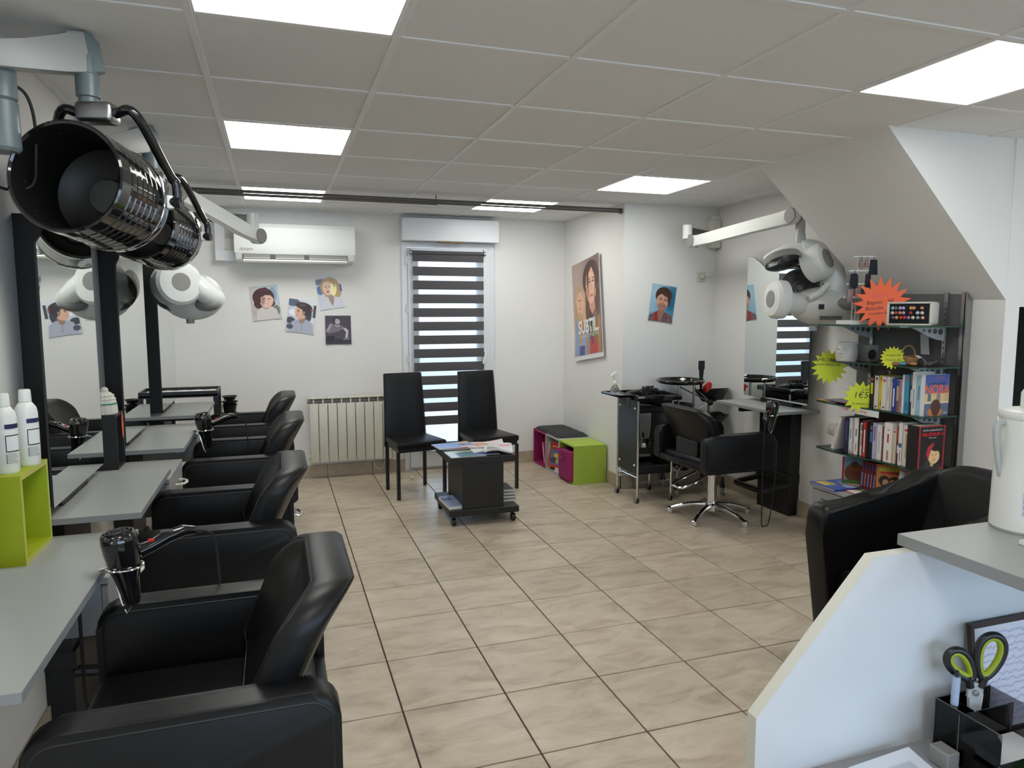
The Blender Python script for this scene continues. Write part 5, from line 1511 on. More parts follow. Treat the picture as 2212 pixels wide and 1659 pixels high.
# children books in the cubes
def flat_book(name, label, cat, grp, cen, u, n, w, h, th, paint, spine=None, pm='pages'):
    """book whose front cover faces n; w along u, h along n x u"""
    cen = Vector(cen); n = Vector(n).normalized(); u = Vector(u).normalized(); v = n.cross(u)
    lo = cen - v * (h / 2) - n * (th / 2)
    t = thing(name, label, cat, lo, 0, grp)
    m = frame_mtx(cen, u, n)
    B().box(-w / 2 + .002, w / 2 - .0025, -h / 2 + .003, h / 2 - .003, -th + .0015, -.0015, mtx=m).out('pages', M[pm], t, world=True, smooth=0)
    cvb = B()
    cvb.box(-w / 2, w / 2, -h / 2, h / 2, -.0015, -.0003, mtx=m)
    cvb.box(-w / 2, w / 2, -h / 2, h / 2, -th, -th + .0015, mtx=m)
    cvb.box(-w / 2 - .0008, -w / 2 + .001, -h / 2, h / 2, -th, -.0003, mtx=m)
    cvb.out('cover', spine or M['paper'], t, world=True, smooth=0)
    c = Canvas(w, h, 44, max(8, int(44 * h / w))); paint(c)
    c.out('cover_print', cen, u, n, t)
    return t
KB = 'children books in the low bench'
al = math.radians(72)
def lean(sg): return Vector((0, sg * math.cos(al), math.sin(al)))
def spine_book(name, label, cat, grp, x0, x1, yc, th, z0, h, m, tilt=0.0, axis_y=True, pm='pages', details=(), mfront=None):
    """book on end, spine facing -x at x0; thickness th along y"""
    t = thing(name, label, cat, (x0, yc, z0), 0, grp, rot=(tilt, 0, 0))
    dpt = x1 - x0
    B().box(.002, dpt - .002, -th / 2 + .001, th / 2 - .001, .003, h - .003).out('pages', M[pm], t, smooth=0)
    b = B()
    b.box(0, dpt, -th / 2, -th / 2 + .0012, 0, h).box(0, dpt, th / 2 - .0012, th / 2, 0, h).box(-.0006, .001, -th / 2, th / 2, 0, h)
    b.out('cover', m, t, smooth=0)
    for (a, e, mm, w_) in details:
        B().box(-.0009, -.0004, -th / 2 * w_, th / 2 * w_, h * a, h * e).out('spine_print', mm, t, smooth=0)
    return t
spine_book('children_book', 'pink children book leaning in the purple cube', 'book', KB, 2.40, 2.62, 6.205, .028, .018, .215, colm(222, 90, 150), math.radians(-16), details=((.1, .85, M['inkw'], .5),))
spine_book('children_book', 'dark striped children book next to the pink one', 'book', KB, 2.42, 2.62, 6.150, .022, .018, .15, colm(70, 60, 50), math.radians(-14), details=((.2, .8, colm(200, 160, 60), .5),))
spine_book('children_book', 'thin white and blue book standing at the far side of the grey cube', 'book', KB, 2.385, 2.62, 6.060, .012, .018, .25, colm(226, 226, 230), 0, details=((.0, .5, colm(40, 60, 130), .6),))
spine_book('children_book', 'olive children book beside the thin white one in the grey cube', 'book', KB, 2.385, 2.62, 6.035, .022, .018, .235, colm(130, 125, 80), math.radians(4), details=((.05, .35, colm(220, 200, 60), .9), (.6, .95, colm(170, 170, 160), .9)))
flat_book('children_book', 'red framed children book leaning forward in the grey cube', 'book', KB, (2.41, 5.955, .155), (math.sin(.9) * .5, -.85, 0), (-.85, -.5, .12), .16, .23, .015,
          lambda c: c.grad((205, 60, 45), (190, 45, 40)).rect(.15, .1, .88, .72, (90, 120, 175)).ell(.6, .5, .16, .1, (225, 200, 60)).ell(.4, .3, .2, .12, (70, 75, 85)).ell(.68, .28, .1, .1, (200, 170, 120)).scrib(.2, .85, .85, (235, 210, 120), wd=.03), colm(205, 55, 45))
spine_book('children_book', 'white book lying low at the front of the grey cube', 'book', KB, 2.39, 2.60, 5.86, .12, .018, .03, colm(225, 215, 220), 0)

# ------------------------------------------------------------------ hairdresser trolley
t = thing('hairdresser_trolley', 'black drawer trolley with chrome legs in front of the wall corner', 'trolley', (2.755, 4.92, 0))
tx0, tx1, ty0, ty1 = 2.605, 2.90, 4.755, 5.09
for x in (tx0, tx1):
    for y in (ty0, ty1):
        p = B().cyl((x, y, .058), (x, y, .80), .0095, n=14).out('leg', M['chrome'], t, world=True)
        c = B().box(x - .012, x + .012, y - .014, y + .014, .038, .06, .003, 1).box(x - .014, x - .0115, y - .012, y + .012, .012, .045).box(x + .0115, x + .014, y - .012, y + .012, .012, .045).out('castor', M['steel'], t, world=True)
        B().cyl((x - .0095, y + .008, .0225), (x + .0095, y + .008, .0225), .0225, n=20).out('wheel', M['rubber'], c, world=True)
for y in (ty0, ty1): B().cyl((tx0, y, .165), (tx1, y, .165), .005, n=10).out('cross_bar', M['chrome'], t, world=True)
for x in (tx0, tx1): B().cyl((x, ty0, .20), (x, ty1, .20), .005, n=10).out('cross_bar', M['chrome'], t, world=True)
for x, s in ((tx0 - .002, -1), (tx1 + .002, 1)):
    p = B().box(x - .004, x + .004, ty0 + .012, ty1 - .012, .225, .80, .001, 1).out('side_panel', M['blackpl'], t, world=True, smooth=0)
    for y in (ty0 + .045, ty1 - .045):
        for z in (.29, .735):
            B().lathe([(0, .0), (.010, .0), (.0085, .005), (0, .007)], 14, orient((x + s * .004, y, z), (s, 0, 0))).out('screw', M['chrome'], p, world=True)
for z, h in ((.225, .062), (.385, .05), (.70, .045)):
    d = B().box(tx0 + .008, tx1 - .008, ty0 + .0, ty1 - .005, z, z + .006).out('drawer_bottom', M['blackpl'], t, world=True, smooth=0)
    B().box(tx0 + .008, tx1 - .008, ty0, ty0 + .008, z, z + h, .002, 1).box(tx0 + .008, tx1 - .008, ty1 - .013, ty1 - .005, z, z + h).box(tx0 + .008, tx0 + .014, ty0, ty1 - .005, z, z + h).box(tx1 - .014, tx1 - .008, ty0, ty1 - .005, z, z + h).out('drawer', M['blackpl'], t, world=True, smooth=0)
# top tray
zt = .80
tr = B().box(2.575, 2.935, ty0 - .05, ty1 + .02, zt, zt + .008).out('top_tray', M['glossblack'], t, world=True, smooth=0)
b = B()
for q in ((2.565, 2.945, ty0 - .06, ty0 - .045), (2.565, 2.945, ty1 + .015, ty1 + .03), (2.565, 2.58, ty0 - .045, ty1 + .015), (2.93, 2.945, ty0 - .045, ty1 + .015)):
    b.box(q[0], q[1], q[2], q[3], zt, zt + .042, .005, 2)
b.out('tray_rim', M['glossblack'], tr, world=True)
B().box(2.44, 2.565, ty0 + .0, ty1 - .02, zt + .028, zt + .036).box(2.44, 2.45, ty0, ty1 - .02, zt + .03, zt + .048).box(2.45, 2.565, ty0, ty0 + .01, zt + .03, zt + .048).box(2.45, 2.565, ty1 - .03, ty1 - .02, zt + .03, zt + .048).out('side_tray', M['glossblack'], t, world=True)
for k in range(3): B().tube([(2.555 - .02 * k, ty0 + .05 + .02 * k, zt + .03), (2.56 - .02 * k, ty0 + .05, zt - .06)], .008, 8, radii=[.012, .004]).out('tool_holder', M['dgrey'], t, world=True)

# things on and in the trolley
t = thing('spray_bottle', 'clear spray bottle with white trigger on the trolley side tray', 'spray bottle', (2.505, 4.96, zt + .036))
B().lathe([(0, 0), (.036, 0), (.040, .01), (.038, .03), (.024, .055), (.013, .066), (.012, .075), (0, .075)], 24, Matrix.Translation((2.505, 4.96, zt + .0365))).out('body', M['clearpl'], t, world=True)
B().lathe([(0, .075), (.015, .075), (.014, .092), (.008, .098), (0, .098)], 18, Matrix.Translation((2.505, 4.96, zt + .0365))).out('collar', M['white'], t, world=True)
B().prism([(2.535, .905), (2.522, .955), (2.530, .972), (2.522, .985), (2.505, .985), (2.478, .968), (2.468, .955), (2.474, .950), (2.496, .957), (2.497, .905)], 1, 4.951, 4.969, Matrix.Translation((0, 0, zt + .0365 - .815)), .002, 1).out('trigger_head', M['white'], t, world=True)
t = thing('round_brush', 'black round hair brush lying on the trolley tray', 'brush', (2.77, 4.86, zt + .009))
B().cyl((2.70, 4.85, zt + .055), (2.80, 4.88, zt + .055), .02, n=16).out('barrel', M['blackpl'], t, world=True)
b = B(); rs = random.Random(9)
for k in range(340):
    a = rs.uniform(0, 2 * PI); f = rs.random()
    c = Vector((2.70 + .10 * f, 4.85 + .03 * f, zt + .055))
    d = Vector((-.28 * math.cos(a), .96 * math.cos(a), math.sin(a)))
    b.cyl(c + d * .018, c + d * (.040 + rs.uniform(0, .006)), .0016, n=4, cap=False)
o = b.out('bristles', M['rubber'], t, world=True, smooth=0); o['kind'] = 'stuff'
B().tube([(2.80, 4.88, zt + .055), (2.86, 4.90, zt + .045), (2.92, 4.915, zt + .040)], .012, 10, radii=[.012, .010, .011]).out('handle', M['blackpl'], t, world=True)
t = thing('hair_brush', 'flat black hair brush behind the round brush on the trolley', 'brush', (2.70, 5.02, zt + .009))
B().prism([(2.62, .0), (2.66, .03), (2.72, .04), (2.78, .03), (2.84, .012), (2.84, .0)], 1, 4.98, 5.05, Matrix.Translation((0, 0, zt + .009)), .006, 2).out('brush_head', M['blackpl'], t, world=True)
B().tube([(2.84, 5.015, zt + .018), (2.925, 5.03, zt + .048)], .009, 8).out('handle', M['blackpl'], t, world=True)
rs = random.Random(2)
for k in range(6):
    x, y = 2.615 + .024 * k, 4.80 + rs.uniform(-.01, .05)
    B_ = B().tube([(x, y, zt + .013), (x + .008, y + .014, zt + .026), (x + .02, y + .018, zt + .022), (x + .028, y + .004, zt + .013)], .0035, 6).box(x - .004, x + .006, y - .004, y + .004, zt + .009, zt + .018)
    solo(B_, 'hair_clip', M['chrome'], 'small chrome hair clip in the front of the trolley tray', 'clip', 'chrome hair clips in the trolley tray')
BOT = [(2.672, 4.79, .075, .020, 'white', 'white labelled dropper bottle front left in the trolley drawer'), (2.722, 4.785, .085, .020, 'blackpl', 'black dropper bottle front right in the trolley drawer'), (2.665, 4.87, .115, .021, 'silver', 'taller pale bottle behind the white one in the trolley drawer'), (2.716, 4.88, .10, .019, 'white', 'white bottle with grey top behind the black one in the trolley'), (2.69, 4.95, .165, .022, 'silver', 'tallest pale bottle at the back of the trolley drawer'), (2.78, 4.80, .06, .02, 'blackpl', 'short black bottle nearest the right leg in the trolley drawer')]
for x, y, h, r, mm, lb_ in BOT:
    t = thing('dye_bottle', lb_, 'bottle', (x, y, .3915), 0, 'bottles in the trolley drawer')
    B().lathe([(0, 0), (r * .95, 0), (r, .004), (r, h * .8), (r * .5, h * .95), (r * .45, h), (0, h)], 18).out('body', M[mm], t)
    B().lathe([(0, h), (r * .55, h), (r * .5, h + .012), (r * .2, h + .045), (0, h + .047)], 14).out('nozzle', M['blackpl'], t)
    if mm != 'blackpl': B().surf(lambda u, v: Vector((1.01 * r * math.cos(-2.6 + 2.4 * u), 1.01 * r * math.sin(-2.6 + 2.4 * u), h * .1 + h * .5 * v)), 10, 1).out('label_print', M['paper'], t, normals=False)
solo(B().box(2.64, 2.86, 4.80, 5.03, .7065, .728, .008, 2).box(2.66, 2.76, 4.83, 4.98, .728, .742, .005, 2), 'tool_pouch', M['blackpl'], 'black tool pouch in the top drawer of the trolley', 'pouch')
solo(B().box(2.65, 2.85, 4.79, 5.0, .2315, .262, .006, 2), 'tool_case', M['dgrey'], 'dark case in the lowest drawer of the trolley', 'case')

# ------------------------------------------------------------------ colouring cart with round tray and bowls
t = thing('colouring_cart', 'round tray colouring cart on castors between trolley and right wall', 'trolley', (3.17, 4.96, 0))
zr = .895
B().lathe([(0, 0), (.165, 0), (.185, .008), (.195, .022), (.193, .032), (.183, .036), (.176, .028), (.168, .012), (0, .010)], 48, Matrix.Translation((3.10, 4.97, zr))).out('round_tray', M['glossblack'], t, world=True)
for x, y, z in ((3.04, 4.90, zr), (3.14, 5.06, zr), (3.18, 4.90, zr)):
    B().cyl((x, y, .22), (x, y, z), .009, n=12).out('upright', M['steel'], t, world=True)
B().cyl((3.345, 4.93, .22), (3.345, 4.93, .895), .011, n=12).out('upright', M['steel'], t, world=True)
hub = Vector((3.335, 4.90, .74))
b = B()
for q in ((3.14, 5.06, .86), (3.18, 4.90, .87), (3.16, 4.90, .66), (3.42, 4.98, .76)):
    b.cyl(hub, q, .0055, n=8)
b.out('brace', M['steel'], t, world=True)
B().sphere(hub, .028, n=8).out('brace_hub', M['blackpl'], t, world=True)
B().cyl((3.12, 4.86, .695), (3.15, 4.87, .715), .008, n=10).out('brace_grip', M['blue'], t, world=True)
def bowl_b(x, y, z, r, h, tip=0):
    return B().lathe([(0, 0), (r * .5, 0), (r * .62, .01), (r, h), (r + .006, h), (r + .005, h - .006), (r - .004, h - .004), (r * .6, .014), (0, .008)], 32, Matrix.Translation((x, y, z)) @ Matrix.Rotation(tip, 4, 'X') @ Matrix.Diagonal((1, .85, 1, 1)))
bowl_b(3.40, 4.97, .735, .145, .105, math.radians(-8)).out('side_bowl', M['blackpl'], t, world=True)
b = B(); 
b.lathe([(0, 0), (.05, .0), (.13, .11), (.137, .11), (.13, .10), (.05, .01), (0, .01)], 32, Matrix.Translation((3.39, 4.95, .52)))
b.out('hanging_bowl', M['blackpl'], t, world=True)
B().tube(spline([(3.28, 4.88, .62), (3.33, 4.87, .655), (3.42, 4.88, .655), (3.47, 4.90, .62)], 5), .009, 8).out('bowl_handle', M['blackpl'], t, world=True)
B().lathe([(0, 0), (.10, .0), (.16, .07), (.168, .07), (.16, .062), (.10, .01), (0, .01)], 32, Matrix.Translation((3.04, 4.97, .66))).out('lower_tray', M['blackpl'], t, world=True)
B().lathe([(0, .0), (.05, .0), (.16, .10), (.165, .10), (.16, .09), (.05, .01), (0, .01)], 24, Matrix.Translation((3.12, 4.95, .19))).out('base_pan', M['blackpl'], t, world=True)
B().box(3.36, 3.44, 4.90, 5.02, .40, .53, .008, 2).out('bin', M['blackpl'], t, world=True)
for x, y in ((2.985, 4.81), (3.37, 4.75), (3.05, 5.13), (3.40, 5.08)):
    c = Vector((3.17, 4.95, .24)); q = Vector((x, y, .15))
    B().tube(spline([c.lerp(q, .45) + Vector((0, 0, .03)), c.lerp(q, .8) + Vector((0, 0, .055)), q + Vector((0, 0, .03)), q], 5), .008, 8).out('base_leg', M['silver'], t, world=True)
    cs = B().lathe([(0, .065), (.022, .065), (.010, .14), (.009, .155), (0, .155)], 14, Matrix.Translation((x, y, 0))).out('castor', M['blackpl'], t, world=True)
    B().box(x - .012, x + .012, y - .014, y + .014, .035, .065, .003, 1).out('castor_fork', M['silver'], cs, world=True)
    B().cyl((x - .009, y, .021), (x + .009, y, .021), .021, n=18).out('wheel', M['greypl'], cs, world=True)
t = thing('tint_brush', 'black tint brush standing upright, wide end up, behind the round tray', 'brush', (3.285, 4.96, .79))
B().box(-.028, .028, -.006, .006, .215, .285, .002, 1).out('brush_end', M['blackpl'], t)
B().prism([(-.006, 0), (.006, 0), (.012, .12), (.028, .285), (-.028, .285), (-.012, .12)], 1, -.005, .005).out('handle', M['blackpl'], t)
t = thing('clip_box', 'red folded box sticking out between round tray and bowl', 'box', (3.30, 4.88, .845), math.radians(25), rot=(0, math.radians(-28), math.radians(25)))
B().box(-.045, .04, -.015, .015, 0, .052, .003, 1).out('box_body', M['red'], t)
B().box(.03, .055, -.012, .012, .01, .036, .003, 1).out('box_flap', M['red'], t)
t = thing('tint_bowl', 'black tint bowl lying in the lower tray of the colouring cart', 'bowl', (3.03, 4.95, .671))
B().lathe([(0, 0), (.05, 0), (.07, .05), (.074, .05), (.066, .045), (.046, .006), (0, .006)], 24).out('bowl_body', M['blackpl'], t)
# ------------------------------------------------------------------ wall shelf unit
su = thing('glass_shelf_unit', 'grey wall shelf unit with glass shelves full of books and goods', 'shelf', (3.52, 3.22, .38))
BX = 3.53
B().box(BX, XR, 2.845, 3.588, .39, 1.62, .001, 1).out('back_board', M['board'], su, world=True, smooth=0)
B().box(BX - .012, BX, 2.855, 2.875, .39, 1.60).box(BX - .012, XR, 2.84, 2.848, .39, 1.62).out('board_edge', M['steel'], su, world=True, smooth=0)
for y in (2.965, 3.47):
    u = B().box(BX - .014, BX, y - .011, y + .011, .40, 1.58).out('upright', M['steel'], su, world=True, smooth=0)
    s = B()
    for k in range(36): s.box(BX - .0146, BX - .013, y - .003, y + .003, .43 + .031 * k, .443 + .031 * k)
    o = s.out('slots', M['ink'], u, world=True, smooth=0); o['kind'] = 'stuff'
SH = [(1.40, 3.10, 3.50), (1.178, 3.245, 3.52), (.912, 3.265, 3.66), (.62, 3.25, 3.62)]
for i, (z, xf, yf) in enumerate(SH):
    out = [(BX - .002, 2.852), (xf + .03, 2.852), (xf, 2.875)]
    for k in range(9):
        f = k / 8
        out.append((xf - .0 + .02 * math.sin(f * 2 * PI) * (1 if i else 0), 2.90 + (yf - 2.93) * f))
    out += [(xf + .01, yf - .005), (xf + .03, yf), (BX - .002, yf)]
    g = B().prism(out, 2, z - .009, z).out('glass_shelf', M['shelfglass'], su, world=True, smooth=0)
    e = B()
    n_ = len(out)
    for k in range(n_ - 1):
        a, c = Vector((*out[k], 0)), Vector((*out[k + 1], 0))
        d = (c - a).normalized(); nn = Vector((d.y, -d.x, 0)) * -.0004
        vs = [e.bm.verts.new((a.x + nn.x, a.y + nn.y, z - .0088)), e.bm.verts.new((c.x + nn.x, c.y + nn.y, z - .0088)), e.bm.verts.new((c.x + nn.x, c.y + nn.y, z - .0002)), e.bm.verts.new((a.x + nn.x, a.y + nn.y, z - .0002))]
        e.bm.faces.new(vs)
    e.out('glass_edge', M['glassedge'], g, world=True, smooth=0, normals=False)
    for y in (2.965, 3.47):
        L = BX - max(xf + .03, 3.27)
        pts = [(BX - .012, z - .010), (BX - .012 - L * .96, z - .010)]
        for k in range(1, 9):
            f = k / 8
            pts.append((BX - .012 - L * .96 * (1 - f), z - .010 - .075 * math.sin(f * PI / 2) ** 1.3))
        b_ = B().prism(pts, 1, y - .004, y + .004).out('shelf_bracket', M['silver'], su, world=True, smooth=0)
        h = B()
        for k, r in enumerate((.017, .0145, .011, .008)):
            for s in (-1, 1):
                h.cyl((BX - .045 - .040 * k, y + s * .0040, z - .036 + .003 * k), (BX - .045 - .040 * k, y + s * .0046, z - .036 + .003 * k), r, n=16)
        h.out('bracket_hole', M['dgrey'], b_, world=True, smooth=0)

# low cabinet below the shelves
t = thing('book_cabinet', 'grey low drawer cabinet under the glass shelves', 'cabinet', (3.39, 3.22, 0))
B().box(3.235, XR - .003, 2.82, 3.595, .02, .362, .001, 1).out('carcass', M['cabgrey'], t, world=True, smooth=0)
B().box(3.215, XR - .003, 2.80, 3.60, .362, .38, .001, 1).out('cabinet_top', M['laminate'], t, world=True, smooth=0)
for z in (.03, .20):
    d = B().box(3.222, 3.235, 2.825, 3.59, z, z + .155, .001, 1).out('drawer', M['cabgrey'], t, world=True, smooth=0)
    B().tube(spline([(3.222, 3.50, z + .11), (3.20, 3.485, z + .11), (3.196, 3.44, z + .11), (3.20, 3.395, z + .11), (3.222, 3.38, z + .11)], 5), .005, 8).out('handle', M['chrome'], d, world=True)

# paperbacks on the third shelf
W_, K_ = M['inkw'], M['ink']
BK3 = 'paperbacks on the third glass shelf'
bounds3 = [3.246, 3.218, 3.187, 3.16, 3.129, 3.108, 3.089, 3.063, 3.044, 3.021, 3.009, 2.980, 2.957, 2.931, 2.903]
spec3 = [(colm(28, 26, 24), .186, ((.45, .8, colm(225, 205, 40), .55), (.88, .95, colm(220, 90, 80), .7)), 'black paperback with a yellow spine patch at the left end of the upper book row'),
         (colm(222, 214, 210), .192, ((.88, .95, K_, .4), (.05, .09, K_, .4)), 'white paperback right of the black and yellow one'),
         (colm(224, 200, 40), .196, ((.1, .25, colm(170, 150, 40), .4), (.85, .95, colm(190, 150, 60), .4)), 'bright yellow paperback in the upper book row'),
         (colm(226, 216, 212), .194, ((.84, .9, colm(190, 60, 60), .5), (.05, .1, K_, .4)), 'white paperback with a red mark right of the yellow one'),
         (colm(222, 216, 208), .194, ((.3, .7, colm(170, 165, 160), .3),), 'thin white paperback with faint lettering, upper row'),
         (colm(218, 210, 204), .192, ((.86, .94, colm(120, 115, 110), .3),), 'thin off white paperback left of the royal blue one'),
         (colm(38, 62, 150), .188, ((.15, .7, W_, .35),), 'royal blue paperback with white spine lettering'),
         (colm(190, 160, 125), .184, ((.0, .35, colm(120, 90, 70), .9), (.8, .98, colm(50, 70, 150), .9)), 'tan and blue paperback right of the royal blue one'),
         (colm(170, 145, 185), .186, ((.2, .5, colm(150, 120, 170), .7),), 'mauve paperback in the middle of the upper row'),
         (colm(226, 224, 214), .214, (), 'tall thin cream book left of the turquoise one'),
         (colm(60, 150, 180), .216, ((.85, .95, colm(200, 90, 70), .4), (.1, .3, colm(40, 120, 150), .6)), 'turquoise book in the upper row'),
         (colm(50, 62, 90), .228, ((.3, .6, W_, .3), (.7, .95, colm(120, 130, 140), .6)), 'tall dark navy patterned book in the upper row'),
         (colm(224, 222, 220), .236, ((.15, .6, colm(140, 150, 160), .3),), 'tallest white book in the upper row'),
         (colm(160, 200, 218), .214, ((.4, .75, colm(90, 140, 170), .35),), 'light blue book left of the white spined cover book')]
for k, (m_, h, det, lb_) in enumerate(spec3):
    th = bounds3[k] - bounds3[k + 1] - .001
    spine_book('paperback', lb_, 'book', BK3, 3.30 + .004 * (k % 3), 3.30 + .125, (bounds3[k] + bounds3[k + 1]) / 2, th, .9125, h, m_, details=det)
def cv_nora(c):
    c.grad((140, 150, 175), (62, 82, 150), 90).rect(0, .30, 1, .56, (214, 188, 140)).rect(0, .0, 1, .30, (92, 104, 130)).rect(0, .30, 1, .34, (226, 214, 190))
    for x, q in ((.12, (90, 110, 120)), (.5, (150, 130, 130)), (.82, (200, 170, 120))): c.rect(x, .36, x + .14, .52, q).ell(x + .07, .52, .05, .04, q)
    c.ell(.45, .10, .24, .12, (190, 120, 60)).ell(.47, .23, .16, .17, (84, 52, 42)).ell(.47, .12, .11, .12, (76, 46, 38)).ell(.88, .07, .05, .012, (220, 220, 225)).line([(.42, .92), (.80, .93)], .02, (200, 90, 70), .8)
fb = flat_book('paperback', 'paperback facing forward at the right end of the upper row, blue cover with orange title', 'book', BK3, (3.382, 2.872, .9125 + .1125), (1, 0, 0), (0, -1, 0), .172, .225, .026, cv_nora, M['paper'])
text('Je vie selon', .027, (3.382, 2.8713, 1.090), (1, 0, 0), (0, -1, 0), M['inknavy'], fb)
text('NORA', .068, (3.382, 2.8713, 1.055), (1, 0, 0), (0, -1, 0), M['inkor'], fb, sx=.9, bold=.0012)

BK4 = 'paperbacks on the lowest glass shelf'
b4 = [3.410, 3.377, 3.351, 3.332, 3.303, 3.2955, 3.271, 3.236, 3.231, 3.193, 3.167, 3.132, 3.113, 3.056, 3.032, 3.013, 2.988, 2.943]
s4 = [(colm(36, 38, 62), .212, ((.3, .9, colm(70, 60, 110), .5),), 'dark navy book next to the leaning white one on the lower row'),
      (colm(205, 218, 226), .214, ((.4, .7, colm(120, 140, 170), .3), (.02, .06, colm(200, 50, 50), .4)), 'pale blue book left part of the lower row'),
      (colm(220, 208, 188), .216, ((.3, .9, colm(180, 160, 130), .4), (.03, .07, colm(190, 50, 50), .5)), 'cream book beside the pale blue one, lower row'),
      (colm(226, 222, 220), .222, ((.5, .7, K_, .25), (.1, .3, colm(150, 140, 140), .25)), 'white book left of the thin black one, lower row'),
      (colm(22, 20, 22), .222, ((.1, .2, colm(210, 40, 40), .9),), 'very thin black book with a red patch, lower row'),
      (colm(226, 222, 218), .196, ((.3, .7, colm(200, 120, 110), .35), (.75, .95, K_, .3)), 'white book right of the thin black one, lower row'),
      (colm(96, 22, 26), .215, ((.1, .75, colm(225, 200, 195), .3), (.78, .95, colm(210, 40, 40), .5), (.0, .08, colm(215, 60, 40), .6)), 'dark red thriller with pale lettering, lower row'),
      (colm(40, 50, 46), .21, (), 'thin dark green book, lower row'),
      (colm(20, 22, 28), .206, ((.45, .75, colm(70, 140, 215), .3), (.8, .92, colm(120, 120, 120), .3)), 'black book with blue lettering, lower row'),
      (colm(178, 176, 205), .212, ((.5, .9, colm(130, 60, 130), .3),), 'lavender book in the middle of the lower row'),
      (colm(222, 220, 220), .204, ((.2, .8, colm(190, 188, 195), .3),), 'plain white book right of the lavender one'),
      (colm(120, 64, 48), .20, (), 'thin brown book behind the wide white one'),
      (colm(232, 226, 222), .226, ((.5, .72, colm(170, 40, 40), .18), (.05, .3, colm(190, 130, 110), .25), (.80, .84, colm(150, 150, 160), .2)), 'wide white book with red lettering and a face on its spine'),
      (colm(206, 192, 168), .196, ((.9, .95, colm(180, 60, 60), .5),), 'short cream book right of the wide white one'),
      (colm(110, 40, 48), .214, ((.3, .5, W_, .5), (.6, .95, colm(170, 60, 60), .8)), 'dark red and white book, lower row'),
      (colm(228, 226, 226), .238, ((.42, .52, colm(60, 110, 140), .8), (.1, .35, colm(150, 150, 160), .3)), 'tall white book with a blue square, lower row'),
      (colm(228, 222, 210), .228, ((.86, .91, colm(200, 40, 40), .6), (.2, .8, colm(190, 170, 140), .25)), 'white book with a red title mark left of the thick black volume')]
for k, (m_, h, det, lb_) in enumerate(s4):
    th = b4[k] - b4[k + 1] - .0008
    spine_book('paperback', lb_, 'book', BK4, 3.285 + .004 * (k % 3), 3.285 + .13, (b4[k] + b4[k + 1]) / 2, th, .6205, h, m_, details=det)
spine_book('paperback', 'white book leaning at the left end of the lower row', 'book', BK4, 3.285, 3.42, 3.505, .022, .6215, .215, colm(226, 222, 222), math.radians(16), details=((.1, .8, colm(215, 150, 150), .3),))
for k, (y0, y1, xx, cc, lb_) in enumerate(((3.25, 3.42, .10, (60, 40, 40), 'dark book lying flat on top of the lower row, left'), (3.13, 3.26, .09, (30, 34, 30), 'dark green book lying flat on top of the lower row'), (2.945, 3.10, .10, (36, 36, 44), 'dark book lying flat across the white books of the lower row'))):
    pass
def cv_mil(c):
    c.rect(0, 0, 1, 1, (165, 28, 44)).rect(.06, .05, .94, .965, (14, 12, 14))
    c.ell(.50, .34, .24, .20, (24, 20, 26)).ell(.60, .30, .175, .17, (232, 196, 140), -15).poly([(.30, .36), (.36, .52), (.56, .62), (.60, .58), (.50, .46), (.42, .30), (.40, .2)], (190, 36, 60)).poly([(.48, .46), (.62, .56), (.80, .50), (.82, .42), (.60, .42)], (16, 14, 18)).poly([(.18, .05), (.3, .2), (.42, .22), (.52, .10), (.60, .05)], (48, 48, 56))
    c.line([(.52, .33), (.57, .33)], .012, (60, 36, 30)).line([(.66, .34), (.71, .345)], .012, (60, 36, 30)).line([(.60, .32), (.61, .26)], .01, (190, 140, 90)).ell(.61, .22, .035, .012, (190, 90, 80)).poly([(.5, .17), (.62, .12), (.58, .06), (.48, .08)], (215, 170, 110)).scrib(.68, .9, .09, (150, 150, 150))
fb = flat_book('thick_paperback', 'thick black volume with a red edged cover at the right end of the lower row', 'book', BK4, (3.350, 2.858, .6205 + .121), (1, 0, 0), (0, -1, 0), .185, .242, .075, cv_mil, colm(24, 18, 20))
text('DAVID LAGERCRANTZ', .0135, (3.352, 2.8573, .838), (1, 0, 0), (0, -1, 0), M['inkw'], fb)
text('MILLÉNIUM 4', .026, (3.352, 2.8573, .815), (1, 0, 0), (0, -1, 0), M['inkredd'], fb, bold=.0006)
text('roman traduit', .010, (3.352, 2.8573, .797), (1, 0, 0), (0, -1, 0), M['inkw'], fb)

# albums on the cabinet
BKC = 'books and comics on the low cabinet'
def lay_book(label, o, rz, w, h, th, paint, cov, name='album'):
    t = thing(name, label, 'book', o, rz, BKC)
    B().box(-w / 2 + .002, w / 2 - .003, -h / 2 + .003, h / 2 - .003, .0015, th - .0015).out('pages', M['pages'], t, smooth=0)
    B().box(-w / 2, w / 2, -h / 2, h / 2, 0, .0015).box(-w / 2, w / 2, -h / 2, h / 2, th - .0015, th - .0003).box(-w / 2, -w / 2 + .0015, -h / 2, h / 2, 0, th - .0003).out('cover', cov, t, smooth=0)
    c = Canvas(w, h, 44, max(8, int(44 * h / w))); paint(c)
    c.out('cover_print', (o[0], o[1], o[2] + th), (math.cos(rz), math.sin(rz), 0), (0, 0, 1), t)
    return t
zc = .3805
def cv_blue(c):
    c.grad((70, 110, 190), (40, 70, 160), 30).rect(.5, .62, .95, .9, (225, 205, 90)).rect(.54, .66, .9, .74, (180, 150, 90)).ell(.35, .4, .22, .14, (205, 140, 110)).ell(.2, .5, .14, .12, (190, 200, 230)).ell(.62, .35, .16, .1, (120, 160, 220)).ell(.4, .25, .22, .08, (225, 190, 170)).rect(0, 0, 1, .04, (60, 70, 150))
lay_book('large blue picture album on the front corner of the low cabinet', (3.355, 3.49, zc), math.radians(90 - 2), .225, .295, .012, cv_blue, colm(40, 66, 160))
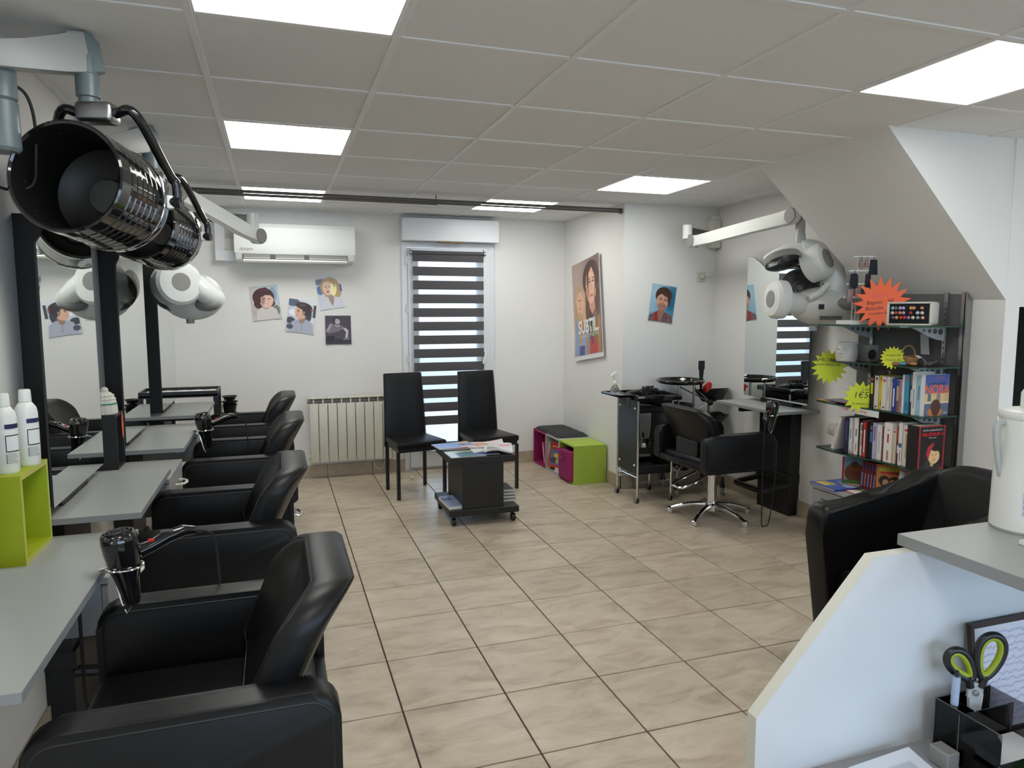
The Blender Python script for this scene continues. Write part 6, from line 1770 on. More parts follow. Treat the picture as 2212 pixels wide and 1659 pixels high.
def cv_com(seed):
    def f(c):
        rs_ = random.Random(seed)
        c.grad((225, 200, 110), (200, 80, 60), 40)
        for k in range(9):
            q = [(205, 60, 50), (240, 220, 120), (80, 130, 200), (60, 160, 90), (240, 235, 225), (220, 120, 60)][rs_.randrange(6)]
            c.ell(rs_.random(), rs_.random(), rs_.uniform(.08, .25), rs_.uniform(.06, .2), q)
        c.scrib(.1, .9, .9, (250, 240, 230), wd=.05)
    return f
lay_book('red and green comic lying behind the blue album', (3.385, 3.265, zc), math.radians(84), .19, .24, .008, lambda c: (cv_com(3)(c), c.rect(.0, .0, .45, .35, (60, 150, 80))), colm(190, 60, 50))
lay_book('thick comic with cream page edges in front of the red and green one', (3.34, 3.10, zc), math.radians(82), .15, .21, .026, cv_com(8), colm(220, 130, 70))
lay_book('orange comic at the near end of the low cabinet', (3.37, 2.93, zc), math.radians(94), .16, .2, .018, cv_com(14), colm(225, 90, 50))
def cv_fig(c):
    c.grad((150, 170, 130), (110, 160, 200), 90).rect(0, 0, .08, 1, (190, 40, 60)).ell(.55, .45, .32, .34, (120, 62, 30)).ell(.55, .75, .12, .1, (70, 40, 30)).rect(.35, .35, .75, .5, (110, 40, 30)).ell(.5, .08, .5, .12, (90, 120, 50))
flat_book('album', 'picture book with an orange figure standing at the left back of the cabinet', 'book', BKC, (3.435, 3.475, zc + .09), (.8, -.75, 0), (-.75, -.8, .05), .13, .178, .014, cv_fig, colm(190, 40, 60))
for k in range(6):
    spine_book('album', ['dark red comic spine leftmost of six behind the cabinet comics', 'dark red comic spine second of the six standing on the cabinet', 'dark red comic spine third of the six standing on the cabinet', 'dark red comic spine fourth of the six standing on the cabinet', 'dark red comic spine fifth of the six standing on the cabinet', 'dark red comic spine beside the orange couple cover'][k], 'book', BKC, 3.40, 3.52, 3.375 - .0235 * k, .021, zc, .185, colm(110, 36, 48), math.radians(4), details=((.15, .6, [colm(120, 150, 200), colm(190, 120, 120)][k % 2], .5), (.75, .9, colm(60, 70, 140), .5)))
def cv_cou(c):
    c.grad((210, 140, 70), (200, 120, 60), 90).rect(.1, .78, .95, .92, (200, 190, 60)).rect(.15, .72, .9, .79, (190, 40, 50)).ell(.3, .5, .15, .16, (50, 32, 30)).ell(.36, .45, .09, .1, (222, 170, 130)).ell(.68, .5, .16, .14, (44, 30, 28)).ell(.62, .44, .09, .1, (226, 176, 138)).poly([(.1, 0), (.2, .3), (.45, .3), (.48, 0)], (70, 60, 60)).poly([(.5, 0), (.52, .3), (.85, .32), (.9, 0)], (215, 150, 110)).rect(.45, .05, .8, .16, (50, 80, 120))
flat_book('album', 'orange album with a couple on its cover, standing in the middle of the cabinet', 'book', BKC, (3.42, 3.185, zc + .095), (.75, -.68, 0), (-.68, -.75, .1), .14, .19, .015, cv_cou, colm(150, 50, 60))
def cv_mar(c):
    c.grad((226, 222, 214), (200, 205, 190), 90).rect(0, .86, 1, 1, (210, 130, 150)).ell(.55, .45, .1, .2, (70, 130, 80)).ell(.56, .68, .06, .06, (220, 180, 150)).ell(.25, .3, .12, .14, (190, 140, 130)).ell(.8, .3, .1, .1, (200, 190, 120)).rect(0, 0, 1, .07, (130, 170, 70)).ell(.55, .2, .05, .12, (50, 60, 60))
for k, (y, lb_) in enumerate(((3.04, 'white album with a pink band, leaning left of its two neighbours'), (2.985, 'middle leaning album with a pink band, mostly covered'), (2.94, 'leaning album with a pink band, nearest the black wash chair'))):
    flat_book('album', lb_, 'book', BKC, (3.43, y, zc + .098), (.72, -.66, -.14), (-.66, -.72, .26), .14, .195, .010, cv_mar, colm(215, 205, 205))

# goods on the upper shelves
def star_pts(r0, r1, n, sx=1.0, ph=0.0):
    return [((r0 if k % 2 == 0 else r1) * sx * math.cos(ph + PI * k / n), (r0 if k % 2 == 0 else r1) * math.sin(ph + PI * k / n)) for k in range(2 * n)]
def star(label, o, u, n, r0, r1, k, m_, sx, lines, rot=0.0, wire=None):
    t = thing('price_star', label, 'sign', o)
    mt = frame_mtx(o, u, n)
    B().prism(star_pts(r0, r1, k, sx, rot), 2, -.0006, .0006, mt).out('card', m_, t, world=True, smooth=0)
    uu, nn = Vector(u).normalized(), Vector(n).normalized(); vv = nn.cross(uu)
    for s_, sz, dx, dy, mm in lines:
        text(s_, sz, Vector(o) + uu * dx + vv * dy + nn * .0012, uu, nn, mm, t, shear=.18, name='handwriting')
    return t
cr = Vector((math.cos(YAW + .2), -math.sin(YAW + .2), 0)); cn = Vector((-math.sin(YAW + .2), -math.cos(YAW + .2), 0))
ST = star('orange star shaped price card standing at the front of the top shelf', (3.205, 3.10, 1.520), (cr.x, cr.y, .10), cn, .152, .098, 17, M['orange'], 1.0,
     [('Bijoux', .034, -.01, .045, M['inkr']), ('Bagues   5€', .030, -.01, .010, M['ink']), ('Boucles  6€', .030, -.015, -.022, M['ink']), ('d’oreilles fantaisie', .021, .0, -.052, M['ink'])], .09)
star('yellow star card marked PROMO hanging left of the second glass shelf', (3.262, 3.533, 1.132), (cr.x, cr.y, -.03), cn, .112, .078, 16, M['yellow'], .98,
     [('PROMO', .034, -.01, .042, M['ink']), ('grand tableau 5€', .021, -.01, .014, M['ink'])], .1)
o = bpy.data.objects['price_star.001']
B().box(-.045, .028, -.0002, .0002, -.0008, .0008, mtx=Matrix.Translation(Vector((3.262, 3.533, 1.132)) + Vector((0, 0, 1)) * .022 + cn * .0016) @ Matrix.Rotation(-(YAW + .2), 4, 'Z')).out('underline', M['ink'], o, world=True)
star('small yellow star card in front of the wicker basket', (3.262, 3.062, 1.219), (cr.x, cr.y, 0), cn, .066, .050, 18, M['yellow2'], 1.0,
     [('1 Foulard 12€', .0145, -.002, .014, M['ink']), ('2 Foulards 20€', .0145, .0, -.012, M['ink'])], .1)
star('yellow star card marked 1€50 tucked beside the upper book row', (3.262, 3.275, .972), (cr.x, cr.y, 0), cn, .098, .068, 14, M['yellow'], 1.0,
     [('à tous', .020, .03, .048, M['ink']), ('1€50', .050, .012, .012, M['ink']), ('le marque page', .019, .012, -.038, M['ink'])], .1)
# shelf edge strip
t = thing('shelf_sign', 'white paper strip with red writing on the edge of the third shelf', 'sign', (3.262, 3.29, .86))
B().prism([(3.445, .872), (3.445, .905), (3.135, .905), (3.135, .868)], 0, 3.2595, 3.2607).out('paper_strip', M['paper'], t, world=True, smooth=0)
text('2€ le livre', .030, (3.2590, 3.315, .889), (0, -1, 0), (-1, 0, 0), M['inkr'], t, shear=.15, name='handwriting', sx=1.5)
# bookmarks lying on the third shelf
cols = [(225, 170, 50), (60, 70, 130), (150, 150, 170), (120, 40, 70), (190, 80, 70), (40, 45, 90), (210, 170, 170), (150, 40, 50)]
for k in range(8):
    x, y = 3.30 + .02 * (k % 3), 3.60 - .048 * k
    b = B().surf(lambda u, v: Vector((x - .02 + .05 * v, y - .055 + .11 * u, .913 + .0012 * k + .004 * u * (1 - u))), 4, 2)
    solo(b, 'bookmark', colm(*cols[k]), ['yellow', 'navy', 'grey', 'plum', 'salmon', 'dark blue', 'pink', 'red'][k] + ' bookmark card in the fanned pile at the left of the third shelf', 'bookmark', 'bookmarks fanned on the third shelf', smooth=0, normals=False)

# display box of rings on the top shelf
t = thing('ring_display', 'cream display box with rows of rings on black foam, top shelf', 'display box', (3.27, 3.01, 1.4005))
bm_ = frame_mtx((3.275, 2.985, 1.4005 + .064), (.43, -.9, 0), (-.9, -.43, 0))
bw, bh = .224, .128
B().box(-bw / 2, bw / 2, -bh / 2, bh / 2, -.14, -.006, .014, 3, mtx=bm_).out('box_body', M['knit'], t, world=True)
B().box(-bw / 2 + .012, bw / 2 - .012, -bh / 2 + .010, bh / 2 - .010, -.012, -.004, .003, 1, mtx=bm_).out('foam', M['blackcl'], t, world=True)
b = B()
for q in ((-bw / 2, bw / 2, bh / 2 - .010, bh / 2), (-bw / 2, bw / 2, -bh / 2, -bh / 2 + .009), (-bw / 2, -bw / 2 + .010, -bh / 2 + .009, bh / 2 - .01), (bw / 2 - .010, bw / 2, -bh / 2 + .009, bh / 2 - .01)):
    b.box(q[0], q[1], q[2], q[3], -.012, 0, .003, 2, mtx=bm_)
b.out('box_rim', M['knit'], t, world=True)
RCOL = [(150, 190, 200), (110, 130, 110), (190, 160, 210), (170, 180, 220), (220, 160, 110), (225, 150, 120), (225, 140, 110), (225, 215, 185), (180, 80, 80), (215, 140, 80), (190, 160, 205), (175, 70, 65), (215, 215, 220), (215, 215, 215), (120, 80, 100), (225, 160, 130), (205, 70, 45), (190, 60, 70), (170, 140, 200), (235, 225, 190), (170, 175, 195), (230, 170, 120)]
RPX = [(.09, 0), (.17, 0), (.28, 0), (.36, 0), (.55, 0), (.62, 0), (.82, 0), (.09, 1), (.18, 1), (.28, 1), (.37, 1), (.55, 1), (.72, 1), (.83, 1), (.11, 2), (.20, 2), (.31, 2), (.40, 2), (.50, 2), (.61, 2), (.73, 2), (.85, 2)]
for k, (f, r) in enumerate(RPX):
    x = -bw / 2 + .012 + (bw - .024) * f; y = bh / 2 - .034 - .026 * r
    b = B().sphere((x, y, .0005), .0092, 1, 1, .6, 6)
    b.tube([(x + .006 * math.cos(a), y, -.006 + .006 * math.sin(a)) for a in [2 * PI * i / 10 for i in range(10)]], .0012, 4, True)
    b.xf(bm_)
    solo(b, 'ring', colm(*RCOL[k]), ['top', 'middle', 'bottom'][r] + ' row ring in the display box, number ' + ['one', 'two', 'three', 'four', 'five', 'six', 'seven', 'eight'][[q for q in RPX if q[1] == r].index((f, r))] + ' from the left', 'ring', 'rings in the display box')

# jewellery rack with hanging pouches
rx, ry = 3.165, 3.27
t = thing('jewellery_rack', 'tiered metal rack hung with small pouches on the top shelf', 'rack', (rx, ry, 1.40))
B().box(rx - .05, rx + .14, ry - .06, ry + .07, 1.4005, 1.425, .002, 1).out('base_plate', M['white'], t, world=True, smooth=0)
B().cyl((rx + .0, ry, 1.425), (rx + .0, ry, 1.66), .006, n=10).out('post', M['steel'], t, world=True)
B().cyl((rx + .045, ry + .02, 1.425), (rx + .045, ry + .02, 1.785), .006, n=10).out('post', M['steel'], t, world=True)
for k, (z, w_, dx) in enumerate(((1.785, .07, .035), (1.705, .075, .01), (1.630, .07, -.01), (1.555, .08, -.015))):
    B().cyl((rx + dx - w_, ry - .03, z), (rx + dx + w_, ry - .045, z + .003), .0045, n=8).out('rack_bar', M['white'], t, world=True)
    B().cyl((rx + dx, ry - .036, z), (rx + .045 if k < 2 else rx, ry + (.02 if k < 2 else 0), z), .0035, n=6).out('rack_arm', M['steel'], t, world=True)
def pouch(x, z, w_, h, m_, lb_, y=None):
    y = ry - .05 if y is None else y
    b = B()
    b.surf(lambda u, v: Vector((x + w_ * (u - .5) * (1 - .25 * v), y - .010 * math.sin(PI * u) * math.sin(PI * min(1, v * 1.1)), z - h + h * v)), 8, 6)
    b.surf(lambda u, v: Vector((x + w_ * (u - .5) * (1 - .25 * v), y + .004 + .010 * math.sin(PI * u) * math.sin(PI * min(1, v * 1.1)), z - h + h * v)), 8, 6)
    b.tube([(x, y, z - .004), (x, y - .002, z + .018)], .0018, 5)
    solo(b, 'pouch', m_, lb_, 'pouch', 'small pouches and charms hanging from the jewellery rack')
pouch(rx + .09, 1.770, .062, .085, M['bag'], 'navy dotted pouch hanging at the upper right of the rack')
pouch(rx + .0, 1.770, .032, .050, M['bag3'], 'small patterned charm at the upper left of the rack')
pouch(rx + .04, 1.770, .030, .045, M['bag3'], 'small patterned charm in the upper middle of the rack')
pouch(rx - .045, 1.690, .058, .085, M['bag'], 'dark pouch with a red motif at the left of the second bar')
pouch(rx + .055, 1.690, .045, .080, M['bag'], 'dark dotted pouch at the right of the second bar')
pouch(rx - .02, 1.615, .03, .05, M['bag3'], 'reddish charm on the third bar of the rack')
pouch(rx + .055, 1.615, .055, .085, M['bag2'], 'mauve pouch on the third bar of the rack')
pouch(rx - .07, 1.600, .045, .07, M['bag3'], 'brown patterned pouch at the lowest left of the rack')
pouch(rx - .03, 1.540, .025, .05, M['bag3'], 'small pale charm hanging lowest on the left of the rack')
pouch(rx + .075, 1.530, .028, .05, M['bag3'], 'small pink charm hanging at the lowest right of the rack')

# second shelf goods
t = thing('face_pot', 'white ceramic pot shaped like a face on the second shelf', 'pot', (3.262, 3.40, 1.178))
def head(u, v):
    a = u * 2 * PI
    r = .060 * (.80 + .25 * math.sin(PI * (.15 + .75 * v)))
    c_, s_ = math.cos(a), math.sin(a)
    fx = math.exp(-((a - PI * 1.12 + PI * (0)) ** 2) / .05) if True else 0
    nose = .016 * math.exp(-((a - 3.5) ** 2) / .03) * math.exp(-((v - .48) ** 2) / .02)
    brow = .006 * math.exp(-((a - 3.5) ** 2) / .25) * math.exp(-((v - .68) ** 2) / .003)
    eye = -.008 * (math.exp(-((a - 3.15) ** 2) / .02) + math.exp(-((a - 3.85) ** 2) / .02)) * math.exp(-((v - .58) ** 2) / .004)
    lip = .007 * math.exp(-((a - 3.5) ** 2) / .06) * math.exp(-((v - .26) ** 2) / .003)
    chin = .006 * math.exp(-((a - 3.5) ** 2) / .15) * math.exp(-((v - .08) ** 2) / .01)
    r += nose + brow + eye + lip + chin
    return Vector((3.262 + r * c_, 3.40 + r * s_, 1.1785 + .115 * v))
b = B().surf(head, 64, 30, True)
b.out('pot_wall', M['ceramic'], t, world=True, smooth=60)
B().lathe([(0, .10), (.052, .10)], 32, Matrix.Translation((3.262, 3.40, 1.1785))).out('pot_inside', M['ceramic'], t, world=True)
t = thing('card_holder', 'grey holder with a dark round opening beside the face pot', 'holder', (3.37, 3.36, 1.178))
B().box(3.335, 3.395, 3.29, 3.40, 1.1785, 1.278, .003, 2).out('holder_body', M['greypl'], t, world=True)
B().lathe([(0, .0006), (.030, .0006), (.031, -.002)], 28, orient((3.348, 3.2898, 1.222), (0, -1, 0))).out('opening', M['ink'], t, world=True)
t = thing('wicker_basket', 'small tan wicker basket with a hoop handle on the second shelf', 'basket', (3.36, 3.05, 1.178))
def bsk(u, v):
    a = u * 2 * PI
    return Vector((3.36 + (.038 + .017 * v) * math.cos(a) * 1.05, 3.05 + (.038 + .017 * v) * math.sin(a), 1.1785 + (.048 + .008 * math.cos(2 * a)) * v))
b = B().surf(bsk, 32, 6, True)
b.bm.faces.new([b.bm.verts.new(bsk(i / 32, 0)) for i in range(32)])
ob = b.out('basket_wall', M['wicker'], t, world=True)
md = ob.modifiers.new('thick', 'SOLIDIFY'); md.thickness = .004
B().tube([(3.36 - .05 * math.cos(a), 3.05, 1.228 + .058 * math.sin(a)) for a in [PI * i / 16 for i in range(17)]], .0045, 8).out('handle', M['wicker'], t, world=True)
b = B().surf(lambda u, v: Vector((3.325 + .075 * u, 2.945 + .03 * v, 1.222 + .012 * v - .045 * u ** 1.5 + .012 * math.sin(3 * u))), 12, 4)
solo(b, 'paper_slip', M['paper'], 'curled white paper slip on the second shelf, right of the basket', 'paper', normals=False)
b = B().surf(lambda u, v: Vector((3.385 + .06 * u, 2.93 + .05 * v, 1.185 + .022 * u * (1 - .3 * v) + .004 * math.sin(7 * v))), 8, 6)
b.surf(lambda u, v: Vector((3.385 + .06 * u, 2.93 + .05 * v, 1.1788)), 2, 2)
solo(b, 'plastic_bag', M['clearpl'], 'small clear plastic bag at the right end of the second shelf', 'bag')
for k, (x, y, q, lb_) in enumerate(((3.30, 3.03, (110, 170, 205), 'light blue'), (3.335, 2.99, (200, 140, 95), 'tan'), (3.275, 3.05, (175, 120, 100), 'brown'))):
    b = B().sphere((x, y, 1.1885), .02, 1.1, .9, .5, 8)
    solo(b, 'soap', colm(*q), lb_ + ' small round soap beside the basket on the second shelf', 'soap', 'small soaps on the second shelf')
b = B().surf(lambda u, v: Vector((BX - .0152 - .004 * math.sin(3 * v) * u, 3.117 - .058 * u - .012 * (1 - v), 1.232 + .115 * v)), 4, 8)
solo(b, 'paper_note', M['paper'], 'narrow white till receipt taped to the grey board', 'note', normals=False)
b = B().box(3.40, 3.404, 3.20, 3.30, .92, 1.13).box(3.395, 3.3995, 3.215, 3.285, 1.02, 1.10)
solo(b, 'brochure_holder', M['smoke'], 'clear brochure holder behind the upper book row', 'holder')

# ------------------------------------------------------------------ wash chair by the reception
t = thing('wash_chair', 'black leather shampoo chair with closed sides behind the reception panel', 'chair', (2.50, 2.06, 0))
def side(y0, y1):
    pts = [(2.145, .0), (2.075, .55), (2.062, .63), (2.070, .672), (2.10, .695), (2.40, .685), (2.47, .695), (2.55, .745), (2.63, .79), (2.72, .80), (2.80, .76), (2.86, .66), (2.90, .30), (2.90, .0)]
    # drop rounded front edge
    return B().prism(pts, 1, y0, y1, bev=.03, seg=4)
side(2.24, 2.34).out('arm', M['leather'], t, world=True, smooth=50)
side(1.76, 1.86).out('arm', M['leather'], t, world=True, smooth=50)
B().box(2.14, 2.72, 1.86, 2.24, .26, .43, .04, 3).out('seat', M['leather'], t, world=True)
B().box(2.22, 2.95, 1.87, 2.23, 0, .26, .005, 1).out('chair_base', M['blackpl'], t, world=True)
def sb(u, v, s):
    y = 1.83 + .43 * u
    z = .42 + .42 * v - .05 * (2 * u - 1) ** 4 * v
    x = 2.60 + .12 * v + (.05 if s > 0 else -.05) - .05 * (1 - (2 * u - 1) ** 2) * (-1 if s < 0 else .2) * .6
    return Vector((x, y, z))
b = B(); bm = b.bm; nu, nv = 14, 10
Fv = [[bm.verts.new(sb(i / nu, j / nv, -1)) for j in range(nv + 1)] for i in range(nu + 1)]
Rv = [[bm.verts.new(sb(i / nu, j / nv, 1)) for j in range(nv + 1)] for i in range(nu + 1)]
for i in range(nu):
    for j in range(nv):
        bm.faces.new((Fv[i][j], Fv[i + 1][j], Fv[i + 1][j + 1], Fv[i][j + 1])); bm.faces.new((Rv[i][j], Rv[i][j + 1], Rv[i + 1][j + 1], Rv[i + 1][j]))
loop = [(i, 0) for i in range(nu)] + [(nu, j) for j in range(nv)] + [(i, nv) for i in range(nu, 0, -1)] + [(0, j) for j in range(nv, 0, -1)]
for k in range(len(loop)):
    a, c = loop[k], loop[(k + 1) % len(loop)]
    bm.faces.new((Fv[a[0]][a[1]], Fv[c[0]][c[1]], Rv[c[0]][c[1]], Rv[a[0]][a[1]]))
ob = b.out('backrest', M['leather'], t, world=True, smooth=60)
md = ob.modifiers.new('soft', 'SUBSURF'); md.levels = 2; md.render_levels = 2

# ------------------------------------------------------------------ reception desk
rd = thing('reception_desk', 'white reception desk with a grey raised ledge, lower right', 'desk', (1.4, .6, 0))
PY0, PY1 = .879, .900
pts = [(.700, 0), (.700, .842), (.922, 1.079), (2.2, 1.079), (2.2, 0)]
B().prism(pts, 1, PY0, PY1).out('front_panel', M['counterw'], rd, world=True, smooth=0)
b = B()
b.prism([(.6992, 0), (.6992, .8424), (.9216, 1.0796), (1.0075, 1.0796), (1.0075, 1.079), (.922, 1.079), (.700, .842), (.700, 0)], 1, PY0 - .0002, PY1 + .0002)
b.out('panel_edge', M['counteredge'], rd, world=True, smooth=0)
B().box(1.008, 2.2, .56, .915, 1.080, 1.100, .0008, 1).out('ledge', M['laminate'], rd, world=True, smooth=0)
B().box(1.0074, 1.008, .56, .915, 1.0805, 1.0995).out('ledge_edge', M['lam_edge'], rd, world=True, smooth=0)
B().box(.72, 2.2, .10, PY0, .715, .735, .001, 1).out('work_top', M['cabgrey'], rd, world=True, smooth=0)
B().box(1.385, 2.2, PY0 - .0015, PY0, .735, 1.08).out('panel_joint', M['counterw'], rd, world=True, smooth=0)
B().box(2.18, 2.2, .10, PY0, 0, .715).box(1.0, 2.18, PY0 - .05, PY0 - .03, .1, .715).out('desk_support', M['counterw'], rd, world=True, smooth=0)

ZL = 1.1005
t = thing('pump_bottle', 'large white pump bottle with a grey handle on the reception ledge', 'bottle', (1.245, .862, ZL))
m = Matrix.Translation((1.245, .862, ZL))
B().lathe([(0, 0), (.054, 0), (.058, .005), (.057, .10), (.053, .195), (.055, .198), (.056, .205), (.054, .210), (.03, .214), (0, .214)], 48, m).out('body', M['white'], t, world=True)
B().lathe([(0, .213), (.0235, .213), (.0235, .240), (.018, .250), (.011, .256), (.009, .258), (.009, .275), (0, .275)], 32, m).out('collar', M['white'], t, world=True)
B().lathe([(0, .274), (.0145, .274), (.015, .280), (.015, .288), (.019, .291), (.019, .297), (.010, .300), (0, .300)], 28, m).out('pump_head', M['white'], t, world=True)
B().tube([(1.245, .862, ZL + .294), (1.275, .850, ZL + .297), (1.30, .842, ZL + .293), (1.312, .838, ZL + .284)], .0075, 10).out('spout', M['white'], t, world=True)
d = -CR
q = Vector((1.245, .862, ZL))
B().tube(spline([q + d * .050 + UP * .190, q + d * .066 + UP * .186, q + d * .067 + UP * .165, q + d * .060 + UP * .120, q + d * .054 + UP * .095], 6), .005, 10).out('handle', M['silver'], t, world=True)
b = B()
rs = random.Random(3)
for k in range(15):
    z0 = .035 + .0105 * k
    if k in (4, 9): continue
    a0 = math.radians(180 + 26); a1 = math.radians(180 + 26 + rs.uniform(9, 17))
    for s_ in range(3):
        zz = z0 + .003 * s_
        b.surf(lambda u, v: Vector((1.245 + .0583 * math.cos(a0 + (a1 - a0) * u - .0), .862 + .0583 * math.sin(a0 + (a1 - a0) * u), ZL + zz + .0016 * v)), 4, 1)
b.out('label_print', M['purpleink'], t, world=True, normals=False)
def cv_pad(c):
    c.grad((228, 228, 232), (222, 222, 230), 90)
    for k in range(7): c.scrib(.1, .8, .2 + .1 * k, (165, 160, 195), wd=.012)
t = thing('note_pad', 'white printed pad lying on the reception ledge in front of the pump bottle', 'pad', (1.20, .745, ZL), math.radians(-8))
B().box(-.06, .10, -.055, .055, 0, .007, .0005, 1).out('pages', M['paper'], t, smooth=0)
cp = Canvas(.158, .108, 40, 27); cv_pad(cp)
cp.out('top_sheet', (1.20 + .02 * math.cos(-.14), .745 + .02 * math.sin(-.14), ZL + .0074), (math.cos(-.14), math.sin(-.14), 0), (0, 0, 1), t)
t = thing('blue_card', 'pale blue card box behind the pad on the reception ledge', 'card', (1.31, .80, ZL), math.radians(-14))
B().box(-.045, .05, -.025, .03, 0, .009, .001, 1).out('card_body', colm(150, 175, 205), t, smooth=0)

# desk organiser and what stands in it
ZW = .7355
t = thing('desk_organiser', 'smoked clear desk organiser on the reception worktop, lower right', 'organiser', (1.10, .80, ZW))
ox0, ox1, oy0, oy1 = 1.040, 1.165, .735, .850
def plate(x0, x1, y0, y1, z0, z1, nm='divider'):
    return B().box(x0, x1, y0, y1, z0, z1).out(nm, M['smoke'], t, world=True, smooth=0)
th = .0022
plate(ox0, ox0 + th, oy0, oy1, ZW, ZW + .095, 'side_wall'); plate(ox1 - th, ox1, oy0, oy1, ZW, ZW + .095, 'side_wall')
plate(ox0 + th, ox1 - th, oy1 - th, oy1, ZW, ZW + .095, 'back_wall'); plate(ox0 + th, ox1 - th, oy0 + .07, oy0 + .07 + th, ZW, ZW + .088)
plate(ox0 + th, ox1 - th, oy0, oy0 + th, ZW, ZW + .045, 'front_wall'); plate(ox0 + th, ox1 - th, oy0 + th, oy1 - th, ZW, ZW + th, 'floor_plate')
plate(ox0 + .035, ox0 + .035 + th, oy0 + .075, oy1 - th, ZW + th, ZW + .088)
b = B()
for x, y, h in ((ox0, oy0, .045), (ox0, oy1, .095), (ox1, oy1, .095), (ox0, oy0 + .07, .09)):
    b.box(x - .0008, x + .0008, y - .0008, y + .0008, ZW, ZW + h)
b.box(ox0, ox1, oy1 - .0012, oy1 + .0002, ZW + .0945, ZW + .0958).box(ox0 - .0005, ox0 + .0012, oy0, oy1, ZW + .0945, ZW + .0958).box(ox0 - .0006, ox0 + .0010, oy0, oy1, ZW, ZW + .002)
b.out('wall_edge', M['dgrey'], t, world=True, smooth=0)
solo(B().box(ox0 + .006, ox1 - .006, oy0 + .004, oy0 + .066, ZW + .003, ZW + .040, .0006, 1), 'note_block', M['paper'], 'block of white note paper in the clear organiser', 'note block')
def pen(x, y, z, m1, m2, label, lean_=(0, 0)):
    t = thing('pen', label, 'pen', (x, y, z), 0, 'pens in the organiser')
    top = Vector((x + lean_[0], y + lean_[1], z + .145))
    a = Vector((x, y, z))
    d = (top - a).normalized()
    B().cyl(a, a + d * .09, .0055, n=14).out('barrel', M[m1], t, world=True)
    B().cyl(a + d * .09, a + d * .138, .0062, n=14).out('cap', M[m2], t, world=True)
    B().cyl(a + d * .138, a + d * .148, .003, n=10).out('button', M['ink'], t, world=True)
M['paleblue'] = mat('pale_blue_plastic', srgb(165, 180, 205), .35)
pen(1.053, .828, ZW + .003, 'dgrey', 'paleblue', 'dark pen with pale blue grip standing left of the scissors', (.004, 0))
t = thing('scissors', 'scissors with black and lime handles standing in the clear organiser', 'scissors', (1.100, .828, ZW + .003))
sm = frame_mtx((1.100, .828, ZW + .003), (CR.x * .97, CR.y * .97, 0), tuple(-CF))
b = B().prism([(-.012, .10), (.012, .10), (.004, .0), (-.004, .0)], 2, -.002, .0, sm).prism([(-.010, .10), (.014, .10), (.006, .0), (-.002, .0)], 2, .0003, .0022, sm)
b.out('blades', M['silver'], t, world=True, smooth=0)
B().lathe([(0, 0), (.0055, 0), (.005, .003), (0, .0035)], 16, sm @ Matrix.Translation((.0, .103, .0022))).out('pivot_screw', M['steel'], t, world=True)
B().prism([(-.013, .095), (.013, .095), (.013, .118), (-.011, .122)], 2, -.0025, .0025, sm).out('blade_joint', M['silver'], t, world=True)
def hloop(cx, cy, rx_, ry_, rot_):
    pts = []
    for i in range(36):
        a = 2 * PI * i / 36
        e = 1 - .30 * math.sin(a) if False else 1
        w = rx_ * (1 + .28 * math.sin(a))
        x, y = w * math.cos(a), ry_ * math.sin(a)
        c_, s_ = math.cos(rot_), math.sin(rot_)
        pts.append(sm @ Vector((cx + x * c_ - y * s_, cy + x * s_ + y * c_, 0)))
    return pts
for s, cx, cy, rx_, ry_, ro, lb_ in ((-1, -.026, .151, .0165, .030, .70, 'left'), (1, .020, .166, .0215, .038, -.22, 'right')):
    h = B().tube(hloop(cx, cy, rx_, ry_, ro), .0062, 12, True).out('handle', M['blackpl'], t, world=True)
    B().tube(hloop(cx, cy, rx_ - .0055, ry_ - .0055, ro), .0052, 10, True).out('soft_grip', M['lime'], h, world=True)
B().tube([sm @ Vector((-.008, .112, 0)), sm @ Vector((-.012, .126, 0)), sm @ Vector((-.014, .132, 0))], .0065, 10).tube([sm @ Vector((.008, .112, 0)), sm @ Vector((.014, .126, 0)), sm @ Vector((.016, .132, 0))], .0065, 10).out('handle_shank', M['blackpl'], t, world=True)
solo(B().box(ox0 - .030, ox0 - .003, oy0 + .062, oy0 + .098, ZW, ZW + .030, .002, 1).box(ox0 - .024, ox0 - .0, oy0 + .070, oy0 + .090, ZW + .004, ZW + .022, .001, 1), 'pencil_sharpener', M['greypl'], 'grey metal sharpener block left of the organiser', 'sharpener')
solo(B().box(1.105, 1.132, .708, .728, ZW, ZW + .052, .004, 2), 'green_packet', M['greenpack'], 'small green glossy packet in front of the note block', 'packet')
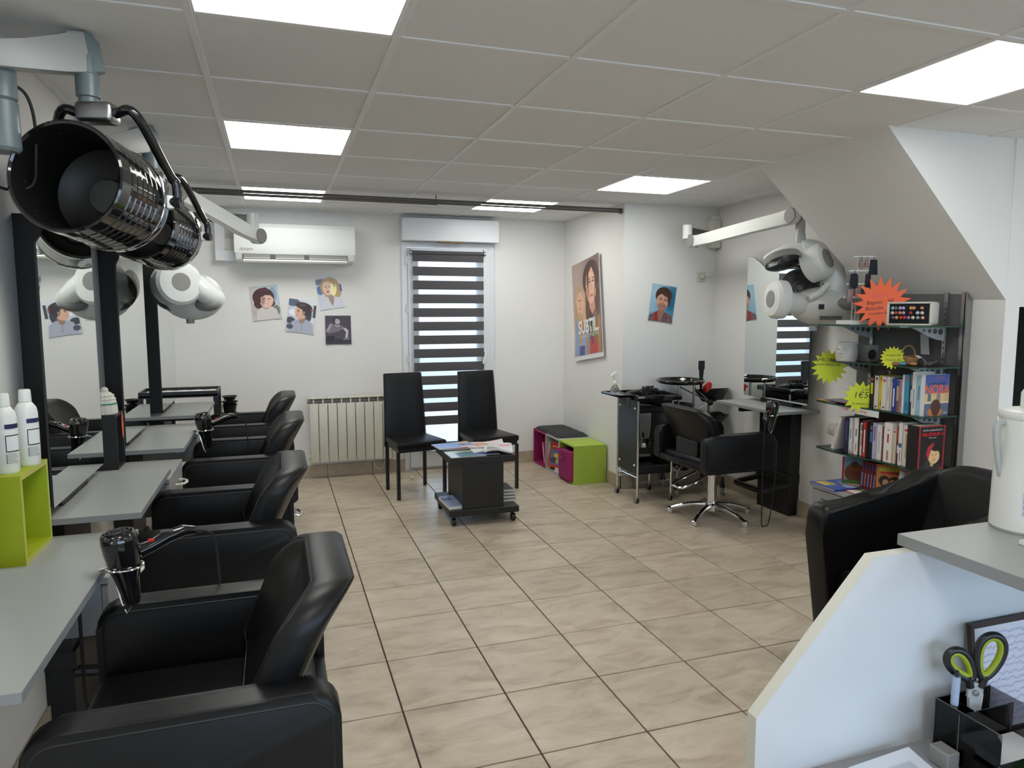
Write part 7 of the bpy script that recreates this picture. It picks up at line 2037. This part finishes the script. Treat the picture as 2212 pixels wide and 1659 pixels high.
solo(B().box(1.135, 1.16, .705, .722, ZW, ZW + .050, .004, 2), 'pink_packet', colm(215, 165, 150), 'pale pink packet at the right picture edge beside the green one', 'packet')
def cv_sheet(c):
    c.grad((214, 210, 220), (222, 220, 226), 90)
    for k in range(14): c.scrib(.06, .95, .07 + .065 * k, (150, 145, 185), .02, 26, .010)
t = thing('framed_sheet', 'brown framed sheet covered in handwriting behind the organiser, right edge', 'notice', (1.235, .862, ZW))
fm = frame_mtx((1.215, .858, ZW + .105), (1, 0, 0), (0, -1, .12))
b = B()
for q in ((-.085, .085, .090, .098), (-.085, .085, -.102, -.094), (-.085, -.077, -.094, .090), (.077, .085, -.094, .090)):
    b.box(q[0], q[1], q[2], q[3], -.004, .004, mtx=fm)
b.out('frame', M['brownframe'], t, world=True, smooth=0)
cs = Canvas(.154, .184, 64, 76); cv_sheet(cs)
cs.out('written_sheet', fm @ Vector((0, -.002, .001)), (1, 0, 0), (0, -1, .12), t)
t = thing('computer_mouse', 'white computer mouse on the reception worktop, bottom edge', 'mouse', (.985, .742, ZW))
b = B().sphere((0, 0, .0), .03, .75, 1.35, .75, 12)
bmesh.ops.bisect_plane(b.bm, geom=b.bm.verts[:] + b.bm.edges[:] + b.bm.faces[:], plane_co=(0, 0, 0), plane_no=(0, 0, 1), clear_inner=True)
b.out('mouse_shell', M['white'], t)
B().cyl((-.003, .022, .021), (.003, .022, .021), .005, n=12).out('scroll_wheel', M['greypl'], t)
def cv_doc(c):
    c.grad((226, 228, 234), (220, 224, 232), 90)
    for k in range(5): c.scrib(.1, .9, .15 + .16 * k, (170, 172, 185), wd=.012)
    c.rect(.55, .5, .9, .85, (190, 194, 205))
t = thing('document', 'white printed document with a curled edge at the bottom, beside the mouse', 'document', (.90, .78, ZW))
cd = Canvas(.21, .15, 42, 30); cv_doc(cd)
cd.out('printed_sheet', (.885, .775, ZW + .002), (math.cos(.02), math.sin(.02), 0), (0, 0, 1), t, bend=lambda u, v: .012 * v ** 3 * u + .002)
